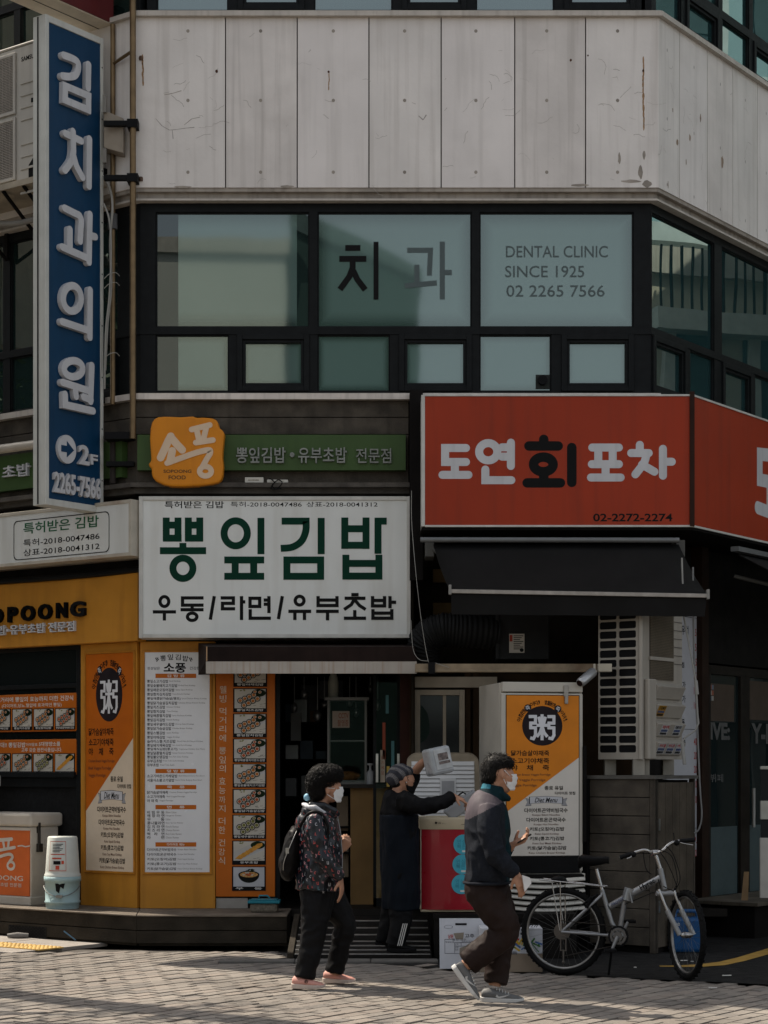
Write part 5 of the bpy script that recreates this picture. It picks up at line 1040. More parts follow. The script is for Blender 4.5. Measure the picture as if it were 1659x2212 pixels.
for i in range(4): txm(m, PLq, '당기세요'[i], q.x - .012, q.x + .016, zf(1640 + i * 11), zf(1632 + i * 11), .001, 1, .01)
m.build('pull_sticker', [mat('sticker_cream', (.4, .33, .25), .5), mat('notice_ink', (.3, .1, .05))], dr, recalc=False)
m = MB()
for i, (u, v0, v1, mi) in enumerate(((838, 1655, 1700, 0), (829, 1560, 1640, 1), (848, 1600, 1680, 2), (836, 1500, 1540, 2))): q = P(u, 0, 18.07); m.box(PLq, q.x - .012, q.x + .016, zf(v1), zf(v0), -.003, 0, mi)
m.build('sticker_strip', [mat('strip_yellow', (.4, .28, .06), .5), mat('strip_red', (.25, .05, .02), .5), mat('strip_teal', (.06, .16, .17), .5)], dr)
# ================================================================== RIGHT SHOP
RO = .70; RPo = .632
TR = lambda x, y: (862.6 + x / 2.083, 796.3 + y / 2.083)
xc = 2.767
rs_ = thing('shop_sign', 'big orange red lightbox sign, front face, with white and black rounded letters', 'sign', FP.pt(2, 4.3, .5))
Rz0, Rz1 = FP.sz(0, 1137, RO)[1], FP.sz(0, 853, RO)[1]; ra0 = FP.s(918, RO); 
m = MB(); m.box(FP, ra0, xc - .02, Rz0 + .012, Rz1 - .012, .05, RO - .006); m.build('face_panel', RED, rs_)
m = MB(); t = .018
m.box(FP, FP.s(910, RO), ra0, Rz0, Rz1, .04, RO, 0); m.box(FP, ra0, xc, Rz1 - .012, Rz1 + .006, .04, RO + .003, 0); m.box(FP, ra0, xc, Rz0 - .006, Rz0 + .012, .04, RO + .003, 0)
m.build('sign_frame', ALU, rs_, bevel=.003)
m = MB(); m.box(FP, xc - .03, xc + .012, Rz0, Rz1 + .03, RO - .05, RO + .012); m.build('corner_trim', mat('trim_brown', (.05, .022, .015), .5, var=.2), rs_)
m = MB(); o = RO - .0055; w_ = 36 / 2.083 * (17.9 - RO) / F
strokes(m, FP, [[(300, 357), (206, 357), (206, 420), (300, 420)], [(250, 425), (250, 470)], [(194, 478), (311, 478)],
    O(400, 374, 41, 39), [(462, 354), (495, 354)], [(462, 396), (495, 396)], [(502, 333), (502, 438)], [(387, 454), (387, 502), (504, 502)],
    [(868, 355), (988, 355)], [(895, 355), (895, 430)], [(960, 355), (960, 430)], [(866, 430), (988, 430)], [(928, 435), (928, 488)], [(862, 490), (996, 490)],
    [(1082, 343), (1082, 378)], [(1043, 380), (1122, 380)], Cv((1112, 385), (1100, 425), (1062, 476)), [(1092, 432), (1148, 464)], [(1186, 361), (1186, 482)], [(1190, 419), (1226, 419)]], w_, o, 0, 0, 'round', TR, step=.00012)
m.build('white_lettering', LETW, rs_, recalc=False)
m = MB(); w_ = 43 / 2.083 * (17.9 - RO) / F
strokes(m, FP, [[(650, 318), (650, 345)], [(583, 348), (715, 348)], O(648, 431, 44, 33), [(650, 470), (650, 510)], [(575, 514), (725, 514)], [(776, 355), (776, 512)]], w_, o, 0, 0, 'round', TR, step=.00012)
txt(m, FP, '02-2272-2274', *TR(872, 652), *TR(1229, 688), o, 0, .022); m.build('black_lettering', INKB, rs_, recalc=False)
r2 = thing('shop_sign', 'orange red lightbox sign turned along the side street beyond the brown corner trim', 'sign', RP.pt(1.5, 4.3, .5))
b0 = -.406
m = MB(); m.box(RP, b0 + .02, 6, Rz0 + .012, Rz1 - .012, .05, RPo - .006); m.build('face_panel', RED, r2)
m = MB(); m.box(RP, b0 + .012, 6, Rz1 - .012, Rz1 + .006, .04, RPo + .003); m.box(RP, b0 + .012, 6, Rz0 - .006, Rz0 + .012, .04, RPo + .003); m.build('sign_frame', ALU, r2)
m = MB(); TRR = lambda x, y: TR(x, y)
strokes(m, RP, [[(1720, 395), (1622, 385), (1622, 500), (1720, 520)], [(1665, 510), (1665, 625)], [(1612, 625), (1720, 668)]], .125, RPo - .005, 0, 0, 'round', TRR, step=.0002)
a_, z_ = RP.sz(1680, 1040, RPo); 
for i, ch in enumerate('연회포차'): txm(m, RP, ch, a_ + .25 + i * .75, a_ + .85 + i * .75, z_ - .3, z_ + .3, RPo - .005, 0, .02)
m.build('white_lettering', LETW, r2, recalc=False)
# ---- soffit under the signs
m = MB(); xs0 = FP.s(910, RO)
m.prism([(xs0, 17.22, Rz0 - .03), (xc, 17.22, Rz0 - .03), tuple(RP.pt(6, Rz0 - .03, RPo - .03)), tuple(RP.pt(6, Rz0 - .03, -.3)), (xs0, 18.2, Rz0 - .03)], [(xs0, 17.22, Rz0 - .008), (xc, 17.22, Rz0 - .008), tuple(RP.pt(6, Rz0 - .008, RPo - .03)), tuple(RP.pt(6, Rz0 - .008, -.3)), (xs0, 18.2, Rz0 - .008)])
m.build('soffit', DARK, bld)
# ---- awning
aw = thing('awning', 'black fabric awning with metal front bar and hanging valance under the red sign', 'awning', (1.6, 17, 3.3))
FAB = mat('awning_black', (.020, .019, .018), .75, var=.15, scale=3, bump=.15, bscale=9)
tl, tr_ = P(936, 1176, 17.25), P(1466, 1176, 17.25); bl, br = P(972, 1276, 16.55), P(1529, 1286, 16.55)
m = MB(); n = 14; top = []; bot = []
for i in range(n + 1):
    for j in range(9):
        a, b = i / n, j / 8; q = tl.lerp(tr_, a).lerp(bl.lerp(br, a), b); q.z -= .03 * math.sin(math.pi * b) * (1 + .3 * math.sin(a * 9)); top.append(q)
m.add([*top], [(i * 9 + j, i * 9 + j + 1, (i + 1) * 9 + j + 1, (i + 1) * 9 + j) for i in range(n) for j in range(8)], 0, True)
fb_ = m.build('fabric', FAB, aw)
fb_.modifiers.new('thickness', 'SOLIDIFY').thickness = .006
m = MB(); m.tube([P(908, 1166, 17.2), P(1467, 1167, 17.2)], .024, 10); m.build('roller_cover', mat('roller_grey', (.15, .155, .155), .4, .3), aw)
m = MB(); d_ = (br - bl).normalized()
m.hexa([bl + Vector((0, -.02, -.022)), br + Vector((0, -.02, -.022)), br + Vector((0, .03, -.022)), bl + Vector((0, .03, -.022)), bl + Vector((0, -.02, .012)), br + Vector((0, -.02, .012)), br + Vector((0, .03, .012)), bl + Vector((0, .03, .012))])
m.build('front_bar', mat('bar_alu', (.34, .31, .275), .4, .5, var=.2, scale=10, streak=.3), aw, bevel=.003)
m = MB(); vl, vr = P(975, 1327, 16.55), P(1522, 1332, 16.55); k = 30
vs = []
for i in range(k + 1):
    a = i / k; t_ = (bl + Vector((.01, .0, -.02))).lerp(br + Vector((-.01, 0, -.02)), a); b_ = vl.lerp(vr, a); w_ = .012 * math.sin(a * 23) + .006 * math.sin(a * 51); vs += [t_, t_.lerp(b_, .5) + Vector((0, w_ * .5, 0)), b_ + Vector((0, w_, 0))]
m.add(vs, [(i * 3 + j, i * 3 + j + 1, (i + 1) * 3 + j + 1, (i + 1) * 3 + j) for i in range(k) for j in range(2)], 0, True); m.build('valance', FAB, aw)
for (p0, p1) in ((bl, tl), (br, tr_)):
    m = MB(); sg_ = 1 if p0 is bl else -1; e = p1 + Vector((-.03 * sg_, .12, .0)); mid = (p0 + e) / 2 + Vector((.25 * sg_, .10, -.10)); m.tube([e, mid, p0 + Vector((.05 * sg_, .05, 0))], .016, 8); m.wbox(e.x - .04, e.x + .04, e.y - .04, e.y + .3, e.z - .10, e.z + .05); m.build('folding_arm', mat('arm_pale', (.09, .088, .08), .5), aw, bevel=.004)
for e in (bl, br):
    m = MB(); m.wbox(e.x - .012, e.x + .012, e.y - .03, e.y + .035, e.z - .035, e.z + .05); m.build('end_cap', mat('cap_pale', (.24, .23, .21), .4), aw, bevel=.004)
ck = thing('awning_crank', 'bent pale crank rod hanging beside the price board', 'crank', P(1490, 1500, 16.9))
m = MB(); Yk = 16.75
m.tube([P(1473, 1205, Yk), P(1477, 1330, Yk), P(1503, 1470, Yk), P(1507, 1545, Yk), P(1509, 1562, Yk), P(1502, 1578, Yk), P(1480, 1593, Yk), P(1474, 1603, Yk), P(1479, 1640, Yk)], .008, 8)
m.tube([P(1503, 1470, Yk), P(1506, 1500, Yk)], .016, 8); m.tube([P(1474, 1605, Yk), P(1479, 1652, Yk)], .016, 8); m.build('rod', mat('crank_white', (.27, .265, .245), .4), ck)
m = MB(); m.tube(Cv3([P(1497, 1225, 16.8), P(1499, 1400, 16.8), P(1506, 1560, 16.8), P(1512, 1700, 16.8), P(1516, 1760, 16.8), P(1510, 1790, 16.8), P(1500, 1800, 16.8)]), .008, 7); tag(m.build('pole', mat('pole_grey', (.17, .17, .165), .4)), 'long thin curved grey rod hanging right of the crank, in front of the price board', 'rod')
a2 = thing('awning', 'second black awning, folded, running along the right wing', 'awning', RP.pt(1.6, 3.3, .9))
m = MB(); m.box(RP, .42, 6, 3.60, 3.645, .60, .68); m.build('roller_cover', mat('roller_grey', (.15, .155, .155)), a2)
m = MB(); P0 = [RP.pt(.5, 3.58, .64), RP.pt(6, 3.58, .64), RP.pt(6, 3.30, 1.15), RP.pt(.55, 3.30, 1.15)]
m.prism([p - Vector((0, 0, .01)) for p in P0], P0); m.build('fabric', FAB, a2)
m = MB(); m.box(RP, .55, 6, 3.24, 3.30, 1.10, 1.17); m.build('front_bar', mat('bar_grey', (.20, .195, .18), .5), a2)
m = MB(); m.tube([RP.pt(.7, 3.4, .5), RP.pt(1.2, 3.22, 1.1)], .02, 8); m.build('folding_arm', mat('arm_pale', (.34, .33, .30)), a2)
# ---- cavity behind: side wall, duct, fan box
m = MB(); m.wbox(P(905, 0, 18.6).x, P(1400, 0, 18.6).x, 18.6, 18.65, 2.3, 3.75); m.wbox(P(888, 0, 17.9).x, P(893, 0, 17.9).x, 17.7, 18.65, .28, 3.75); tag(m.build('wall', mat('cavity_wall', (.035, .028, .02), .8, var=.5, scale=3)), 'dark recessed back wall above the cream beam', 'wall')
m = MB(); m.wbox(P(935, 0, 18.55).x, P(1010, 0, 18.55).x, 18.5, 18.58, zf(1245), zf(1215)); m.wbox(P(935, 0, 18.55).x, P(985, 0, 18.55).x, 18.5, 18.58, zf(1330), zf(1290)); tag(m.build('plywood_offcut', mat('panel_ochre_dark', (.12, .075, .025), .7, var=.3)), 'ochre plywood pieces in the dark gap left of the awning', 'panel')
dt = thing('air_duct', 'black corrugated flexible air duct bending in the dark gap below the awning', 'duct', P(980, 1420, 17.6))
m = MB(); pts = Cv3([P(912, 1440, 17.7), P(918, 1385, 17.6), P(950, 1362, 17.55), P(1000, 1362, 17.55), P(1075, 1368, 17.6)])
fine = []
for i in range(len(pts) - 1):
    for k in range(6): fine.append(pts[i].lerp(pts[i + 1], k / 6))
m.tube(fine, [.15 + (.008 if (i // 2) % 2 else -.004) for i in range(len(fine))], 18); m.build('hose', mat('duct_black', (.022, .022, .022), .5, var=.2), dt)
fx_ = thing('exhaust_fan', 'dark metal fan box with a paper data label behind the awning', 'fan box', P(1130, 1420, 17.5))
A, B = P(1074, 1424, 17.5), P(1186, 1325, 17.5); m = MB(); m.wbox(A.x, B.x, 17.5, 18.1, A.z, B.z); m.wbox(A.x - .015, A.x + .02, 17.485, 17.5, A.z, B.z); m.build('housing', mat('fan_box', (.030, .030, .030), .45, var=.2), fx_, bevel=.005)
PLq = PL(0, 17.497, 1, 0); q0, q1 = P(1100, 1410, 17.49), P(1133, 1369, 17.49); m = MB(); m.box(PLq, q0.x, q1.x, q0.z, q1.z, -.001, .001, 0); m.box(PLq, q0.x + .004, q0.x + .03, q1.z - .07, q1.z - .01, .001, .0015, 1)
for i in range(8): m.box(PLq, q0.x + .04, q1.x - .01 - (i % 3) * .015, q1.z - .022 - i * .017, q1.z - .015 - i * .017, .001, .0015, 2)
m.disc(PLq, q1.x - .025, q0.z + .025, .018, .018, .0016, 2); m.build('data_label', [mat('label_paper', (.42, .38, .32), .6), mat('label_red2', (.3, .04, .02)), INKB], fx_, recalc=False)
bm_ = thing('beam', 'rusty cream metal beam crossing above the window and the porridge cabinet', 'beam', P(1090, 1450, 17.0))
m = MB(); A, B = P(897, 1452, 17.0), P(1290, 1436, 17.0); m.wbox(A.x, B.x, 16.98, 17.08, A.z + .02, P(0, 1434, 17).z); m.wbox(A.x, B.x, 16.96, 17.1, A.z, A.z + .022); m.build('beam_body', mat('beam_cream', (.26, .20, .13), .55, var=.3, scale=8, grime=.7, scol=(.10, .045, .02)), bm_, bevel=.003)
m = MB(); q = P(925, 1443, 16.95); m.wbox(q.x, q.x + .06, 16.94, 16.99, q.z - .05, q.z + .05); m.build('clamp', BLACK, bm_)
cable('cable', 'thin white wire dropping from the red sign to the cream beam', [P(889, 1060, 17.2), P(890, 1140, 17.15), P(905, 1300, 17.0), P(925, 1428, 16.95), P(940, 1432, 16.95), P(970, 1442, 16.95)], .0025, WCAB)
cable('cable', 'thin white wire loop left of the cream beam end', [P(925, 1428, 16.94), P(905, 1424, 17), P(892, 1400, 17.1), P(888, 1340, 17.2)], .0025, WCAB)
cc = thing('security_camera', 'silver bullet security camera hanging from the beam beside the air conditioner grille', 'security camera', P(1275, 1450, 16.6))
m = MB(); A, B = P(1252, 1476, 16.5), P(1283, 1450, 16.65); d = (B - A); m.tube([A, A + d * .02, A + d * .1, B - d * .08, B], [.028, .036, .042, .042, .032], 18); m.build('barrel', mat('camera_silver', (.42, .42, .42), .3, .6, var=.1), cc)
m = MB(); m.tube([A - d * .015, A + d * .03], .028, 16); m.build('lens', mat('lens_glass', (.03, .015, .012), .1), cc)
m = MB(); m.tube([B - d * .15, P(1284, 1447, 16.66), P(1284, 1436, 16.7)], .013, 8); q = P(1296, 1444, 16.7); m.wbox(q.x - .02, q.x + .10, 16.66, 16.76, q.z - .03, q.z + .04); m.build('mount', mat('mount_cream', (.42, .38, .30), .5, var=.15), cc, bevel=.004)
# ---- kitchen window behind the freezer
kw = thing('kitchen_window', 'cream framed sliding window above the open freezer lid', 'window', P(950, 1640, 17.8))
m = MB(); q = FP.rect(896, 1490, 1004, 1645, .05); m.frame(FP, q[0], q[1], q[2] - .2, q[3], -.05, .05, .05); m.box(FP, (q[0] + q[1]) / 2 + .03, (q[0] + q[1]) / 2 + .06, q[2] - .15, q[3] - .05, -.03, .02); m.box(FP, q[0], q[1] + .3, q[3] + .02, q[3] + .12, -.05, .06)
m.build('window_frame', mat('window_cream', (.33, .28, .21), .5, var=.15, grime=.4), kw, bevel=.003)
m = MB(); m.quad(FP, q[0] + .05, q[1] - .05, q[2] - .2, q[3] - .05, -.01); m.build('pane', glassmat('kitchen_pane', (.008, .008, .008), .012, wav=.1), kw, recalc=False)
m = MB()
for u0, u1 in ((884, 896), (1004, 1016), (1022, 1034)): m.box(FP, FP.s(u0), FP.s(u1), .28, zf(1455), -.05, .03)
m.box(FP, FP.s(884), FP.s(1400), .28, zf(1660), -.06, -.03); m.box(FP, FP.s(1004), FP.s(1400), zf(1660), zf(1455), -.06, -.03); tag(m.build('timber_wall', mat('timber_brown', (.055, .033, .017), .7, var=.4, scale=4, streak=.3)), 'dark brown timber wall boards around the cream kitchen window', 'wall')
# ---- freezer chest
fz = thing('chest_freezer', 'chest freezer with red front, cream rim and its white lid propped open', 'freezer', (.62, 16.4, .377))
fx0, fx1, fy0, fy1 = .305, .93, 16.08, 16.72; fz0, fz1 = .377, 1.17
m = MB(); m.wbox(fx0 + .01, fx1 - .01, fy0 + .03, fy1, fz0 + .02, fz1 - .10, 0); m.wbox(fx0, fx1, fy0 + .02, fy1, fz0, fz0 + .02, 1)
CRM = mat('freezer_cream', (.46, .39, .27), .45, var=.08, grime=.3)
m.build('body', [mat('freezer_side', (.35, .31, .25), .5), CRM], fz, bevel=.006)
m = MB(); n = 10; rf = []
for z_ in (fz0 + .02, fz1 - .10): rf.append([(fx0 + .01 + (fx1 - fx0 - .02) * i / n, fy0 + .03 - .03 * math.sin(math.pi * i / n) ** .5, z_) for i in range(n + 1)])
m.add(rf[0] + rf[1], [(i, i + 1, n + 2 + i, n + 1 + i) for i in range(n)], 0, True); m.build('red_front', mat('freezer_red', (.30, .010, .020), .3, var=.08, scale=3, coat=.3), fz, recalc=False)
m = MB(); rim = []
for (z_, o_) in ((fz1 - .10, .0), (fz1 - .02, .012), (fz1, .0), (fz1, -.06)): rim += [(fx0 - .005 + (fx1 - fx0 + .01) * i / n, fy0 + .03 - (.035 + o_) * math.sin(math.pi * i / n) ** .5 - o_ * .5, z_) for i in range(n + 1)]
m.add(rim, [(r * (n + 1) + i, r * (n + 1) + i + 1, (r + 1) * (n + 1) + i + 1, (r + 1) * (n + 1) + i) for r in range(3) for i in range(n)], 0, True)
m.wbox(fx0 - .005, fx0 + .05, fy0 + .03, fy1, fz1 - .1, fz1); m.wbox(fx1 - .05, fx1 + .005, fy0 + .03, fy1, fz1 - .1, fz1); m.wbox(fx0, fx1, fy1 - .05, fy1, fz1 - .1, fz1)
rm = m.build('rim', CRM, fz, recalc=False)
FPL = PL(0, fy0 - .012, 1, 0); m = MB(); m.disc(FPL, fx0 + .13, fz1 - .045, .010, .010, .001, 0); txm(m, FPL, 'LG', fx0 + .145, fx0 + .17, fz1 - .052, fz1 - .038, .001, 0, .02); txm(m, FPL, '김치냉장고', fx0 + .18, fx0 + .24, fz1 - .053, fz1 - .036, .001, 0, 0)
m.box(FPL, fx0 + .34, fx0 + .52, fz1 - .06, fz1 - .03, -.004, .002, 0); m.build('control_panel', mat('panel_ink', (.06, .045, .035), .4), rm)
m = MB(); m.wbox(fx0 + .05, fx1 - .05, fy0 + .1, fy1 - .05, fz1 - .12, fz1 - .06); m.build('basket_floor', mat('inner_white', (.38, .38, .37), .5), fz)
ST = mat('sticker_blue', (.06, .36, .46), .4, var=.04)
for i, z_ in enumerate((.985, .815, .645)):
    SPL = PL(0, fy0 - .0045, 1, 0); m = MB(); x_ = P([993, 991, 989][i], 0, fy0).x + .03; z_ = P(0, [1824, 1867, 1910][i], fy0).z; m.disc(SPL, x_, z_, .083, .083, .0, 0, 32)
    for j, (a_, b_, c_) in enumerate((('안', -.05, .02), ('심', -.01, .02), ('빠', -.05, -.02), ('른', -.01, -.02), ('맛', .03, .02))): txm(m, SPL, c_ and a_, x_ + b_, x_ + b_ + .032, z_ + c_ - .015, z_ + c_ + .022, .001, 1, .0)
    m.box(SPL, x_ - .01, x_ + .035, z_ - .065, z_ - .05, 0, .001, 2)
    m.build('round_sticker', [ST, mat('sticker_ink', (.03, .20, .27), .5), INKW], fz, ['round light blue sticker, upper', 'round light blue sticker, middle', 'round light blue sticker, lower'][i], recalc=False)
# lid leaning back
ld = MB(); lx0, lx1 = P(879, 0, 16.75).x, P(1036, 0, 16.75).x; lz0, lz1 = fz1 - .02, P(0, 1626, 16.85).z
def lidpt(x, h, t):   # h 0..1 up the lid, t thickness towards the viewer
    return Vector((x, fy1 + .02 + .16 * h - t * .97, lz0 + (lz1 - lz0) * h + t * -.2))
def lidsheet(mb, x0, x1, r, t0, t1, mi, h0=0):
    pts = []
    w_ = x1 - x0; hh = (lz1 - lz0)
    for k in range(7): a = math.pi / 2 * k / 6; pts.append((x1 - r + r * math.cos(a), 1 - (r - r * math.sin(a)) / hh * .8))
    for k in range(7): a = math.pi / 2 + math.pi / 2 * k / 6; pts.append((x0 + r + r * math.cos(a), 1 - (r - r * math.sin(a)) / hh * .8))
    pts = [(x1, h0)] + pts + [(x0, h0)]
    mid = (x0 + x1) / 2
    mb.prism([lidpt(x, min(h, 1) + .035 * (1 - ((x - mid) / (w_ / 2)) ** 2) * (h > .6) - .03 * (h > .6), t0) for x, h in pts], [lidpt(x, min(h, 1) + .035 * (1 - ((x - mid) / (w_ / 2)) ** 2) * (h > .6) - .03 * (h > .6), t1) for x, h in pts], mi)
lidsheet(ld, lx0, lx1, .09, -.05, .02, 0); ld_o = ld.build('lid', mat('lid_dirty_cream', (.20, .165, .115), .6, var=.25, scale=8, grime=.7, scol=(.10, .07, .04)), fz)
ld = MB(); PLL = None
for i in range(13):
    h0, h1 = .02 + i * .066, .02 + i * .066 + .060
    q = [lidpt(lx0 + .04, h0, .02), lidpt(lx1 - .04, h0, .02), lidpt(lx1 - .04, h1, .02), lidpt(lx0 + .04, h1, .02)]; f_ = [lidpt(lx0 + .045, h0 + .004, .038), lidpt(lx1 - .045, h0 + .004, .038), lidpt(lx1 - .045, h1 - .012, .030), lidpt(lx0 + .045, h1 - .012, .030)]
    ld.prism(q, f_, 0)
ld.build('ribbed_liner', mat('liner_white', (.46, .46, .45), .4, var=.05), ld_o)
ld = MB(); xm = P(968, 0, 16.75).x; ld.prism([lidpt(xm - .07, .32, .03), lidpt(xm + .07, .32, .03), lidpt(xm + .07, .62, .03), lidpt(xm - .07, .62, .03)], [lidpt(xm - .07, .32, .045), lidpt(xm + .07, .32, .045), lidpt(xm + .07, .62, .045), lidpt(xm - .07, .62, .045)], 0)
ld.prism([lidpt(xm - .055, .36, .044), lidpt(xm + .055, .36, .044), lidpt(xm + .055, .58, .044), lidpt(xm - .055, .58, .044)], [lidpt(xm - .055, .36, .047), lidpt(xm + .055, .36, .047), lidpt(xm + .055, .58, .047), lidpt(xm - .055, .58, .047)], 1); ld.build('vent_box', [mat('inner_white', (.38, .38, .37)), mat('vent_grey', (.2, .2, .2), .5)], ld_o)
# plastic tubs
tb = thing('plastic_container', 'large clear plastic container held upside down above the freezer by the cook', 'container', P(945, 1645, 16.0))
tc_ = P(945.5, 1644, 16.0)
TM = Matrix.Rotation(math.radians(-12), 3, 'Y') @ Matrix.Rotation(math.radians(22), 3, 'Z')
m = MB(); CLP = mat('milky_plastic', (.34, .355, .365), .28, var=.12, scale=9, coat=.3)
def rbox(mb, c, M, sx, sy, sz, tap=1.0, mi=0): mb.hexa([c + M @ Vector(p) for p in ((-sx * tap, -sy * tap, -sz), (sx * tap, -sy * tap, -sz), (sx * tap, sy * tap, -sz), (-sx * tap, sy * tap, -sz), (-sx, -sy, sz), (sx, -sy, sz), (sx, sy, sz), (-sx, sy, sz))], mi)
rbox(m, tc_, TM, .10, .085, .115); m.build('tub', CLP, tb, bevel=.025)
m = MB(); rbox(m, tc_ + TM @ Vector((.01, -.088, .01)), TM, .07, .003, .085); m.build('embossed_panel', mat('milky_plastic2', (.44, .45, .45), .3, var=.25, scale=14), tb, bevel=.003)
m = MB(); rbox(m, tc_ + TM @ Vector((.015, -.0925, .03)), TM, .045, .001, .03); rbox(m, tc_ + TM @ Vector((.02, -.0925, -.02)), TM, .05, .001, .012); m.build('contents', mat('tub_contents', (.16, .13, .12), .5, var=.6, scale=40), tb)
t2 = thing('plastic_container', 'grey plastic container tilted on the freezer rim under the cook\'s pointing hand', 'container', P(1000, 1750, 16.2))
c2 = P(998, 1740, 16.22); TM2 = Matrix.Rotation(math.radians(-36), 3, 'Y'); m = MB(); rbox(m, c2, TM2, .16, .10, .055, .9); m.build('tub', mat('tub_grey', (.24, .25, .26), .3, var=.1, coat=.2), t2, bevel=.015)
m = MB(); q = c2 + TM2 @ Vector((.03, -.09, .06)); m.tube([q + TM2 @ Vector((-.05, 0, 0)), q + TM2 @ Vector((-.04, 0, .03)), q + TM2 @ Vector((.04, 0, .03)), q + TM2 @ Vector((.05, 0, 0))], .007, 6); m.build('handle', BLACK, t2)
# platform under the freezer
m = MB(); m.wbox(P(938, 0, 15.95).x, 1.6, 15.96, 17.8, .0, .37); m.wbox(P(938, 0, 15.95).x - .01, 1.6, 15.94, 17.8, .33, .372); tag(m.build('timber_platform', mat('platform_black', (.018, .016, .014), .7, var=.4)), 'black timber platform carrying the freezer and the porridge cabinet', 'platform')
# ---- porridge cabinet
ph = math.radians(11); cpx, cpy = P(1083, 0, 16.45).x, 16.45
CB = PL(cpx, cpy, math.cos(ph), math.sin(ph)); aE = CB.s(1259)
pc = thing('fridge_cabinet', 'tall white refrigerator cabinet with a large porridge poster on its door', 'refrigerator', CB.pt(aE / 2, .372, -.4))
CWH = mat('cabinet_white', (.46, .43, .37), .45, var=.1, scale=3, grime=.25)
cz0, cz1, czt = P(0, 1896, 16.45).z, P(0, 1497, 16.45).z, P(0, 1474, 16.45).z
m = MB(); m.box(CB, .0, aE + .01, cz0 - .05, czt, -.80, -.06, 0); m.build('body', CWH, pc, bevel=.008)
m = MB(); m.box(CB, .01, aE, cz1 + .012, czt + .005, -.06, .0); m.build('top_rail', CWH, pc, bevel=.006)
m = MB(); m.box(CB, .0, aE, cz0 + .05, cz1, -.055, .0, 0); dr_ = m.build('door', CWH, pc, bevel=.008)
m = MB(); m.box(CB, .0, aE + .02, cz0 - .02, cz0 + .03, -.06, .01, 0); m.build('lower_rail', CWH, pc, bevel=.005)
pz_t, pz_b = CB.sz(1095, 1502, 0)[1], CB.sz(1095, 1849, 0)[1]; pa0, pa1 = CB.s(1094), CB.s(1250)
porridge_poster(CB, pa0, pa1, pz_b, pz_t, .004, dr_, 'bright')
m = MB(); m.frame(CB, pa0 - .006, pa1 + .006, pz_b - .006, pz_t + .006, 0, .004, .006); m.box(CB, pa0 - .005, pa1 + .01, pz_b - .15, pz_b - .007, 0, .003); m.build('black_strip', BLACK, dr_)
m = MB(); a_ = CB.s(1222); m.box(CB, a_ - .02, a_ + .02, cz1 - .03, czt - .02, 0, .02); m.box(CB, a_ - .014, a_ + .014, cz1 - .09, cz1 - .02, .0, .03); m.build('hasp', mat('hasp_steel', (.30, .28, .25), .4, .6), pc, bevel=.003)
m = MB(); m.box(CB, aE + .002, aE + .03, cz0 + .3, cz1 - .45, -.05, .02); m.build('door_handle', DARK, pc, bevel=.006)
# ---- slatted white rack below the cabinet
rk = thing('slatted_rack', 'curved white slats of an old outdoor unit under the porridge cabinet', 'rack', P(1180, 1960, 16.1))
SLW = mat('slat_white', (.48, .46, .41), .5, var=.12, grime=.4)
for i in range(6):
    m = MB(); v = 1896 + i * 12.5; A_, C_ = P(1085, v, 16.2), P(1262, v + 2, 16.35); pts = [A_.lerp(C_, k / 12) + Vector((0, -.06 * math.sin(math.pi * min(1, k / 11)), -.02 * math.sin(math.pi * k / 12))) for k in range(13)]
    m.tube(pts, [(.013, .03)] * 13, 8, side=(0, 1, .4)); m.build('slat', SLW, rk)
m = MB(); A_, B_ = P(1085, 1968, 16.35), P(1262, 1890, 16.35); m.wbox(A_.x, B_.x, 16.36, 16.75, .372, B_.z); m.build('housing', DARK, rk)
# ---- cardboard boxes
cb = thing('cardboard_box', 'flattened white printed pepper carton leaning by the ramp, with a handle slot', 'cardboard', P(995, 2093, 15.2))
Yc = 1.58 * F / (2094 - HZ); KP = PL(0, Yc, 1, 0)
kx0, kx1 = KP.s(950), KP.s(1052); kz1 = KP.sz(0, 1986, 0)[1]
CDW = mat('carton_white', (.46, .47, .50), .6, var=.08, scale=6, grime=.25)
m = MB(); lean = .10
m.prism([(kx0, Yc, .005), (kx1, Yc, .005), (kx1, Yc + lean, kz1), (kx0, Yc + lean, kz1)], [(kx0, Yc + .012, .005), (kx1, Yc + .012, .005), (kx1, Yc + lean + .012, kz1), (kx0, Yc + lean + .012, kz1)]); m.build('sheet', CDW, cb)
sl_ = lean / kz1
class TP(PL):
    def pt(s, a, z, out=0): return Vector((a, Yc + sl_ * z - out, z))
TPL = TP(0, Yc, 1, 0)
CR6 = lambda x, y: KP.sz((800 + x / 1.975) / 1.507, (2500 + y / 1.975) / 1.507, 0)
m = MB(); a_, z_ = CR6(1387, 1010); m.box(TPL, a_ - .045, a_ + .045, z_ - .008, z_ + .008, 0, .002, 0)
def tb6(body, x0, y0, x1, y1, mi, bold=.012): A_, B_ = CR6(x0, y1), CR6(x1, y0); txm(m, TPL, body, A_[0], B_[0], A_[1], B_[1], .002, mi, bold)
tb6('고추', 1410, 1070, 1472, 1096, 2, .02); tb6('남원', 1303, 1074, 1336, 1100, 1, .02)
for (x0, y0, x1, y1) in ((1280, 1105, 1345, 1107), (1280, 1105, 1282, 1195), (1280, 1194, 1375, 1196), (1343, 1125, 1345, 1195), (1345, 1125, 1500, 1127), (1345, 1148, 1500, 1150), (1385, 1125, 1387, 1150)):
    A_, B_ = CR6(x0, y1), CR6(x1, y0); m.box(TPL, A_[0], max(B_[0], A_[0] + .003), A_[1], max(B_[1], A_[1] + .003), 0, .0022, 2)
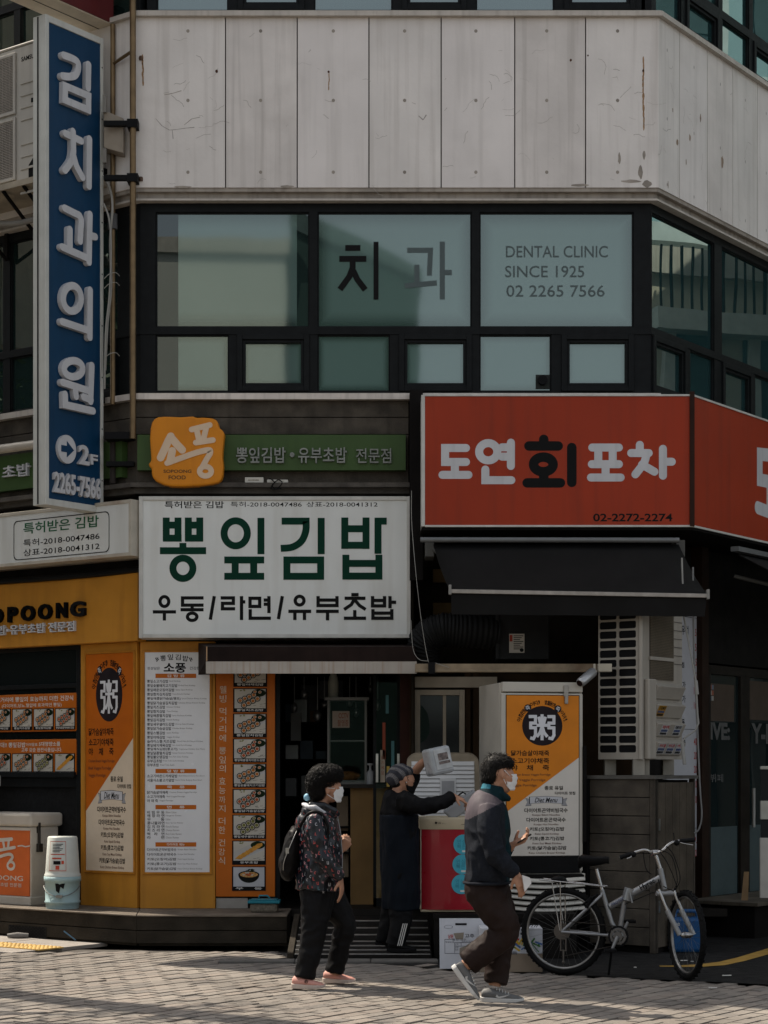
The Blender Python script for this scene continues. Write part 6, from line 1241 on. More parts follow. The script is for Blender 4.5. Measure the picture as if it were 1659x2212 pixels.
tb6('품명 고추', 1330, 1100, 1420, 1115, 2, 0); tb6('전주시 김성면', 1390, 1113, 1470, 1125, 2, 0); tb6('산지', 1346, 1130, 1368, 1145, 2, 0); tb6('성명', 1346, 1152, 1368, 1164, 2, 0); tb6('전화', 1346, 1166, 1368, 1178, 2, 0); tb6('영광농협', 1285, 1118, 1340, 1128, 2, 0)
for q, mi in (([(1338, 1068), (1405, 1062), (1400, 1108), (1352, 1106)], 3), ([(1375, 1205), (1376, 1160), (1410, 1150), (1440, 1130), (1430, 1200)], 3)):
    m.add([TPL.pt(*CR6(*p), .0015) for p in q], [tuple(range(len(q)))], mi)
a_, z_ = CR6(1305, 1027); m.disc(TPL, a_, z_, .035, .014, .0015, 4); m.disc(TPL, a_, z_, .030, .011, .0017, 5)
m.build('carton_print', [BLACK, mat('stamp_red', (.35, .03, .02), .5), mat('carton_ink', (.06, .06, .07), .5), mat('torn_brown', (.22, .19, .15), .8), mat('carton_ink2', (.2, .2, .22)), CDW], cb, recalc=False)
c3 = thing('cardboard_box', 'white carton with brown bare bottom and colourful fruit print behind the bicycle wheel', 'cardboard', P(1110, 2100, 14.95))
Y3 = 1.58 * F / (2101 - HZ); K3 = PL(0, Y3, 1, 0); b0, b1 = K3.s(1038), K3.s(1172); zt3, zm3 = K3.sz(0, 2005, 0)[1], K3.sz(0, 2060, 0)[1]
m = MB(); m.wbox(b0, b1, Y3, Y3 + .3, .003, zm3, 1); m.wbox(b0, b1 + .0, Y3, Y3 + .3, zm3, zt3, 0); m.build('carton', [CDW, mat('carton_bare', (.21, .165, .12), .8, var=.1)], c3, bevel=.004)
m = MB(); CR8 = lambda x, y: K3.sz((1600 + x / 1.843) / 1.507, (2434 + y / 1.843) / 1.507, 0); rr = random.Random(4)
cols = [2, 3, 4, 5, 6]
for i in range(34):
    x, y = rr.uniform(90, 285), rr.uniform(1150, 1205); a_, z_ = CR8(x, y); an = rr.uniform(0, 3.1); l_ = rr.uniform(.01, .04); w_ = rr.uniform(.003, .008); d = Vector((math.cos(an), math.sin(an))) * l_; nn = Vector((-d.y, d.x)).normalized() * w_
    m.add([K3.pt(a_ + p * d.x + q * nn.x, z_ + p * d.y + q * nn.y, .0015 + i * .00003) for p, q in ((-1, -1), (1, -1), (1, 1), (-1, 1))], [(0, 1, 2, 3)], rr.choice((2, 2, 3, 4, 5)) if x < 190 else rr.choice((4, 4, 5)))
A_, B_ = CR8(60, 1242), CR8(155, 1228); txm(m, K3, '농협연합회조합', A_[0], B_[0], A_[1], B_[1], .002, 0, .02); A_, B_ = CR8(150, 1085), CR8(285, 1055); txm(m, K3, 'Jinmi', A_[0], B_[0], A_[1], B_[1], .002, 0, 0, shear=.4)
for i in range(3): A_, B_ = CR8(100, 1218 + i * 6), CR8(150, 1221 + i * 6); m.box(K3, A_[0], B_[0], B_[1] - .002, B_[1] + .002, 0, .002, 1)
m.build('carton_print', [mat('carton_ink', (.06, .06, .07)), mat('carton_ink2', (.2, .2, .22)), mat('print_yellow', (.5, .33, .02), .5), mat('print_red', (.4, .03, .02), .5), mat('print_green', (.04, .14, .03), .5), mat('print_blue', (.05, .12, .3), .5)], c3, recalc=False)
# ---- timber enclosure
we = thing('timber_enclosure', 'weathered grey timber enclosure with a plank door carrying an air conditioner', 'enclosure', (2.3, 16.6, 0))
ex, ey = 2.307, 16.35; EL = PL(ex, ey, LP.d[0], LP.d[1]); ER = PL(ex, ey, RP.d[0], RP.d[1]); ez = 1.49
m = MB(); n = 9
for i in range(n): z0 = .06 + (ez - .06) * i / n; m.box(EL, -.64, -.055, z0 + .003, z0 + (ez - .06) / n - .003, -.03, 0)
m.build('side_boards', WOODG, we, bevel=.004)
m = MB(); n = 5
for i in range(n): m.box(ER, .06 + .66 * i / n + .002, .06 + .66 * (i + 1) / n - .002, .05, ez - .03, -.03, -.002)
do_ = m.build('plank_door', mat('weathered_door', (.074, .060, .044), .8, var=.4, scale=4, bump=.5, bscale=60, streak=.4), we, bevel=.004)
for z_ in (.35, 1.05): m = MB(); m.box(ER, .055, .085, z_, z_ + .10, -.0, .006); m.build('hinge', STEEL, do_)
m = MB(); m.box(EL, -.054, .0, 0, ez, -.05, -.002); m.box(ER, .0, .058, 0, ez, -.05, -.0); m.box(ER, .722, .75, 0, ez, -.05, 0); m.build('corner_post', WOODG, we, bevel=.004)
m = MB(); m.box(EL, -.74, -.645, 0, ez + .03, -.4, .02); m.build('end_post', mat('post_black', (.014, .013, .013), .6), we, bevel=.004)
m = MB(); m.prism([tuple(EL.pt(-.66, ez, .02)), tuple(EL.pt(.015, ez, .02)), tuple(ER.pt(.77, ez, .02)), tuple(ER.pt(.77, ez, -.64))], [tuple(EL.pt(-.66, ez + .03, .02)), tuple(EL.pt(.015, ez + .03, .02)), tuple(ER.pt(.77, ez + .03, .02)), tuple(ER.pt(.77, ez + .03, -.64))]); m.build('top', mat('enclosure_top', (.09, .085, .075), .7, var=.3), we)
m = MB(); m.prism([tuple(EL.pt(-.62, .0, -.05)), tuple(EL.pt(-.02, 0, -.05)), tuple(ER.pt(.7, 0, -.05)), tuple(ER.pt(.7, 0, -.6))], [tuple(EL.pt(-.62, ez - .01, -.05)), tuple(EL.pt(-.02, ez - .01, -.05)), tuple(ER.pt(.7, ez - .01, -.05)), tuple(ER.pt(.7, ez - .01, -.6))]); m.build('inside', DARK, we)
# ---- air conditioner on it
kx_, ky_ = P(1384, 0, 16.66).x, 16.66
KL = PL(kx_, ky_, LP.d[0], LP.d[1]); KR = PL(kx_, ky_, RP.d[0], RP.d[1]); kz0, kz1 = 1.66, 3.05; kwl, kwr = .44, .78
a3 = thing('air_conditioner', 'tall beige outdoor air conditioner with a rounded slot grille and sticker covered louvres', 'air conditioner', (kx_, 16.8, ez + .03))
ACB = mat('ac_beige', (.34, .31, .265), .5, var=.08, scale=3, streak=.3)
m = MB(); m.prism([tuple(KL.pt(-kwl + .02, kz0, -.012)), tuple(KL.pt(-.0, kz0, -.012)) , tuple(KR.pt(kwr, kz0, -.002)), tuple(KR.pt(kwr, kz0, -kwl))], [tuple(KL.pt(-kwl + .02, kz1, -.012)), tuple(KL.pt(-.0, kz1, -.012)), tuple(KR.pt(kwr, kz1, -.002)), tuple(KR.pt(kwr, kz1, -kwl))]); m.build('body', ACB, a3)
# grille plate with rounded openings
m = MB(); ncol, nrow = 2, 16; ph_ = (kz1 - kz0 - .06) / nrow; gx0, gx1 = -kwl + .02, -.035; cw = (gx1 - gx0) / ncol
def rrect(x0, x1, z0, z1, r):
    o_ = []
    for cx_, cz_, t0 in ((x1 - r, z1 - r, 0), (x0 + r, z1 - r, 90), (x0 + r, z0 + r, 180), (x1 - r, z0 + r, 270)):
        for k in range(4): t = math.radians(t0 + 30 * k); o_.append((cx_ + r * math.cos(t), cz_ + r * math.sin(t)))
    return o_
for i in range(nrow):
    for j in range(ncol):
        X0, X1, Z0, Z1 = gx0 + cw * j, gx0 + cw * (j + 1), kz0 + .05 + ph_ * i, kz0 + .05 + ph_ * (i + 1)
        inn = rrect(X0 + .011, X1 - .011, Z0 + .009, Z1 - .009, .016)
        outr = []
        for k, (x, z) in enumerate(inn):
            q_ = k // 4; cx_, cz_ = ((X1, Z1), (X0, Z1), (X0, Z0), (X1, Z0))[q_]
            outr.append((cx_, z + (cz_ - z) * (0 if k % 4 == 0 and q_ % 2 == 0 else 1)) if False else (cx_ if True else x, cz_))
        nn = len(inn)
        vs = [KL.pt(x, z, .0) for x, z in inn] + [KL.pt(x, z, -.011) for x, z in inn]
        m.add(vs, [(k, (k + 1) % nn, nn + (k + 1) % nn, nn + k) for k in range(nn)], 0)
        cs = [KL.pt(X1, Z1, 0), KL.pt(X0, Z1, 0), KL.pt(X0, Z0, 0), KL.pt(X1, Z0, 0)]
        b_ = [KL.pt(x, z, 0) for x, z in inn]
        fs_ = []
        for q_ in range(4):
            fs_ += [(nn + q_, q_ * 4 + k + 1, q_ * 4 + k) for k in range(3)]
            fs_.append((nn + q_, nn + (q_ + 1) % 4, ((q_ + 1) * 4) % nn, q_ * 4 + 3))
        m.add(b_ + cs, fs_, 0)
m.box(KL, gx1, .0, kz0, kz1, -.011, 0, 0); m.box(KL, gx0, gx1, kz0, kz0 + .05, -.011, 0, 0); m.box(KL, gx0, gx1, kz1 - .01, kz1, -.011, 0, 0)
m.build('slot_grille', ACB, a3, recalc=False)
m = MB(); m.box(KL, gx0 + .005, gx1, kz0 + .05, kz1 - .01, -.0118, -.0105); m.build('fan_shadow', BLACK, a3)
m = MB(); m.tube([KL.pt(-.005, kz0, -.008), KL.pt(-.005, kz1, -.008)], .022, 10); m.build('corner_column', ACB, a3)
m = MB(); zl = kz0 + .70; a0_, a1_ = .16, .60
m.box(KR, a0_, a1_, zl, kz1 - .05, .0, .004, 1)
for i in range(46): z_ = zl + (kz1 - .05 - zl) * i / 46; m.box(KR, a0_, a1_, z_, z_ + .005, .004, .010, 0)
for i in range(30): q = a0_ + (a1_ - a0_) * i / 30; m.box(KR, q, q + .004, zl, kz1 - .05, .010, .013, 0)
m.box(KR, a0_ - .02, a1_ + .01, zl + .17, zl + .20, .003, .022, 2); m.build('coil_mesh', [mat('mesh_brown', (.16, .135, .10), .5), BLACK, ACB], a3)
m = MB()
for i in range(9): m.box(KR, a1_ + .02, kwr - .01, zl + .15 + i * .075, zl + .155 + i * .075, 0, .004)
m.build('panel_seams', mat('seam_dark', (.1, .09, .08)), a3)
for i in range(4):
    m = MB(); z_ = kz0 + .03 + i * .165
    m.prism([KR.pt(.2, z_, .0), KR.pt(kwr - .06, z_, .0), KR.pt(kwr - .06, z_ + .15, .0), KR.pt(.2, z_ + .15, 0)], [KR.pt(.2, z_ + .01, .02), KR.pt(kwr - .06, z_ + .01, .02), KR.pt(kwr - .06, z_ + .115, .07), KR.pt(.2, z_ + .115, .07)]); lv = m.build('louvre', ACB, a3, bevel=.004)
m = MB(); m.box(KR, .06, .20, kz0 + .0, kz0 + .70, .0, .05); m.build('side_cover', ACB, a3, bevel=.01)
m = MB(); 
def sticker(i, a0, a1, mi, tcol, body):
    z_ = kz0 + .03 + i * .165; f = lambda t: (z_ + .01 + .105 * t, .0215 + .05 * t)
    za, oa = f(.08); zb_, ob = f(.95); m.add([KR.pt(a0, za, oa), KR.pt(a1, za, oa), KR.pt(a1, zb_, ob), KR.pt(a0, zb_, ob)], [(0, 1, 2, 3)], mi)
    for k, (t0, t1, c_) in enumerate(((.62, .9, tcol), (.36, .55, 4), (.12, .3, 2))):
        z0, q0 = f(t0); z1, q1 = f(t1)
        if k == 0:
            vs, fs_ = glyphs(body, .025); m.add([KR.pt(a0 + .01 + (a1 - a0 - .02) * v.x, z0 + (z1 - z0) * v.y, q0 + (q1 - q0) * v.y + .002) for v in vs], fs_, c_)
        else:
            for w_ in range(6): b0 = a0 + .008 + (a1 - a0 - .02) * w_ / 6; m.add([KR.pt(b0, z0, q0 + .002), KR.pt(b0 + (a1 - a0) * .12, z0, q0 + .002), KR.pt(b0 + (a1 - a0) * .12, z1, q1 + .002), KR.pt(b0, z1, q1 + .002)], [(0, 1, 2, 3)], c_)
sticker(2, .22, .36, 3, 2, '긴급출장'); sticker(1, .28, .42, 0, 1, '자본사채'); sticker(1, .52, .66, 0, 2, '대출상담'); sticker(0, .22, .36, 0, 1, '카드할'); sticker(0, .39, .53, 0, 1, '카드론'); sticker(0, .56, .68, 0, 1, '카드')
m.build('advert_stickers', [mat('sticker_white', (.48, .48, .48), .5), mat('sticker_red', (.42, .02, .02), .5), mat('sticker_black', (.03, .03, .035), .5), mat('sticker_amber', (.45, .23, .02), .5), mat('sticker_navy', (.06, .09, .2), .5)], lv, recalc=False)
for q in (KL.pt(-.36, 0, -.1), KL.pt(-.05, 0, -.05), KR.pt(.14, 0, -.05), KR.pt(.62, 0, -.06)):
    m = MB(); m.wbox(q.x - .05, q.x + .05, q.y - .04, q.y + .04, ez + .03, kz0); m.build('foot', mat('foot_cream', (.26, .24, .20), .6, var=.2), a3, bevel=.004)
# ---- price board on the right wing, post, doors
pb = thing('price_board', 'tall white price board with black and red printing beside the brown post', 'price board', RP.pt(.7, 1.0, .05))
a0, a1 = RP.s(1440, .04), RP.s(1516, .04); bz0, bz1 = RP.sz(1490, 1850, .04)[1], 3.3
m = MB(); m.box(RP, a0, a1, bz0, bz1, .0, .04); bo = m.build('board', mat('board_white', (.46, .46, .48), .3, var=.06, coat=.3), pb)
m = MB(); o = .041
for (b, x0, y0, x1, y1, mi) in [('우럭', 1472, 1350, 1487, 1371, 0), ('무침', 1466, 1429, 1478, 1442, 0), ('추가', 1466, 1471, 1481, 1487, 0), ('추가', 1466, 1501, 1481, 1517, 0), ('해물', 1467, 1552, 1479, 1571, 0), ('모둠', 1467, 1594, 1481, 1612, 0), ('점심특선', 1460, 1768, 1487, 1786, 0), ('곰탕', 1466, 1812, 1474, 1825, 0)]: txt(m, RP, b, x0, y0, x1, y1, o, mi, .02)
for i, (v, s_) in enumerate(((1358, '15.0'), (1390, '15.0'), (1422, '25.0'), (1452, '15.0'), (1484, '15.0'), (1516, '10.0'), (1594, '40.0'), (1624, '20.0'), (1654, '20.0'), (1686, '20.0'), (1719, '20.0'), (1806, '9.0'), (1835, '10.0'))): txt(m, RP, s_, 1499, v, 1509.5, v + 16, o, 1, .012)
for v in (1333, 1575, 1789): m.box(RP, RP.s(1478, o), a1 - .02, RP.sz(1490, v + 1, o)[1], RP.sz(1490, v, o)[1], .0405, .0415, 0)
m.build('printed_lettering', [INKB, mat('price_red', (.33, .03, .02), .5)], bo, recalc=False)
m = MB(); m.box(RP, RP.s(1517, .1), RP.s(1531, .1), .0, 3.75, -.05, .1); m.build('door_post', mat('post_dark_brown', (.045, .025, .017), .5, var=.3), bld)
m = MB(); m.box(RP, .0, RP.s(1517, 0), .0, 3.75, -.12, -.02); m.box(RP, RP.s(1531, 0), 9, 2.62, 3.75, -.12, -.02); m.build('shop_wall', mat('right_wall_dark', (.022, .020, .018), .7, var=.3), bld)
gd = thing('glass_door', 'dark framed glass doors of the right shop with frosted lower half', 'door', RP.pt(1.5, .1, 0))
d0, d1, d2, d3 = RP.s(1531), RP.s(1606), RP.s(1620), RP.s(1700); zt_ = 2.60; zb_ = .12
m = MB()
for (a_, b_) in ((d0, d0 + .05), (d1 - .06, d2), (d3, d3 + .08)): m.box(RP, a_, b_, zb_, zt_, -.06, .0)
m.box(RP, d0, d3, zt_ - .09, zt_, -.059, .001); m.box(RP, d0 + .05, d1 - .06, zb_, zb_ + .16, -.055, -.004); m.box(RP, d2, d3, zb_, zb_ + .14, -.055, -.004); m.build('door_frame', mat('door_brown', (.035, .028, .022), .5, var=.3), gd, bevel=.004)
m = MB(); m.quad(RP, d0 + .05, d1 - .06, zb_ + .14, zt_ - .09, -.03); m.quad(RP, d2, d3, zb_ + .14, zt_ - .09, -.03); m.build('door_glass', glassmat('right_door_glass', (.012, .018, .018), .05, wav=.03), gd, recalc=False)
m = MB(); m.quad(RP, d0 + .07, d1 - .09, zb_ + .2, 1.0, -.027); m.quad(RP, d2 + .03, d3 - .03, zb_ + .2, 1.0, -.027); m.quad(RP, d0 + .06, d1 - .16, 2.05, 2.42, -.028, 1); m.quad(RP, d2 + .02, d3, 2.08, 2.48, -.028, 1); m.build('frosted_film', [mat('film_frost', (.064, .088, .09), .35, var=.1), mat('blind_brown', (.075, .055, .04), .7)], gd, recalc=False)
m = MB()
txt(m, RP, 'IVE:', 1534, 1560, 1577, 1598, -.026, 0, .045); txt(m, RP, 'Y-EN', 1623, 1562, 1690, 1606, -.026, 0, .04)
txt(m, RP, '뷔페', 1534, 1672, 1562, 1690, -.026, 0, .01)
for k in (0, 1): 
    pass
m.build('glass_lettering', mat('glass_letters', (.10, .10, .095), .5), gd, recalc=False)
m = MB(); a_, z_ = RP.sz(1629, 1677, .03); m.tube([RP.pt(RP.s(1628, .03), .98, .03), RP.pt(RP.s(1628, .03), 1.38, .03)], [(.018, .03)] * 2, 8); m.build('handle', mat('handle_pale', (.33, .32, .29), .5), gd, bevel=.008)
m = MB()
for i in range(6): m.box(RP, d0 + .075 + .045 * (i % 2), d0 + .115 + .045 * (i % 2), 2.36 - i // 2 * .055, 2.405 - i // 2 * .055, -.029, -.026, i % 3)
m.build('stickers', [mat('st_a', (.3, .1, .06)), mat('st_b', (.14, .17, .22)), mat('st_c', (.33, .31, .27))], gd)
sb = thing('street_board', 'pale board standing at the right edge before the glass doors', 'board', RP.pt(2.2, .1, .3))
q = P(1642, 1940, 17.0); m = MB(); m.wbox(q.x, q.x + .5, 17.0, 17.04, q.z, P(0, 1810, 17.0).z, 0); m.build('lower_sheet', mat('board_pale', (.40, .38, .34), .5, var=.1), sb, bevel=.004)
m = MB(); m.wbox(q.x + .005, q.x + .5, 17.0, 17.04, P(0, 1770, 17).z, P(0, 1730, 17).z); m.wbox(q.x + .005, q.x + .5, 17.0, 17.04, P(0, 1662, 17).z, P(0, 1655, 17).z); m.build('rail', mat('board_rail', (.36, .35, .30), .5), sb, bevel=.004)
m = MB(); m.wbox(q.x + .01, q.x + .5, 17.01, 17.03, P(0, 1810, 17.0).z, P(0, 1655, 17.0).z); m.build('dark_panel', mat('board_dark', (.03, .032, .034), .5), sb)
m = MB(); m.hexa([P(1601, 1945, 17.3) , P(1616, 1945, 17.3), P(1616, 1945, 17.35), P(1601, 1945, 17.35), P(1607, 1883, 17.4), P(1618, 1883, 17.4), P(1618, 1883, 17.45), P(1607, 1883, 17.45)]); tag(m.build('wood_scrap', mat('scrap_wood', (.22, .14, .07), .7, var=.2)), 'small leaning wood scrap on the step before the right glass doors', 'wood scrap')
# ---- right timber step
stp = thing('wooden_step', 'worn timber step in front of the right glass doors', 'step', P(1570, 2030, 16.6))
s0, s1 = RP.s(1478, .1), 5.0
m = MB()
for i in range(4): m.box(RP, s0 + .0, s1, .30 + .001 * (i % 2), .335 + .001 * (i % 2), .10 + i * .19, .285 + i * .19)
m.build('top_boards', mat('step_top', (.10, .085, .065), .75, var=.4, scale=5, bump=.3), stp, bevel=.004)
m = MB(); m.box(RP, s0 + .05, s1, .0, .298, .12, .80, 0); m.box(RP, s0 + .40, s1, .06, .30, .80, .83, 1); m.build('riser_boards', [DARK, mat('step_face_bare', (.17, .105, .05), .7, var=.35, scale=6)], stp)
# ---- blue canister
bcn = thing('water_canister', 'blue plastic canister standing on the asphalt behind the bicycle\'s front wheel', 'canister', P(1480, 2050, 16.6))
Yb = 1.58 * F / (2058 - HZ); A, B = P(1446, 2058, Yb), P(1521, 1972, Yb); BLP = mat('canister_blue', (.008, .06, .17), .4, var=.1, coat=.2)
m = MB(); m.wbox(A.x, B.x, Yb, Yb + .22, .0, B.z - .04); m.build('body', BLP, bcn, bevel=.03)
m = MB(); m.tube([(A.x + .06, Yb + .1, B.z - .05), (A.x + .08, Yb + .1, B.z + .01), (B.x - .06, Yb + .1, B.z + .01), (B.x - .03, Yb + .1, B.z - .06)], .018, 8); m.lathe((A.x + .05, Yb + .1, B.z - .045), [(.03, 0), (.03, .03), (.02, .03)], 12); m.build('handle', BLP, bcn)
m = MB(); PLq = PL(0, Yb, 1, 0); txm(m, PLq, '20', A.x + .05, A.x + .09, B.z - .11, B.z - .085, .002, 0, .02); m.build('printed_lettering', INKW, bcn, recalc=False)
# ================================================================== BICYCLE
bx0, by0, bx1, by1 = 1.372, 14.70, 2.262, 14.36
BP = PL(bx0, by0, bx1 - bx0, by1 - by0)
C8b = lambda x, y: ((1600 + x / 1.843) / 1.507, (2434 + y / 1.843) / 1.507)
def bp(x, y, out=0): a, z = BP.sz(*C8b(x, y), out); return BP.pt(a, z, out)
bk = thing('bicycle', 'silver mountain bicycle with folding frame and rear rack parked on the asphalt', 'bicycle', (1.8, 14.5, 0))
SIL = mat('bike_silver', (.24, .245, .25), .35, .5, var=.12, scale=12, coat=.3); CHR = mat('bike_chrome', (.38, .37, .36), .25, 1, var=.15, scale=30); TYR = mat('tyre_rubber', (.014, .014, .014), .8, var=.3, bump=.4, bscale=120); RIM = mat('rim_alu', (.24, .235, .225), .35, .8, var=.2, scale=15); BLKP = mat('bike_black', (.012, .012, .013), .45, var=.2)
def wheel(c, d, R=.335):
    """c centre, d unit horizontal rolling direction"""
    d = Vector(d).normalized(); n_ = Vector((d.y, -d.x, 0)); up = Vector((0, 0, 1)); n = 56
    def ring(prof, mi, mb):
        k = len(prof); vs = []
        for i in range(n):
            t = 2 * math.pi * i / n; e = d * math.cos(t) + up * math.sin(t)
            for r, o in prof: vs.append(c + e * r + n_ * o)
        mb.add(vs, [(i * k + j, i * k + (j + 1) % k, ((i + 1) % n) * k + (j + 1) % k, ((i + 1) % n) * k + j) for i in range(n) for j in range(k)], mi, True)
    m = MB(); rt = .024; ring([(R - rt + rt * math.cos(q), rt * .95 * math.sin(q)) for q in [2 * math.pi * i / 10 for i in range(10)]], 0, m)
    for i in range(72):      # tread blocks
        t = 2 * math.pi * i / 72; e = d * math.cos(t) + up * math.sin(t); s_ = d * -math.sin(t) + up * math.cos(t); o = .010 if i % 2 else -.010
        q = c + e * (R - .003) + n_ * o; m.hexa([q - s_ * .008 - n_ * .008, q + s_ * .008 - n_ * .008, q + s_ * .008 + n_ * .008, q - s_ * .008 + n_ * .008] + [p + e * .006 for p in (q - s_ * .008 - n_ * .008, q + s_ * .008 - n_ * .008, q + s_ * .008 + n_ * .008, q - s_ * .008 + n_ * .008)])
    w_ = m.build('wheel', TYR, bk)
    m = MB(); ring([(R - .042, .012), (R - .042, -.012), (R - .058, -.010), (R - .062, 0), (R - .058, .010)], 0, m); m.build('rim', RIM, w_)
    m = MB()
    for i in range(32):
        t = 2 * math.pi * i / 32; t2 = t + (.55 if (i // 2) % 2 else -.55); sd = .028 if i % 2 else -.028
        e = d * math.cos(t) + up * math.sin(t); e2 = d * math.cos(t2) + up * math.sin(t2); m.tube([c + e2 * .022 + n_ * sd, c + e * (R - .06)], .0009, 4)
    m.build('spokes', mat('spoke_grey', (.12, .12, .115), .35, .8), w_)
    m = MB(); m.tube([c - n_ * .05, c - n_ * .03, c + n_ * .03, c + n_ * .05], [.010, .024, .024, .010], 12); m.build('hub', CHR, w_)
    return w_
cr = BP.pt(0, .335, 0); wheel(cr, (BP.d[0], BP.d[1], 0))
cf = Vector((bx1, by1, .335)); fd = Vector((.24, -.971, 0)); wheel(cf, fd)
bb = bp(770, 1128)
hu, hl = bp(1012, 725), bp(1040, 850)
st_top = bp(665, 862); st_bot = bp(722, 1050); j1 = bp(712, 952)
m = MB()
m.tube([st_top + (st_top - st_bot) * .06, st_bot, bb], .017, 12); m.tube([j1, bp(880, 855), bp(1015, 778)], [.025, .029, .025], 14); m.tube([bp(800, 905), bb + Vector((0, 0, .04))], .019, 12); m.tube([hu, hl], .021, 12)
for o in (.055, -.055):
    hub = BP.pt(0, .335, o)
    m.tube([hub, bp(660, 885, o * .5), st_top], .010, 8); m.tube([hub, bb + Vector((BP.n[0], BP.n[1], 0)) * o * .6], .011, 8)
m.tube([bb - Vector((BP.n[0], BP.n[1], 0)) * .035, bb + Vector((BP.n[0], BP.n[1], 0)) * .035], .022, 12)
fr_ = m.build('frame', SIL, bk)
m = MB(); q = bp(822, 880); m.tube([q + Vector((-.012, 0, -.045)), q + Vector((.012, 0, .045))], .043, 12); m.tube([q + Vector((0, -.06, .02)), q + Vector((.02, -.065, -.06))], .007, 6); m.build('folding_joint', SIL, fr_)
m = MB()
# frame lettering laid on the near side of the main tube
tA, tB = bp(720, 945, .034), bp(1000, 787, .034); ax = (tB - tA).normalized(); upv = Vector((0, 0, 1)); nv = Vector((BP.n[0], BP.n[1], 0)); upv = (upv - ax * upv.dot(ax)).normalized()
def tube_txt(s_, t0, t1, h, mi, off=0):
    vs, fs = glyphs(s_, .02); L_ = (tB - tA).length
    m.add([tA + ax * L_ * (t0 + (t1 - t0) * v.x) + upv * (h * (v.y - .5) + off) + nv * (.0035 - ((h * (v.y - .5) + off) / .034) ** 2 * .012) for v in vs], fs, mi)
tube_txt('Hyrec', .62, .93, .05, 0); tube_txt('PIROTOP', .0, .27, .024, 1)
m.build('frame_lettering', [INKB, mat('frame_blue_print', (.03, .04, .10), .4)], fr_, recalc=False)
m = MB(); m.tube([st_top, bp(630, 728)], .0135, 10); m.build('seat_post', CHR, bk)
sA, sB = bp(527, 668), bp(705, 668); sd_ = (sB - sA); vs_ = []; m = MB(); nv = Vector((BP.n[0], BP.n[1], 0))
prof = [(0, .045, .0), (.10, .078, .012), (.3, .076, .008), (.5, .05, .0), (.7, .026, -.002), (.9, .019, .0), (1, .010, -.008)]
rings = []
for t, wd, dz in prof:
    c = sA + sd_ * t + Vector((0, 0, dz - .03 * t * 0)); th = .082 * (1 - .6 * t)
    for k in range(12): q = 2 * math.pi * k / 12; rings.append(c + nv * wd * math.cos(q) + Vector((0, 0, (math.sin(q) * .018 if math.sin(q) > 0 else math.sin(q) * th) + .004)))
m.add(rings, [(i * 12 + k, i * 12 + (k + 1) % 12, (i + 1) * 12 + (k + 1) % 12, (i + 1) * 12 + k) for i in range(6) for k in range(12)], 0, True); m.add(rings[:12], [tuple(range(12))], 0); m.add(rings[-12:], [tuple(range(12))], 0)
m.build('saddle', BLKP, bk)
# fork, stem, handlebar: turned with the front wheel
fn = Vector((fd.y, -fd.x, 0))     # axle direction (left in the picture)
crown = hl + (hl - hu).normalized() * .03
m = MB()
for s_ in (-1, 1):
    a = crown + fn * .058 * s_; b = cf + fn * .055 * s_
    m.tube([a + Vector((0, 0, .03)), a.lerp(b, .45)], .015, 10, 0); m.tube([a.lerp(b, .40), b], .020, 10, 1)
m.tube([crown + fn * .075, crown, crown - fn * .075], .02, 10, 1); m.build('fork', [CHR, mat('fork_grey', (.30, .30, .30), .35, .4, var=.2)], bk)
m = MB(); m.tube([hu + (hu - hl) * .0, bp(985, 640)], .015, 10); cl_ = bp(985, 630); m.tube([cl_ - fn * .03, cl_ + fn * .03], .024, 10); m.build('stem', CHR, bk)
hp = [(cl_ + fn * s_ * t + Vector((0, 0, z_)) + fd * f_) for s_ in (1,) for t, z_, f_ in ((.30, -.005, -.06), (.20, .012, -.05), (.13, .03, -.03), (.06, .0, 0), (0, -.004, 0), (-.06, .0, 0), (-.13, .03, -.03), (-.20, .045, -.05), (-.30, .035, -.06))]
gl, gr = bp(770, 660, .10), bp(1222, 552, -.10)
hp = [gl, bp(850, 632, .06), bp(915, 614, .03), bp(955, 626, .0), cl_, bp(1025, 618, .0), bp(1065, 580, -.03), bp(1110, 562, -.06), gr]
m = MB(); m.tube(Cv3(hp), .0125, 10); hb = m.build('handlebar', CHR, bk)
for a, b in ((hp[0], hp[1]), (hp[-1], hp[-2])): m = MB(); m.tube([a, a.lerp(b, .85)], .017, 10); m.build('grip', BLKP, hb)
for a, d_ in ((hp[1], Vector((-.05, -.02, -.03))), (hp[-2], Vector((.12, -.02, -.015)))):
    m = MB(); m.ball(a + Vector((.0, -.01, -.01)), .024, 8, 1); m.tube([a, a + Vector((d_.x * .4, d_.y, d_.z)), a + d_ * 1.0 + Vector((0, 0, -.012))], [.006, .005, .006], 6, 0); m.build('brake_lever', [CHR, BLKP], hb)
m = MB()
for p_ in ([bp(1050, 590), bp(1090, 640), bp(1125, 740), bp(1130, 800), bp(1100, 850), bp(1060, 850)], [bp(910, 625), bp(920, 700), bp(935, 740), bp(960, 760)], [bp(1010, 625, .03), bp(1060, 700, .05), bp(1110, 830, .03), bp(1085, 855, .02), bp(1030, 830, .03)], [bp(1000, 610, .03), bp(1080, 650, .04), bp(1115, 790, .05), bp(1090, 860, .03)], [bp(1000, 790, .03), bp(1010, 850, .03), bp(940, 880, .035), bp(800, 940, .03)], [bp(1092, 560), bp(1095, 540), bp(1092, 510)]): m.tube(Cv3(p_), .0035, 5)
m.build('brake_cables', BLKP, bk)
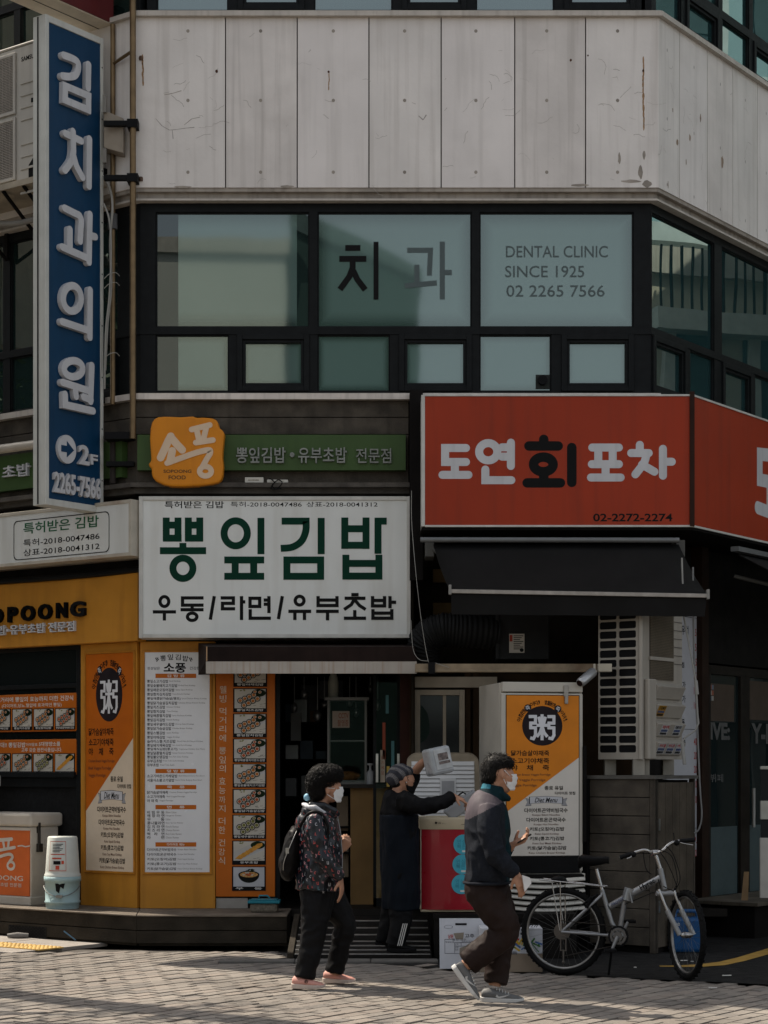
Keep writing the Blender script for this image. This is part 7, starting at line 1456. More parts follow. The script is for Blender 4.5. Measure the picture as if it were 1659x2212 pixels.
# crank and pedals
m = MB(); nvv = Vector((BP.n[0], BP.n[1], 0)); cc_ = bb + nvv * .055
def chain(r0, r1, o, mi, teeth=0):
    n = 64; vs = []
    for rr_, oo in ((r1, o), (r0, o), (r0, o + .004), (r1, o + .004)):
        for i in range(n):
            t = 2 * math.pi * i / n; q = rr_ + (.003 if teeth and i % 2 and rr_ == r1 else 0); vs.append(bb + nvv * oo + Vector((BP.d[0], BP.d[1], 0)) * q * math.cos(t) + Vector((0, 0, q * math.sin(t))))
    m.add(vs, [(k * n + i, k * n + (i + 1) % n, ((k + 1) % 4) * n + (i + 1) % n, ((k + 1) % 4) * n + i) for k in range(4) for i in range(n)], mi)
chain(.064, .078, .046, 0, 1); chain(.045, .060, .054, 1, 1); chain(.0, .035, .058, 1)
for k in range(5): t = 2 * math.pi * k / 5; e = Vector((BP.d[0], BP.d[1], 0)) * math.cos(t) + Vector((0, 0, math.sin(t))); m.tube([bb + nvv * .056 + e * .02, bb + nvv * .052 + e * .066], .006, 6, 1)
pd = bp(722, 1212, .08); pu = bb + (bb - (pd - nvv * .08)); m.tube([bb + nvv * .068, pd], [.015, .011], 8, 2); m.tube([bb - nvv * .068, pu - nvv * .08], [.013, .010], 8, 2)
m.build('crankset', [BLKP, mat('chainring_grey', (.13, .125, .12), .4, .7), SIL], bk)
for q, s_ in ((pd, 1), (pu - nvv * .08, -1)): m = MB(); c = q + nvv * .055 * s_; m.wbox(c.x - .045, c.x + .045, c.y - .04, c.y + .04, c.z - .012, c.z + .012); m.build('pedal', BLKP, bk, bevel=.005)
m = MB()
hubn = BP.pt(0, .335, .055)
m.tube([hubn + nvv * .005 + Vector((0, 0, .085)), BP.pt(.42, bb.z + .076, .05)], .004, 5); m.tube([hubn + nvv * .005 + Vector((0, 0, -.19)), BP.pt(.40, bb.z - .076, .05)], .004, 5); m.build('chain', mat('chain_dark', (.03, .026, .022), .5, .6), bk)
m = MB()
m.lathe((0, 0, 0), [(.0, 0)], 3); m.v = []; m.f = []; m.m = []; m.sm = []
for r_, o in ((.065, .030), (.05, .038), (.038, .046)): m.tube([BP.pt(0, .335, o), BP.pt(0, .335, o + .005)], r_, 20, 1)
q = BP.pt(.02, .335 - .09, .07); m.frame(PL(q.x, q.y, BP.d[0], BP.d[1]), -.025, .025, q.z - .055, q.z + .045, -.01, .006, .009, 1); m.tube([q + Vector((0, 0, -.05)), q + Vector((.0, -.01, -.13))], [.010, .006], 6, 1); m.ball(q + Vector((0, -.0, -.14)), .014, 8, 1); m.build('derailleur', [CHR, mat('cassette', (.10, .09, .08), .4, .8)], bk)
m = MB(); rk0, rk1 = bp(298, 788, .0), bp(690, 832, .0)
for o in (.06, -.06): m.tube([rk0 + nvv * o, rk1 + nvv * o * .6], .006, 6)
for t in (0, .25, .5): q = rk0.lerp(rk1, t); m.tube([q + nvv * .06 * (1 - .3 * t), q - nvv * .06 * (1 - .3 * t)], .005, 6)
for o in (.065, -.065): m.tube([rk0.lerp(rk1, .33) + nvv * o, BP.pt(0, .345, o * 1.0)], .005, 6); m.tube([rk0.lerp(rk1, .20) + nvv * o, BP.pt(-.01, .345, o * 1.0)], .004, 6)
m.build('rear_rack', CHR, bk)
m = MB(); q = rk0.lerp(rk1, .27); m.ball(q + Vector((0, 0, .012)), (.06, .05, .028), 10); m.ball(q + Vector((.03, -.02, .0)), (.035, .03, .03), 8); m.build('rack_bundle', BLKP, bk)
m = MB(); m.tube([bp(640, 880, .02), bp(590, 905, .04), bp(545, 945, .05)], .009, 6); m.tube([bp(600, 895, .05), bp(570, 960, .05)], .014, 6); m.tube([bp(570, 960, -.05), bp(620, 890, -.05)], .010, 6); m.build('rear_brake', BLKP, bk)
m = MB(); m.tube([bb + Vector((-.06, 0, -.02)) - nvv * .04, bb + Vector((-.12, 0, -.0)) - nvv * .14 + Vector((0, 0, -bb.z + .0))], .009, 6); m.build('kickstand', BLKP, bk)
# ================================================================== OUT OF FRAME: what the panes mirror and what throws the dappled shade
def block(name, label, x0, x1, y0, y1, h, wall, win, face, floors=4, bays=4, par=None):
    t = thing(name, label, 'building', ((x0 + x1) / 2, (y0 + y1) / 2, 0))
    m = MB(); m.wbox(x0, x1, y0, y1, -.05, h); m.build('wall', wall, t)
    m = MB(); m.wbox(x0 - .1, x1 + .1, y0 - .1, y1 + .1, h, h + .35); m.build('roof', LEDGE, t)
    f = MB(); p_ = MB()
    for i in range(floors):
        for j in range(bays):
            a = (j + .18) / bays; b = (j + .82) / bays; z0 = h * (i + .3) / floors; z1 = h * (i + .78) / floors
            if face == '+y': f.wbox(x0 + (x1 - x0) * a, x0 + (x1 - x0) * b, y1 - .02, y1 + .05, z0, z1)
            elif face == '-x': f.wbox(x0 - .05, x0 + .02, y0 + (y1 - y0) * a, y0 + (y1 - y0) * b, z0, z1)
    if f.v: f.build('window', win, t)
    return t
WBL = mat('far_wall_pale', (.50, .49, .44), .8, var=.1, scale=.4); WDK = mat('far_wall_green', (.045, .085, .075), .8, var=.1, scale=.4); WWI = mat('far_window', (.04, .07, .075), .2); WCR = mat('far_wall_cream', (.48, .42, .33), .8, var=.1, scale=.4)
block('building', 'tall dark building beside the street trees far to the left', -30, -22, 6, 26, 17, mat('far_wall_dark', (.03, .05, .04), .8), WWI, '+y', 0, 0)  # unseen block added so the left wing panes mirror something dark
m_ = block('building', 'pale blank walled building across the street', -6.6, -2.3, -16, -9, 13.6, WBL, WWI, '+y', 0, 0)
t = thing('building', 'dark green walled building with sloping roof across the street', 'building', (-.7, -10, 0))
m = MB(); m.prism([(-2.2, -9.2, 0), (.85, -9.2, 0), (.85, -16, 0), (-2.2, -16, 0)], [(-2.2, -9.2, 14.3), (.85, -9.2, 13.1), (.85, -16, 13.1), (-2.2, -16, 14.3)]); m.build('wall', WDK, t)
m = MB(); m.prism([(-2.25, -9.1, 14.3), (.9, -9.1, 13.05), (.9, -16, 13.05), (-2.25, -16, 14.3)], [(-2.25, -9.1, 14.75), (.9, -9.1, 13.3), (.9, -16, 13.3), (-2.25, -16, 14.75)]); m.build('roof', mat('far_roof_grey', (.12, .17, .165), .7), t)
block('building', 'low grey shop house across the street with four windows a floor', 4.5, 12, -17, -10, 7.0, mat('far_wall_grey', (.20, .20, .20), .8), WWI, '+y', 2, 4)
blue_ = block('building', 'glassy pale blue office block down the right side street', 13, 22, 17, 34, 22, mat('far_wall_blue', (.22, .33, .36), .6, var=.2, scale=.5), WWI, '-x', 9, 9)
cream_ = block('building', 'cream apartment house with grey windows in front of the blue office block', 9.5, 12.5, 21.3, 25, 8.2, WCR, WWI, '-x', 3, 3)
def trims(name, x, y0, y1, zs, ys, mt, par):
    m = MB()
    for z in zs: m.wbox(x - .35, x, y0, y1, z, z + .28)
    for y in ys: m.wbox(x - .12, x, y - .09, y + .09, 0, max(zs))
    m.build(name, mt, par)
trims('balcony', 13, 17.2, 33.8, [2.4 * i for i in range(1, 10)], [17.5 + 1.35 * i for i in range(12)], mat('far_trim_pale', (.42, .47, .47), .6), blue_)
trims('balcony', 9.5, 21.3, 25, [2.2, 4.9, 7.4], [21.6, 22.9, 24.2], mat('far_trim_white', (.55, .53, .48), .6), cream_)
m = MB()
for i in range(24): m.wbox(9.16, 9.19, 21.35 + i * .155, 21.38 + i * .155, 5.18, 6.1); m.wbox(9.16, 9.19, 21.35 + i * .155, 21.38 + i * .155, 7.68, 8.5)
m.build('railing', BLACK, cream_)
# street tree, outside the frame on the left, casting the dappled shade
def tree(name, label, x, y, h, r, n, seed, zc):
    rr = random.Random(seed); t = thing(name, label, 'tree', (x, y, 0)); tips = []
    m = MB(); m.tube([(x, y, -.05), (x + .05, y, 1.5), (x - .04, y + .05, 3.2), (x, y, zc)], [.17, .14, .12, .08], 10); m.build('trunk', mat('bark', (.07, .055, .04), .9, var=.3, bump=.6), t)
    m = MB()
    for i in range(26):
        a = rr.uniform(0, 6.28); z0 = rr.uniform(3.0, zc); ln = rr.uniform(.6, 1.15) * r; e = Vector((math.cos(a) * ln, math.sin(a) * ln, rr.uniform(.15, .75) * ln + .3))
        b = Vector((x, y, z0)); mid = b + e * .5 + Vector((0, 0, .2)); m.tube([b, mid, b + e], [.05, .03, .012], 6); tips += [b + e * k + Vector((0, 0, .15)) for k in (.45, .6, .75, .9, 1.0)]
    m.build('limbs', mat('bark', (.07, .055, .04)), t)
    m = MB()
    for i in range(n):
        c = rr.choice(tips) + Vector((rr.gauss(0, .32), rr.gauss(0, .32), rr.gauss(0, .26))); s_ = rr.uniform(.05, .10); q = Matrix.Rotation(rr.uniform(0, 6.28), 3, 'Z') @ Matrix.Rotation(rr.uniform(-1.1, 1.1), 3, 'X')
        m.add([c + q @ Vector(p) for p in ((-s_, 0, 0), (0, -s_ * .5, 0), (s_, 0, 0), (0, s_ * .5, 0))], [(0, 1, 2, 3)], rr.choice((0, 0, 1, 2)))
    m.build('crown', [mat('leaf_a', (.05, .09, .02), .6), mat('leaf_b', (.07, .11, .025), .6), mat('leaf_c', (.035, .065, .018), .6)], t, recalc=False)
tree('street_tree', 'tall loose crowned street tree beside the utility pole', -7.4, 15.6, 10, 2.5, 1700, 3, 8.4)
tree('street_tree', 'dense street tree farther along the left street', -11, 19.5, 9, 2.8, 6000, 8, 6.5)
# ================================================================== PEOPLE
SKIN = mat('skin', (.36, .19, .12), .5, var=.08, scale=20); HAIR = mat('black_hair', (.012, .010, .009), .5, var=.3, scale=60, spec=.45)
TS = bpy.data.scenes.new('remesh_scratch')
def mkmesh(mb, voxel, smooth=4, fold=0, fsc=(7, 7, 7), seed=0, fmask=None):
    me = mb.mesh('tmp', []); o = bpy.data.objects.new('tmp', me); TS.collection.objects.link(o)
    r = o.modifiers.new('r', 'REMESH'); r.mode = 'VOXEL'; r.voxel_size = voxel; r.use_smooth_shade = True
    s_ = o.modifiers.new('s', 'SMOOTH'); s_.iterations = smooth; s_.factor = .5
    
    with bpy.context.temp_override(scene=TS, view_layer=TS.view_layers[0]): dg = bpy.context.evaluated_depsgraph_get()
    out = bpy.data.meshes.new_from_object(o.evaluated_get(dg)); bpy.data.objects.remove(o)
    if fold:
        off = Vector((seed * 3.1, seed * 1.7, seed))
        nrm = [v.normal.copy() for v in out.vertices]; cos = [v.co.copy() for v in out.vertices]; new = []
        for c, nr in zip(cos, nrm):
            qn = Vector((c.x * fsc[0], c.y * fsc[1], c.z * fsc[2])) + off
            k = noise.noise(qn) + .5 * noise.noise(qn * 2.1); k = 1 - 2 * abs(k)       # ridged: reads as creases
            new += list(c + nr * (fold * (k - .4) * (fmask(c) if fmask else 1)))
        out.vertices.foreach_set('co', new); out.update()
    return out
def skinobj(name, mb, voxel, mats, parent, smooth=4, fold=0, fsc=(7, 7, 7), seed=0, cf=None, label=None, fmask=None):
    me = mkmesh(mb, voxel, smooth, fold, fsc, seed, fmask)
    for m_ in (mats if isinstance(mats, list) else [mats]): me.materials.append(m_)
    if cf:
        for p in me.polygons: p.material_index = cf(p.center)
    b = BASE[parent.name]
    for v in me.vertices: v.co -= b
    for p in me.polygons: p.use_smooth = True
    me.name = name; o = bpy.data.objects.new(name, me); COL.objects.link(o); o.parent = parent; BASE[o.name] = b
    if label: o['label'] = label
    return o
def limb(mb, pts, n=14, side=None):
    """smooth tube with round ends; pts (Vector, r or (r_in_picture_plane, r_depth))"""
    P_, R_ = [], []; k = len(pts)
    for i in range(k - 1):
        a, b, c, d = [pts[j] for j in (max(i - 1, 0), i, i + 1, min(i + 2, k - 1))]
        rr = [p[1] if isinstance(p[1], tuple) else (p[1], p[1]) for p in (a, b, c, d)]
        for s in range(6):
            t = s / 6; f = lambda A, B, C, D: .5 * ((2 * B) + (C - A) * t + (2 * A - 5 * B + 4 * C - D) * t * t + (3 * B - 3 * C + D - A) * t ** 3)
            P_.append(f(a[0], b[0], c[0], d[0])); R_.append((f(*[q[0] for q in rr]), f(*[q[1] for q in rr])))
    l = pts[-1]; P_.append(l[0]); R_.append(l[1] if isinstance(l[1], tuple) else (l[1], l[1]))
    mb.tube(P_, R_, n, side=side)
def hand(mb, w, d, pn, curl=.4, sc_=1.0, spread=1.0, point=False, thumb=.6):
    d = d.normalized(); pn = (pn - d * pn.dot(d)).normalized(); s = d.cross(pn)
    mb.tube([w - d * .03, w, w + d * .035 * sc_, w + d * .075 * sc_, w + d * .092 * sc_], [(.024, .020), (.028, .018), (.037, .016), (.041, .015), (.034, .012)], 12, side=pn)
    for i in range(4):
        c = w + d * .085 * sc_ + s * (-.030 + .020 * i) * sc_ * spread; dd = d.copy(); pts = [c - d * .015]; L = (.040, .046, .043, .034)[i] * sc_; cu = curl * (1, 1.05, 1.15, 1.25)[i]
        if point and i == 0: cu = .12
        for k in range(3):
            rot = Matrix.Rotation(cu * (.6 if k == 0 else 1), 3, s); dd = (rot @ dd) if (rot @ dd).dot(pn) >= dd.dot(pn) - 1e-6 else (rot.transposed() @ dd); pts.append(pts[-1] + dd * L * (1.15, .72, .58)[k])
        mb.tube(pts, [.0105, .0098, .0088, .0072], 8)
    t0 = w + d * .022 * sc_ - s * .026; td = (d * .75 - s * .55 + pn * thumb).normalized(); t1 = t0 + td * .045 * sc_; t2 = t1 + (td + d * .35).normalized() * .035 * sc_; mb.tube([t0 - td * .01, t0, t1, t2], [.014, .015, .012, .009], 8)
def shoe(parent, heel, f, up, L, upper, sole, lace=None, logo=None, low=False, lab=None):
    f = f.normalized(); up = (up - f * up.dot(f)).normalized(); sd = f.cross(up)
    if sd.y > 0: sd = -sd
    U = ((0, .026, .075), (.06, .034, .092), (.22, .037, .098 if not low else .085), (.36, .037, .086), (.52, .041, .070), (.72, .046, .056), (.88, .041, .046), (.97, .026, .036), (1.0, .012, .028))
    m = MB(); n = 14; vs = []
    for t, w_, z1 in U:
        c = heel + f * (L * t)
        for k in range(n): q = 2 * math.pi * k / n; vs.append(c + sd * w_ * math.cos(q) * (1 if math.sin(q) < .2 else 1 - .35 * (math.sin(q) - .2)) + up * (.018 + (z1 - .018) * (.5 + .5 * math.sin(q))))
    m.add(vs, [(i * n + k, i * n + (k + 1) % n, (i + 1) * n + (k + 1) % n, (i + 1) * n + k) for i in range(len(U) - 1) for k in range(n)], 0, True); m.add(vs[:n], [tuple(range(n))], 0); m.add(vs[-n:], [tuple(range(n))], 0)
    so_ = m.build('shoe', upper, parent, lab)
    m = MB(); S = ((-.035, .024), (.03, .040), (.2, .041), (.4, .040), (.6, .045), (.8, .049), (.93, .036), (1.01, .016))
    a, b = [], []
    for t, w_ in S: a.append((t, w_)); b.insert(0, (t, -w_))
    o_ = a + b; kick = lambda t: .012 * max(0, t - .75) / .25 + .006 * max(0, .05 - t) / .08
    m.prism([heel + f * L * t + sd * w_ * .96 + up * kick(t) for t, w_ in o_], [heel + f * L * t + sd * w_ + up * (.036 - .012 * max(0, min(1, t)) + kick(t) * .6) for t, w_ in o_]); m.build('sole', sole, so_, bevel=.005)
    if lace:
        m = MB()
        for i in range(5): c = heel + f * L * (.36 + .07 * i) + up * (.09 - .0075 * i); m.tube([c - sd * .022, c + up * .008, c + sd * .022 - up * .006], .0035, 5)
        m.build('laces', lace, so_)
    if logo:
        m = MB(); kind, lm = logo
        if kind == 'tick':
            pts = [(.34, .040), (.42, .030), (.55, .040), (.70, .060), (.54, .050), (.42, .043), (.37, .058)]
            m.add([heel + f * L * t + sd * (.0435 + .003 * (t > .5)) + up * z for t, z in pts], [tuple(range(len(pts)))])
        else:
            c = heel + f * L * .45 + sd * .0425 + up * .055; e = [(c + f * .013 * math.cos(q) + up * .013 * math.sin(q)) for q in [2 * math.pi * i / 16 for i in range(16)]]; g_ = [(c + f * .009 * math.cos(q) + up * .009 * math.sin(q)) for q in [2 * math.pi * i / 16 for i in range(16)]]
            m.add(e + g_, [(i, (i + 1) % 16, 16 + (i + 1) % 16, 16 + i) for i in range(16)]); m.add([c + f * a + up * b for a, b in ((-.006, .006), (.005, .006), (.005, .001), (-.002, -.001), (-.002, -.006), (-.006, -.006))], [(0, 1, 2, 3, 4, 5)])
        m.build('logo_mark', lm, so_, recalc=False)
    return so_
def facemask(parent, c, r, z0, z1, mtl, az=72, ear=None, yaw=0, label=None):
    """pleated mask: patch of an ellipsoid in front of mouth and nose (towards +x), with straps to the near ear"""
    m = MB(); n, k = 14, 9; vs = []
    for i in range(k + 1):
        z = z0 + (z1 - z0) * i / k; f_ = 1 - .35 * abs(2 * i / k - 1) ** 2.2; fold_ = .0035 * math.sin(i * math.pi * .66)
        for j in range(n + 1):
            t = math.radians(-az * f_ + 2 * az * f_ * j / n) + yaw; rr = 1 + .22 * math.exp(-((t - yaw) / .35) ** 2) * (1 - abs(i / k - .62) * 1.1)
            vs.append(Vector(c) + Vector((r[0] * rr * math.cos(t) + fold_ - .012 * (1 - i / k) , r[1] * math.sin(t), z)))
    m.add(vs, [(i * (n + 1) + j, i * (n + 1) + j + 1, (i + 1) * (n + 1) + j + 1, (i + 1) * (n + 1) + j) for i in range(k) for j in range(n)], 0, True)
    if ear:
        a, b = vs[(k - 1) * (n + 1)], vs[2 * (n + 1)]; m.tube([a, a.lerp(ear[0], .5) + Vector((0, -.006, 0)), ear[0]], .0022, 5); m.tube([b, b.lerp(ear[1], .5) + Vector((0, -.006, 0)), ear[1]], .0022, 5)
    o = m.build('face_mask', mtl, parent, label); md = o.modifiers.new('t', 'SOLIDIFY'); md.thickness = .002
    return o
def scatter_hair(mb, blobs, n, L, r, seed, keep, curl=True, flow=None):
    rr = random.Random(seed)
    for i in range(n):
        c, rad = rr.choice(blobs); u = Vector((rr.gauss(0, 1), rr.gauss(0, 1), rr.gauss(0, 1))).normalized(); p = c + Vector((u.x * rad[0], u.y * rad[1], u.z * rad[2]))
        if not keep(p): continue
        nn = Vector((u.x / rad[0], u.y / rad[1], u.z / rad[2])).normalized()
        if curl:
            a = nn.orthogonal().normalized(); b = nn.cross(a); t0 = rr.uniform(0, 6.28); R_ = L * rr.uniform(.7, 1.4); pts = [p + nn * (R_ * .5 + .35 * R_ * k / 7) + (a * math.cos(t0 + k * .8) + b * math.sin(t0 + k * .8)) * R_ * .6 for k in range(8)]
            mb.tube(pts, [r, r, r, r, r, r, r * .8, r * .4], 5)
        else:
            f = (flow - nn * flow.dot(nn) + Vector((rr.gauss(0, .14), rr.gauss(0, .14), rr.gauss(0, .14)))).normalized(); mb.tube([p - nn * .004, p + f * L * .5 + nn * L * .07, p + f * L + nn * L * rr.uniform(-.03, .10)], [r, r * .8, r * .25], 4)
def pp(Y0): return lambda u, v, dy=0: P(u, v, Y0 + dy)
def head(mb, c, r, jaw, jr, nose, earp, neck):
    mb.ball(c, r, 18); mb.ball(jaw, jr, 16); mb.ball(c.lerp(jaw, .5) + Vector((.012, 0, 0)), (r[0] * .86, r[1] * .94, r[2] * .8), 16)
    mb.tube([nose + Vector((-.028, 0, .030)), nose + Vector((-.012, 0, .004)), nose + Vector((-.02, 0, -.006))], [.008, .013, .012], 8)
    mb.ball(earp, (.017, .009, .030), 10); limb(mb, neck)
def ped(name, label, base): return thing(name, label, 'person', base)
# ---------------------------------------------------------------- curly haired walker
q = pp(13.95); W = ped('person', 'walking person with short curly black hair, white mask, lettered navy jacket, backpack and pink shoes', (q(690, 1900).x, 13.95, 0))
hc, jw = q(707, 1690), q(716, 1713)
m = MB(); head(m, hc, (.088, .074, .103), jw, (.066, .058, .070), q(733, 1704), q(707.5, 1708, -.074), [(q(702, 1712), .055), (q(695, 1732), .054), (q(690, 1752), .07)])
limb(m, [(q(690, 1745), (.06, .10)), (q(690, 1800), (.10, .15)), (q(688, 1900), (.10, .14))])
for s in (-1, 1):
    A = [(q(684, 1768, .17 * s), .04), (q(700, 1845, .22 * s), .036), (q(735, 1897, -.20), .024)] if s < 0 else [(q(690, 1768, .17), .04), (q(698, 1848, .2), .036), (q(736, 1836, .10), .024)]; limb(m, A)
limb(m, [(q(686, 1910, -.08), .09), (q(676, 2025, -.12), .055), (q(659, 2115, -.14), .04)]); limb(m, [(q(696, 1910, .08), .09), (q(744, 1997, .08), .055), (q(722, 2105, .10), .04)])
hand(m, q(736, 1898, -.205), Vector((.10, 0, -1)), Vector((-1, .25, 0)), .28); hand(m, q(737, 1836, .10), Vector((.55, 0, .85)), Vector((-.5, 1, .2)), 1.05, .95)
skinobj('body', m, .0062, SKIN, W, 3)
m = MB()
for dy in (-.030, .030): m.ball(q(728, 1694, dy), (.008, .012, .006), 8); m.tube([q(728, 1688, dy * .6), q(726, 1687, dy * 1.5)], .004, 5)
m.build('eyes', mat('eye_dark', (.01, .008, .007), .3), W)
hb_ = [(q(701, 1680), (.100, .088, .078)), (q(685, 1693), (.062, .086, .092)), (q(686, 1710), (.052, .074, .060)), (q(716, 1674), (.064, .080, .056))]
m = MB()
for c, r in hb_: m.ball(c, r, 18)
ho = skinobj('hair', m, .012, HAIR, W, 3, .006, (40, 40, 40), 3)
m = MB(); ex = q(709, 1706); scatter_hair(m, hb_, 5200, .024, .0013, 5, lambda p: not (p.x > q(722, 0).x and p.z < q(0, 1684).z) and not (p.x > q(700, 0).x and p.z < q(0, 1697).z)); m.build('curls', HAIR, ho)
facemask(W, q(709, 1715), (.096, .073), -.062, .052, mat('mask_white', (.60, .60, .59), .7, var=.04), 60, (q(708, 1702, -.078), q(707, 1716, -.076)))
DY = (.21, .22)
m = MB(); side = (0, 1, 0)
limb(m, [(q(692, 1741), (.070, .085)), (q(689, 1754), (.100, .140)), (q(688, 1770), (.130, .190)), (q(690, 1805), (.150, .198)), (q(691, 1850), (.158, .200)), (q(688, 1895), (.160, .205)), (q(686, 1922), (.158, .205))], 26, side)
limb(m, [(q(682, 1766, -.165), .068), (q(682, 1800, -.20), .070), (q(696, 1845, -.225), .066), (q(718, 1875, -.225), .054), (q(735, 1897, -.205), .044)], 16); limb(m, [(q(690, 1766, .165), .066), (q(695, 1845, .20), .062), (q(732, 1840, .11), .044)], 14)
m.ball(q(655, 1775, .0), (.055, .115, .085), 16, 0, Matrix.Rotation(.35, 3, 'Y')); m.ball(q(665, 1752, .0), (.05, .12, .05), 14); m.tube([q(668, 1742, -.07), q(700, 1741, -.085), q(722, 1752, -.05), q(727, 1760, 0)], [.035, .032, .028, .03], 10)
NAVY = mat('jacket_navy', (.010, .014, .022), .36, var=.3, scale=12, spec=.7, coat=.25)
jk = skinobj('jacket', m, .0085, NAVY, W, 3, .014, (11, 8, 6.5), 2, fmask=lambda c: min(1, max(.25, (q(0, 1750).z - c.z) * 6)))
# lettering print on the cloth: little letters set on the surface
rr = random.Random(11); me = jk.data; faces = [p for p in me.polygons if p.normal.y < .25 and p.center.z + 0 < q(0, 1752).z]; base = BASE[W.name]; taken = []; m = MB(); tries = 0
while len(taken) < 330 and tries < 9000:
    tries += 1; p = rr.choice(faces); c = p.center
    if any((c - o).length < .030 for o in taken): continue
    taken.append(c.copy()); n_ = p.normal.copy(); up = (Vector((0, 0, 1)) - n_ * n_.z)
    if up.length < .3: continue
    up = up.normalized(); rt = up.cross(n_); an = rr.uniform(-.25, .25); up, rt = up * math.cos(an) + rt * math.sin(an), rt * math.cos(an) - up * math.sin(an); h = rr.uniform(.017, .027)
    vs, fs = glyphs(rr.choice(['L', 'u', 'c', 'k', 'y', 'L', 'Y', 'A', 'Lu', 'ky', 'Luc', 'y']), .015); w_ = h * (.65 if len(vs) < 40 else .8)
    m.add([c + base + n_ * .003 + rt * w_ * (v.x - .5) + up * h * (v.y - .5) for v in vs], fs, rr.choice((0, 0, 1, 1, 2, 2, 3)))
m.build('lettering_print', [mat('print_white_dim', (.34, .34, .36), .5), mat('print_coral', (.46, .07, .06), .5), mat('print_pink', (.42, .20, .22), .5), mat('print_teal_dim', (.08, .17, .19), .5)], jk, recalc=False)
m = MB(); m.ball(q(674, 1746, -.02), (.085, .115, .026), 14, 0, Matrix.Rotation(.42, 3, 'Y')); m.tube([q(660, 1744, -.1), q(680, 1743, -.125), q(703, 1756, -.12)], [.014, .018, .010], 8); skinobj('hood_lining', m, .007, mat('lining_grey', (.50, .50, .52), .6, var=.1), jk, 2)
m = MB(); m.tube([q(727, 1752, -.02), q(736, 1800, -.05), q(740, 1850, -.05), q(738, 1918, -.05)], .003, 5); m.ball(q(734, 1893, -.252), .008, 8); m.build('zip', mat('zip_grey', (.3, .3, .31), .4), jk)
m = MB(); m.ball(q(664, 1722, -.03), (.028, .03, .028), 12); m.build('hair_tie', mat('tie_blue', (.22, .42, .55), .5, var=.2, scale=40), W)
TRB = mat('trousers_black', (.010, .010, .011), .6, var=.25, scale=6, spec=.3)
m = MB(); limb(m, [(q(688, 1880, 0), (.13, .17)), (q(687, 1908, -.02), (.142, .185)), (q(686, 1930, -.07), (.130, .115)), (q(682, 1975, -.10), (.105, .10)), (q(676, 2025, -.12), (.088, .085)), (q(666, 2075, -.13), (.078, .075)), (q(657, 2112, -.14), (.074, .066))], 18, side); limb(m, [(q(694, 1912, .05), (.13, .13)), (q(716, 1950, .08), (.118, .10)), (q(744, 1996, .08), (.085, .085)), (q(735, 2045, .09), (.074, .074)), (q(722, 2100, .10), (.068, .064))], 18, side)
skinobj('trousers', m, .0085, TRB, W, 3, .010, (9, 7, 8), 6)
PKU = mat('shoe_pink', (.55, .27, .22), .6, var=.08, scale=30); PKS = mat('shoe_sole_cream', (.52, .43, .37), .55, var=.1)
shoe(W, P(632, 2134.5, 13.80) + Vector((0, 0, -.002)), Vector((1, -.12, 0)), Vector((0, 0, 1)), .235, PKU, PKS, None, ('ring', BLACK), True); shoe(W, P(699, 2123, 14.12), Vector((1, -.10, -.0)), Vector((0, 0, 1)), .235, PKU, PKS, None, None, True)
# backpack
bpk = thing('backpack', 'black backpack worn by the curly haired walker', 'backpack', q(626, 1850)); m = MB()
m.ball(q(630, 1845), (.075, .14, .19), 18, 0, Matrix.Rotation(.12, 3, 'Y')); m.ball(q(622, 1868), (.068, .125, .12), 16); m.ball(q(636, 1815), (.055, .12, .11), 14)
BPM = mat('backpack_black', (.014, .013, .013), .45, var=.3, scale=14); skinobj('bag', m, .01, BPM, bpk, 3, .007, (12, 9, 9), 4)
m = MB(); m.tube(Cv3([q(641, 1795, -.09), q(630, 1820, -.135), q(614, 1860, -.125), q(612, 1880, -.11)]), .0035, 5); m.wbox(q(619, 0).x, q(626, 0).x, 13.81, 13.815, q(0, 1842).z, q(0, 1830).z); m.build('zip', mat('zip_steel', (.35, .34, .32), .3, .8), bpk)
m = MB(); m.tube(Cv3([q(648, 1785, -.13), q(668, 1757, -.185), q(693, 1757, -.20), q(708, 1785, -.205), q(706, 1820, -.20)]), [.012] * 21, 8); m.build('strap', BPM, bpk)
# ---------------------------------------------------------------- man with phone
q = pp(13.0); M_ = ped('person', 'walking person with short dark hair, white mask and dark teal jacket looking at a phone', (q(1055, 1900).x, 13.0, 0))
m = MB(); head(m, q(1077, 1666), (.092, .076, .112), q(1089, 1693), (.062, .058, .068), q(1106, 1679), q(1086.5, 1674, -.078), [(q(1074, 1690), .060), (q(1066, 1708), .060), (q(1058, 1730), .075)])
limb(m, [(q(1056, 1725), (.07, .11)), (q(1053, 1790), (.10, .15)), (q(1052, 1890), (.08, .10))])
limb(m, [(q(1060, 1745, -.18), .045), (q(1064, 1840, -.24), .038), (q(1114, 1887, -.21), .027)]); limb(m, [(q(1064, 1745, .18), .045), (q(1075, 1850, .22), .038), (q(1106, 1826, .07), .027)])
limb(m, [(q(1052, 1900, -.07), .06), (q(1070, 1960, -.09), .075), (q(1092, 2012, -.09), .06), (q(1004, 2086, -.09), .042)]); limb(m, [(q(1054, 1905, .07), .06), (q(1076, 1965, .08), .07), (q(1088, 2010, .08), .06), (q(1068, 2130, .04), .042)])
hand(m, q(1115, 1888, -.21), Vector((.45, -.1, -1)), Vector((-.4, 1, -.2)), .42); hand(m, q(1108, 1824, .07), Vector((.92, -.1, .40)), Vector((-.25, -.45, .9)), .62, 1.0, 1.0, False, .9)
skinobj('body', m, .0062, SKIN, M_, 3)
m = MB()
for dy in (-.028, .028): m.ball(q(1103, 1667, dy), (.007, .012, .006), 8); m.tube([q(1103.5, 1661, dy * .6), q(1101, 1660, dy * 1.5)], .0042, 5)
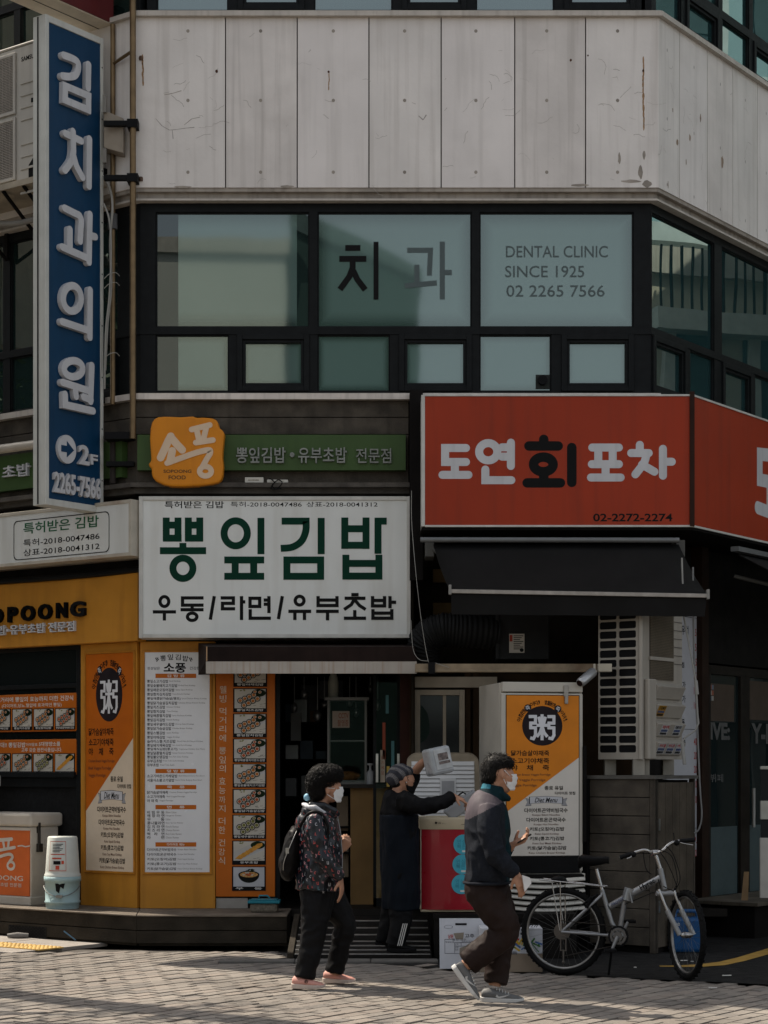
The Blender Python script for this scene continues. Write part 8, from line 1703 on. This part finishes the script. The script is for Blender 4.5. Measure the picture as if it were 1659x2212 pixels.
m.build('eyes', mat('eye_dark', (.01, .008, .007)), M_)
hb_ = [(q(1074, 1653), (.098, .083, .078)), (q(1062, 1667), (.069, .082, .096)), (q(1058, 1680), (.052, .070, .062)), (q(1088, 1650), (.060, .072, .050))]
m = MB()
for c, r in hb_: m.ball(c, r, 18)
ho = skinobj('hair', m, .011, HAIR, M_, 4)
m = MB(); scatter_hair(m, hb_, 2600, .034, .0015, 9, lambda p: p.z > q(0, 1692).z and not (p.x > q(1096, 0).x and p.z < q(0, 1662).z) and not (p.x > q(1079, 0).x and p.z < q(0, 1668).z), False, Vector((.25, 0, -.8))); scatter_hair(m, hb_[:1] + hb_[3:], 700, .04, .0015, 10, lambda p: p.z > q(0, 1650).z, False, Vector((.9, .1, .05))); m.build('strands', HAIR, ho)
facemask(M_, q(1081, 1690), (.099, .073), -.055, .056, mat('mask_white', (.6, .6, .59)), 62, (q(1089, 1663, -.082), q(1088, 1683, -.080)))
m = MB()
limb(m, [(q(1061, 1716), (.085, .10)), (q(1055, 1732), (.125, .165)), (q(1052, 1755), (.145, .205)), (q(1053, 1800), (.152, .215)), (q(1053, 1850), (.152, .212)), (q(1052, 1885), (.154, .205)), (q(1051, 1906), (.150, .200))], 26, side)
limb(m, [(q(1060, 1744, -.175), .078), (q(1056, 1785, -.23), .076), (q(1066, 1838, -.26), .068), (q(1092, 1868, -.245), .057), (q(1112, 1884, -.215), .047)], 16); limb(m, [(q(1064, 1745, .175), .075), (q(1072, 1845, .22), .066), (q(1100, 1830, .09), .048)], 14)
JN, JM, JT = mat('fleece_charcoal', (.026, .030, .040), .85, var=.2, scale=60, bump=.4, bscale=300), mat('yoke_mauve', (.066, .053, .062), .7, var=.12), mat('jacket_teal', (.008, .034, .044), .7, var=.2)
yr = pp(13.0); zc_ = lambda c: HZ - (c.z - H) * F / c.y; uc_ = lambda c: CU + c.x * F / c.y
def jcol(c):
    u, v = uc_(c), zc_(c)
    if v < 1770 - max(0, u - 1012) * .50 and c.y < 13.35: return 1
    if u > 1092 + (v - 1800) * .02 and v > 1745 and c.y > 12.83: return 2
    return 0
jk = skinobj('jacket', m, .0085, [JN, JM, JT], M_, 3, .016, (9, 7, 6), 7, jcol, fmask=lambda c: min(1, max(.15, (q(0, 1745).z - c.z) * 5)))
m = MB(); limb(m, [(q(1060, 1724), (.095, .112)), (q(1064, 1710), (.084, .094)), (q(1067, 1696), (.078, .084))], 22, (0, 1, 0)); m.tube([q(1078, 1712, -.07), q(1092, 1722, -.05), q(1099, 1726, 0)], [.022, .028, .02], 10)
skinobj('collar', m, .008, [JT, mat('collar_blue', (.015, .13, .18), .7)], jk, 3, 0, cf=lambda c: 1 if uc_(c) < 1060 and zc_(c) < 1703 else 0)
m = MB(); a = [q(1051, 1906) + Vector((.153 * math.cos(t), .203 * math.sin(t), 0)) for t in [2 * math.pi * i / 40 for i in range(41)]]; m.tube(a, .011, 8, cap=False); m.build('hem', JN, jk)
TRN = mat('trousers_brown', (.036, .023, .020), .62, var=.2, scale=5)
m = MB(); limb(m, [(q(1051, 1875, .0), (.10, .14)), (q(1051, 1899, -.01), (.130, .175)), (q(1052, 1925, -.06), (.145, .12)), (q(1072, 1968, -.09), (.112, .105)), (q(1092, 2010, -.09), (.094, .09)), (q(1050, 2048, -.09), (.092, .08)), (q(1010, 2082, -.09), (.080, .064))], 18, side); limb(m, [(q(1056, 1905, .05), (.13, .13)), (q(1076, 1965, .08), (.112, .105)), (q(1087, 2012, .08), (.090, .09)), (q(1078, 2070, .06), (.080, .08)), (q(1069, 2124, .04), (.082, .068))], 18, side)
skinobj('trousers', m, .0085, TRN, M_, 3, .014, (8, 6, 7), 12)
SHG = mat('shoe_grey', (.12, .12, .12), .55, var=.15, scale=30); SHS = mat('shoe_sole_white', (.50, .49, .47), .5, var=.08); LG_ = mat('shoe_logo_pale', (.42, .42, .41), .5)
shoe(M_, P(1040, 2164.5, 13.0), Vector((1, -.1, 0)), Vector((0, 0, 1)), .285, SHG, SHS, LG_, ('tick', LG_))
hl_, tl_ = q(975, 2092, -.10), q(1027, 2160, -.10); ff = (tl_ - hl_); shoe(M_, hl_, ff, Vector((-ff.z, 0, ff.x)), .278, SHG, SHS, LG_, ('tick', LG_))
ph_ = thing('phone', 'black smartphone held in the far hand of the walker in the dark jacket', 'phone', q(1135, 1812, .06)); A, B = q(1118, 1822, .055), q(1148, 1803, .055); d = (B - A).normalized(); up = Vector((-d.z, 0, d.x)); m = MB(); sd = Vector((0, 1, 0))
m.prism([A - sd * .037, B - sd * .037, B + sd * .037, A + sd * .037], [p + up * .009 for p in (A - sd * .037, B - sd * .037, B + sd * .037, A + sd * .037)]); m.build('phone_body', mat('phone_black', (.02, .018, .016), .25, spec=.6), ph_, bevel=.003)
pa = thing('paper_slip', 'folded white paper slip held in the near hand of the walker in the dark jacket', 'paper', q(1138, 1908, -.24)); m = MB(); m.prism([q(1128, 1890, -.25), q(1145, 1896, -.25), q(1148, 1908, -.25), q(1134, 1926, -.25)], [p + Vector((0, -.004, 0)) for p in (q(1126, 1898, -.19), q(1141, 1900, -.20), q(1143, 1910, -.2), q(1132, 1927, -.19))]); m.build('sheet', mat('paper_white', (.6, .6, .6), .6), pa)
# ---------------------------------------------------------------- cook at the freezer
q = pp(16.0); K_ = ped('person', 'standing cook in black with striped cap and black mask reaching into the open freezer', (q(862, 1900).x, 16.0, .07))
m = MB(); head(m, q(868, 1678), (.090, .075, .106), q(879, 1698), (.062, .056, .066), q(893, 1688), q(876.5, 1683, -.076), [(q(866, 1697), .056), (q(860, 1710), .056), (q(858, 1726), .075)])
limb(m, [(q(858, 1720), (.07, .11)), (q(861, 1790), (.10, .16)), (q(864, 1900), (.10, .15))])
limb(m, [(q(866, 1730, -.17), .045), (q(924, 1741, -.26), .038), (q(980, 1719, -.2), .025)]); limb(m, [(q(870, 1722, .16), .045), (q(893, 1675, .18), .04), (q(908, 1653, .12), .037), (q(922, 1640, .08), .027)])
limb(m, [(q(866, 1900, -.08), .09), (q(866, 1985, -.09), .055), (q(852, 2040, -.10), .04)]); limb(m, [(q(858, 1900, .08), .09), (q(842, 1985, .09), .055), (q(828, 2035, .12), .04)])
hand(m, q(981, 1719, -.2), Vector((.85, -.05, -.42)), Vector((-.2, .2, -1)), .55, 1.0, 1.0, True); hand(m, q(921, 1641, .08), Vector((.85, -.1, .45)), Vector((.3, -.6, -.6)), .5)
skinobj('body', m, .0065, SKIN, K_, 3)
m = MB()
for dy in (-.028, .028): m.ball(q(890, 1680, dy), (.007, .011, .005), 8)
m.build('eyes', mat('eye_dark', (.01, .008, .007)), K_)
m = MB(); m.ball(q(858, 1690), (.062, .07, .062), 14); m.ball(q(872, 1680, 0), (.07, .079, .045), 14); skinobj('hair', m, .011, HAIR, K_, 2)
if 'cap_stripes' not in _m:
    c_ = bpy.data.materials.new('cap_stripes'); c_.use_nodes = True; n = c_.node_tree.nodes; l = c_.node_tree.links; wv = n.new('ShaderNodeTexWave'); wv.inputs['Scale'].default_value = 6.5; wv.inputs['Distortion'].default_value = 2.5; wv.inputs['Detail'].default_value = 1; wv.bands_direction = 'DIAGONAL'
    tcn = n.new('ShaderNodeTexCoord'); l.new(tcn.outputs['Object'], wv.inputs[0]); cr_ = n.new('ShaderNodeValToRGB'); cr_.color_ramp.interpolation = 'CONSTANT'
    e = cr_.color_ramp.elements; e[0].color = (.012, .013, .02, 1); e[1].position = .55; e[1].color = (.22, .20, .17, 1)
    for p_, col_ in ((.66, (.012, .012, .018, 1)), (.80, (.015, .02, .06, 1)), (.90, (.25, .23, .20, 1)), (.97, (.012, .012, .016, 1))): x = e.new(p_); x.color = col_
    l.new(wv.outputs[1], cr_.inputs[0]); l.new(cr_.outputs[0], n['Principled BSDF'].inputs[0]); n['Principled BSDF'].inputs['Roughness'].default_value = .8; _m['cap_stripes'] = c_
m = MB(); m.ball(q(862, 1672), (.108, .096, .085), 20, 0, Matrix.Rotation(-.35, 3, 'Y')); m.ball(q(852, 1682), (.075, .092, .07), 16); m.ball(q(874, 1668), (.075, .085, .06), 14); skinobj('cap', m, .010, _m['cap_stripes'], K_, 3, .006, (14, 10, 14), 5)
facemask(K_, q(868, 1697), (.108, .073), -.058, .045, mat('mask_black', (.010, .010, .011), .75, var=.1), 66, (q(877, 1676, -.080), q(876, 1690, -.078)))
m = MB(); m.ball(q(878, 1690, -.086), .006, 8); m.build('earring', STEEL, K_)
TOP = mat('top_black', (.0095, .0095, .0105), .7, var=.2, scale=10)
m = MB(); limb(m, [(q(859, 1710), (.085, .10)), (q(857, 1724), (.12, .155)), (q(859, 1745), (.145, .19)), (q(862, 1790), (.152, .20)), (q(863, 1850), (.148, .185)), (q(864, 1895), (.150, .19))], 24, side)
limb(m, [(q(866, 1728, -.16), .082), (q(895, 1738, -.23), .078), (q(924, 1741, -.26), .068), (q(955, 1733, -.24), .060), (q(978, 1720, -.205), .046)], 16); limb(m, [(q(868, 1722, .16), .08), (q(885, 1690, .18), .07), (q(896, 1668, .165), .056)], 14)
skinobj('top', m, .009, TOP, K_, 3, .014, (8, 7, 7), 15)
m = MB(); limb(m, [(q(862, 1760, -.01), (.160, .205)), (q(863, 1850, -.01), (.160, .196)), (q(865, 1900), (.160, .198)), (q(866, 1950), (.158, .195)), (q(866, 1964), (.150, .19))], 24, side); skinobj('apron', m, .010, mat('apron_navy', (.010, .014, .021), .75, var=.2), K_, 3, .012, (8, 7, 3.5), 18)
m = MB(); limb(m, [(q(864, 1920, -.06), (.12, .11)), (q(866, 1985, -.09), (.095, .09)), (q(858, 2025, -.10), (.078, .075)), (q(851, 2044, -.10), (.074, .066))], 16, side); limb(m, [(q(860, 1920, .07), (.12, .11)), (q(844, 1985, .09), (.09, .09)), (q(830, 2034, .12), (.07, .066))], 16, side)
tr_o = skinobj('trousers', m, .009, TRB, K_, 3, .008, (8, 7, 8), 20)
m = MB()
for i in range(3):
    a, b = q(870 + i * 4.2, 1995, -.178), q(858 + i * 4.2, 2043, -.175); m.prism([a, a + Vector((.008, .003, 0)), b + Vector((.008, .003, 0)), b], [p + Vector((0, -.004, 0)) for p in (a, a + Vector((.008, .003, 0)), b + Vector((.008, .003, 0)), b)])
m.build('side_stripes', INKW, tr_o)
for (u, v, dy) in ((838, 2058, -.10), (812, 2050, .14)):
    hl_ = q(u, v, dy); hl_.z = .062 + (.025 if dy > 0 else 0); shoe(K_, hl_, Vector((1, -.15, .0)), Vector((0, 0, 1)), .235, mat('slipper_black', (.012, .012, .012), .5), BLACK, None, None, True)
    m = MB(); m.ball(hl_ + Vector((.055, 0, .06)), (.055, .04, .045), 10); m.build('sock', mat('sock_grey', (.14, .14, .145), .8), K_)
bpy.data.scenes.remove(TS)
for o in _to: bpy.data.curves.remove(o.data)
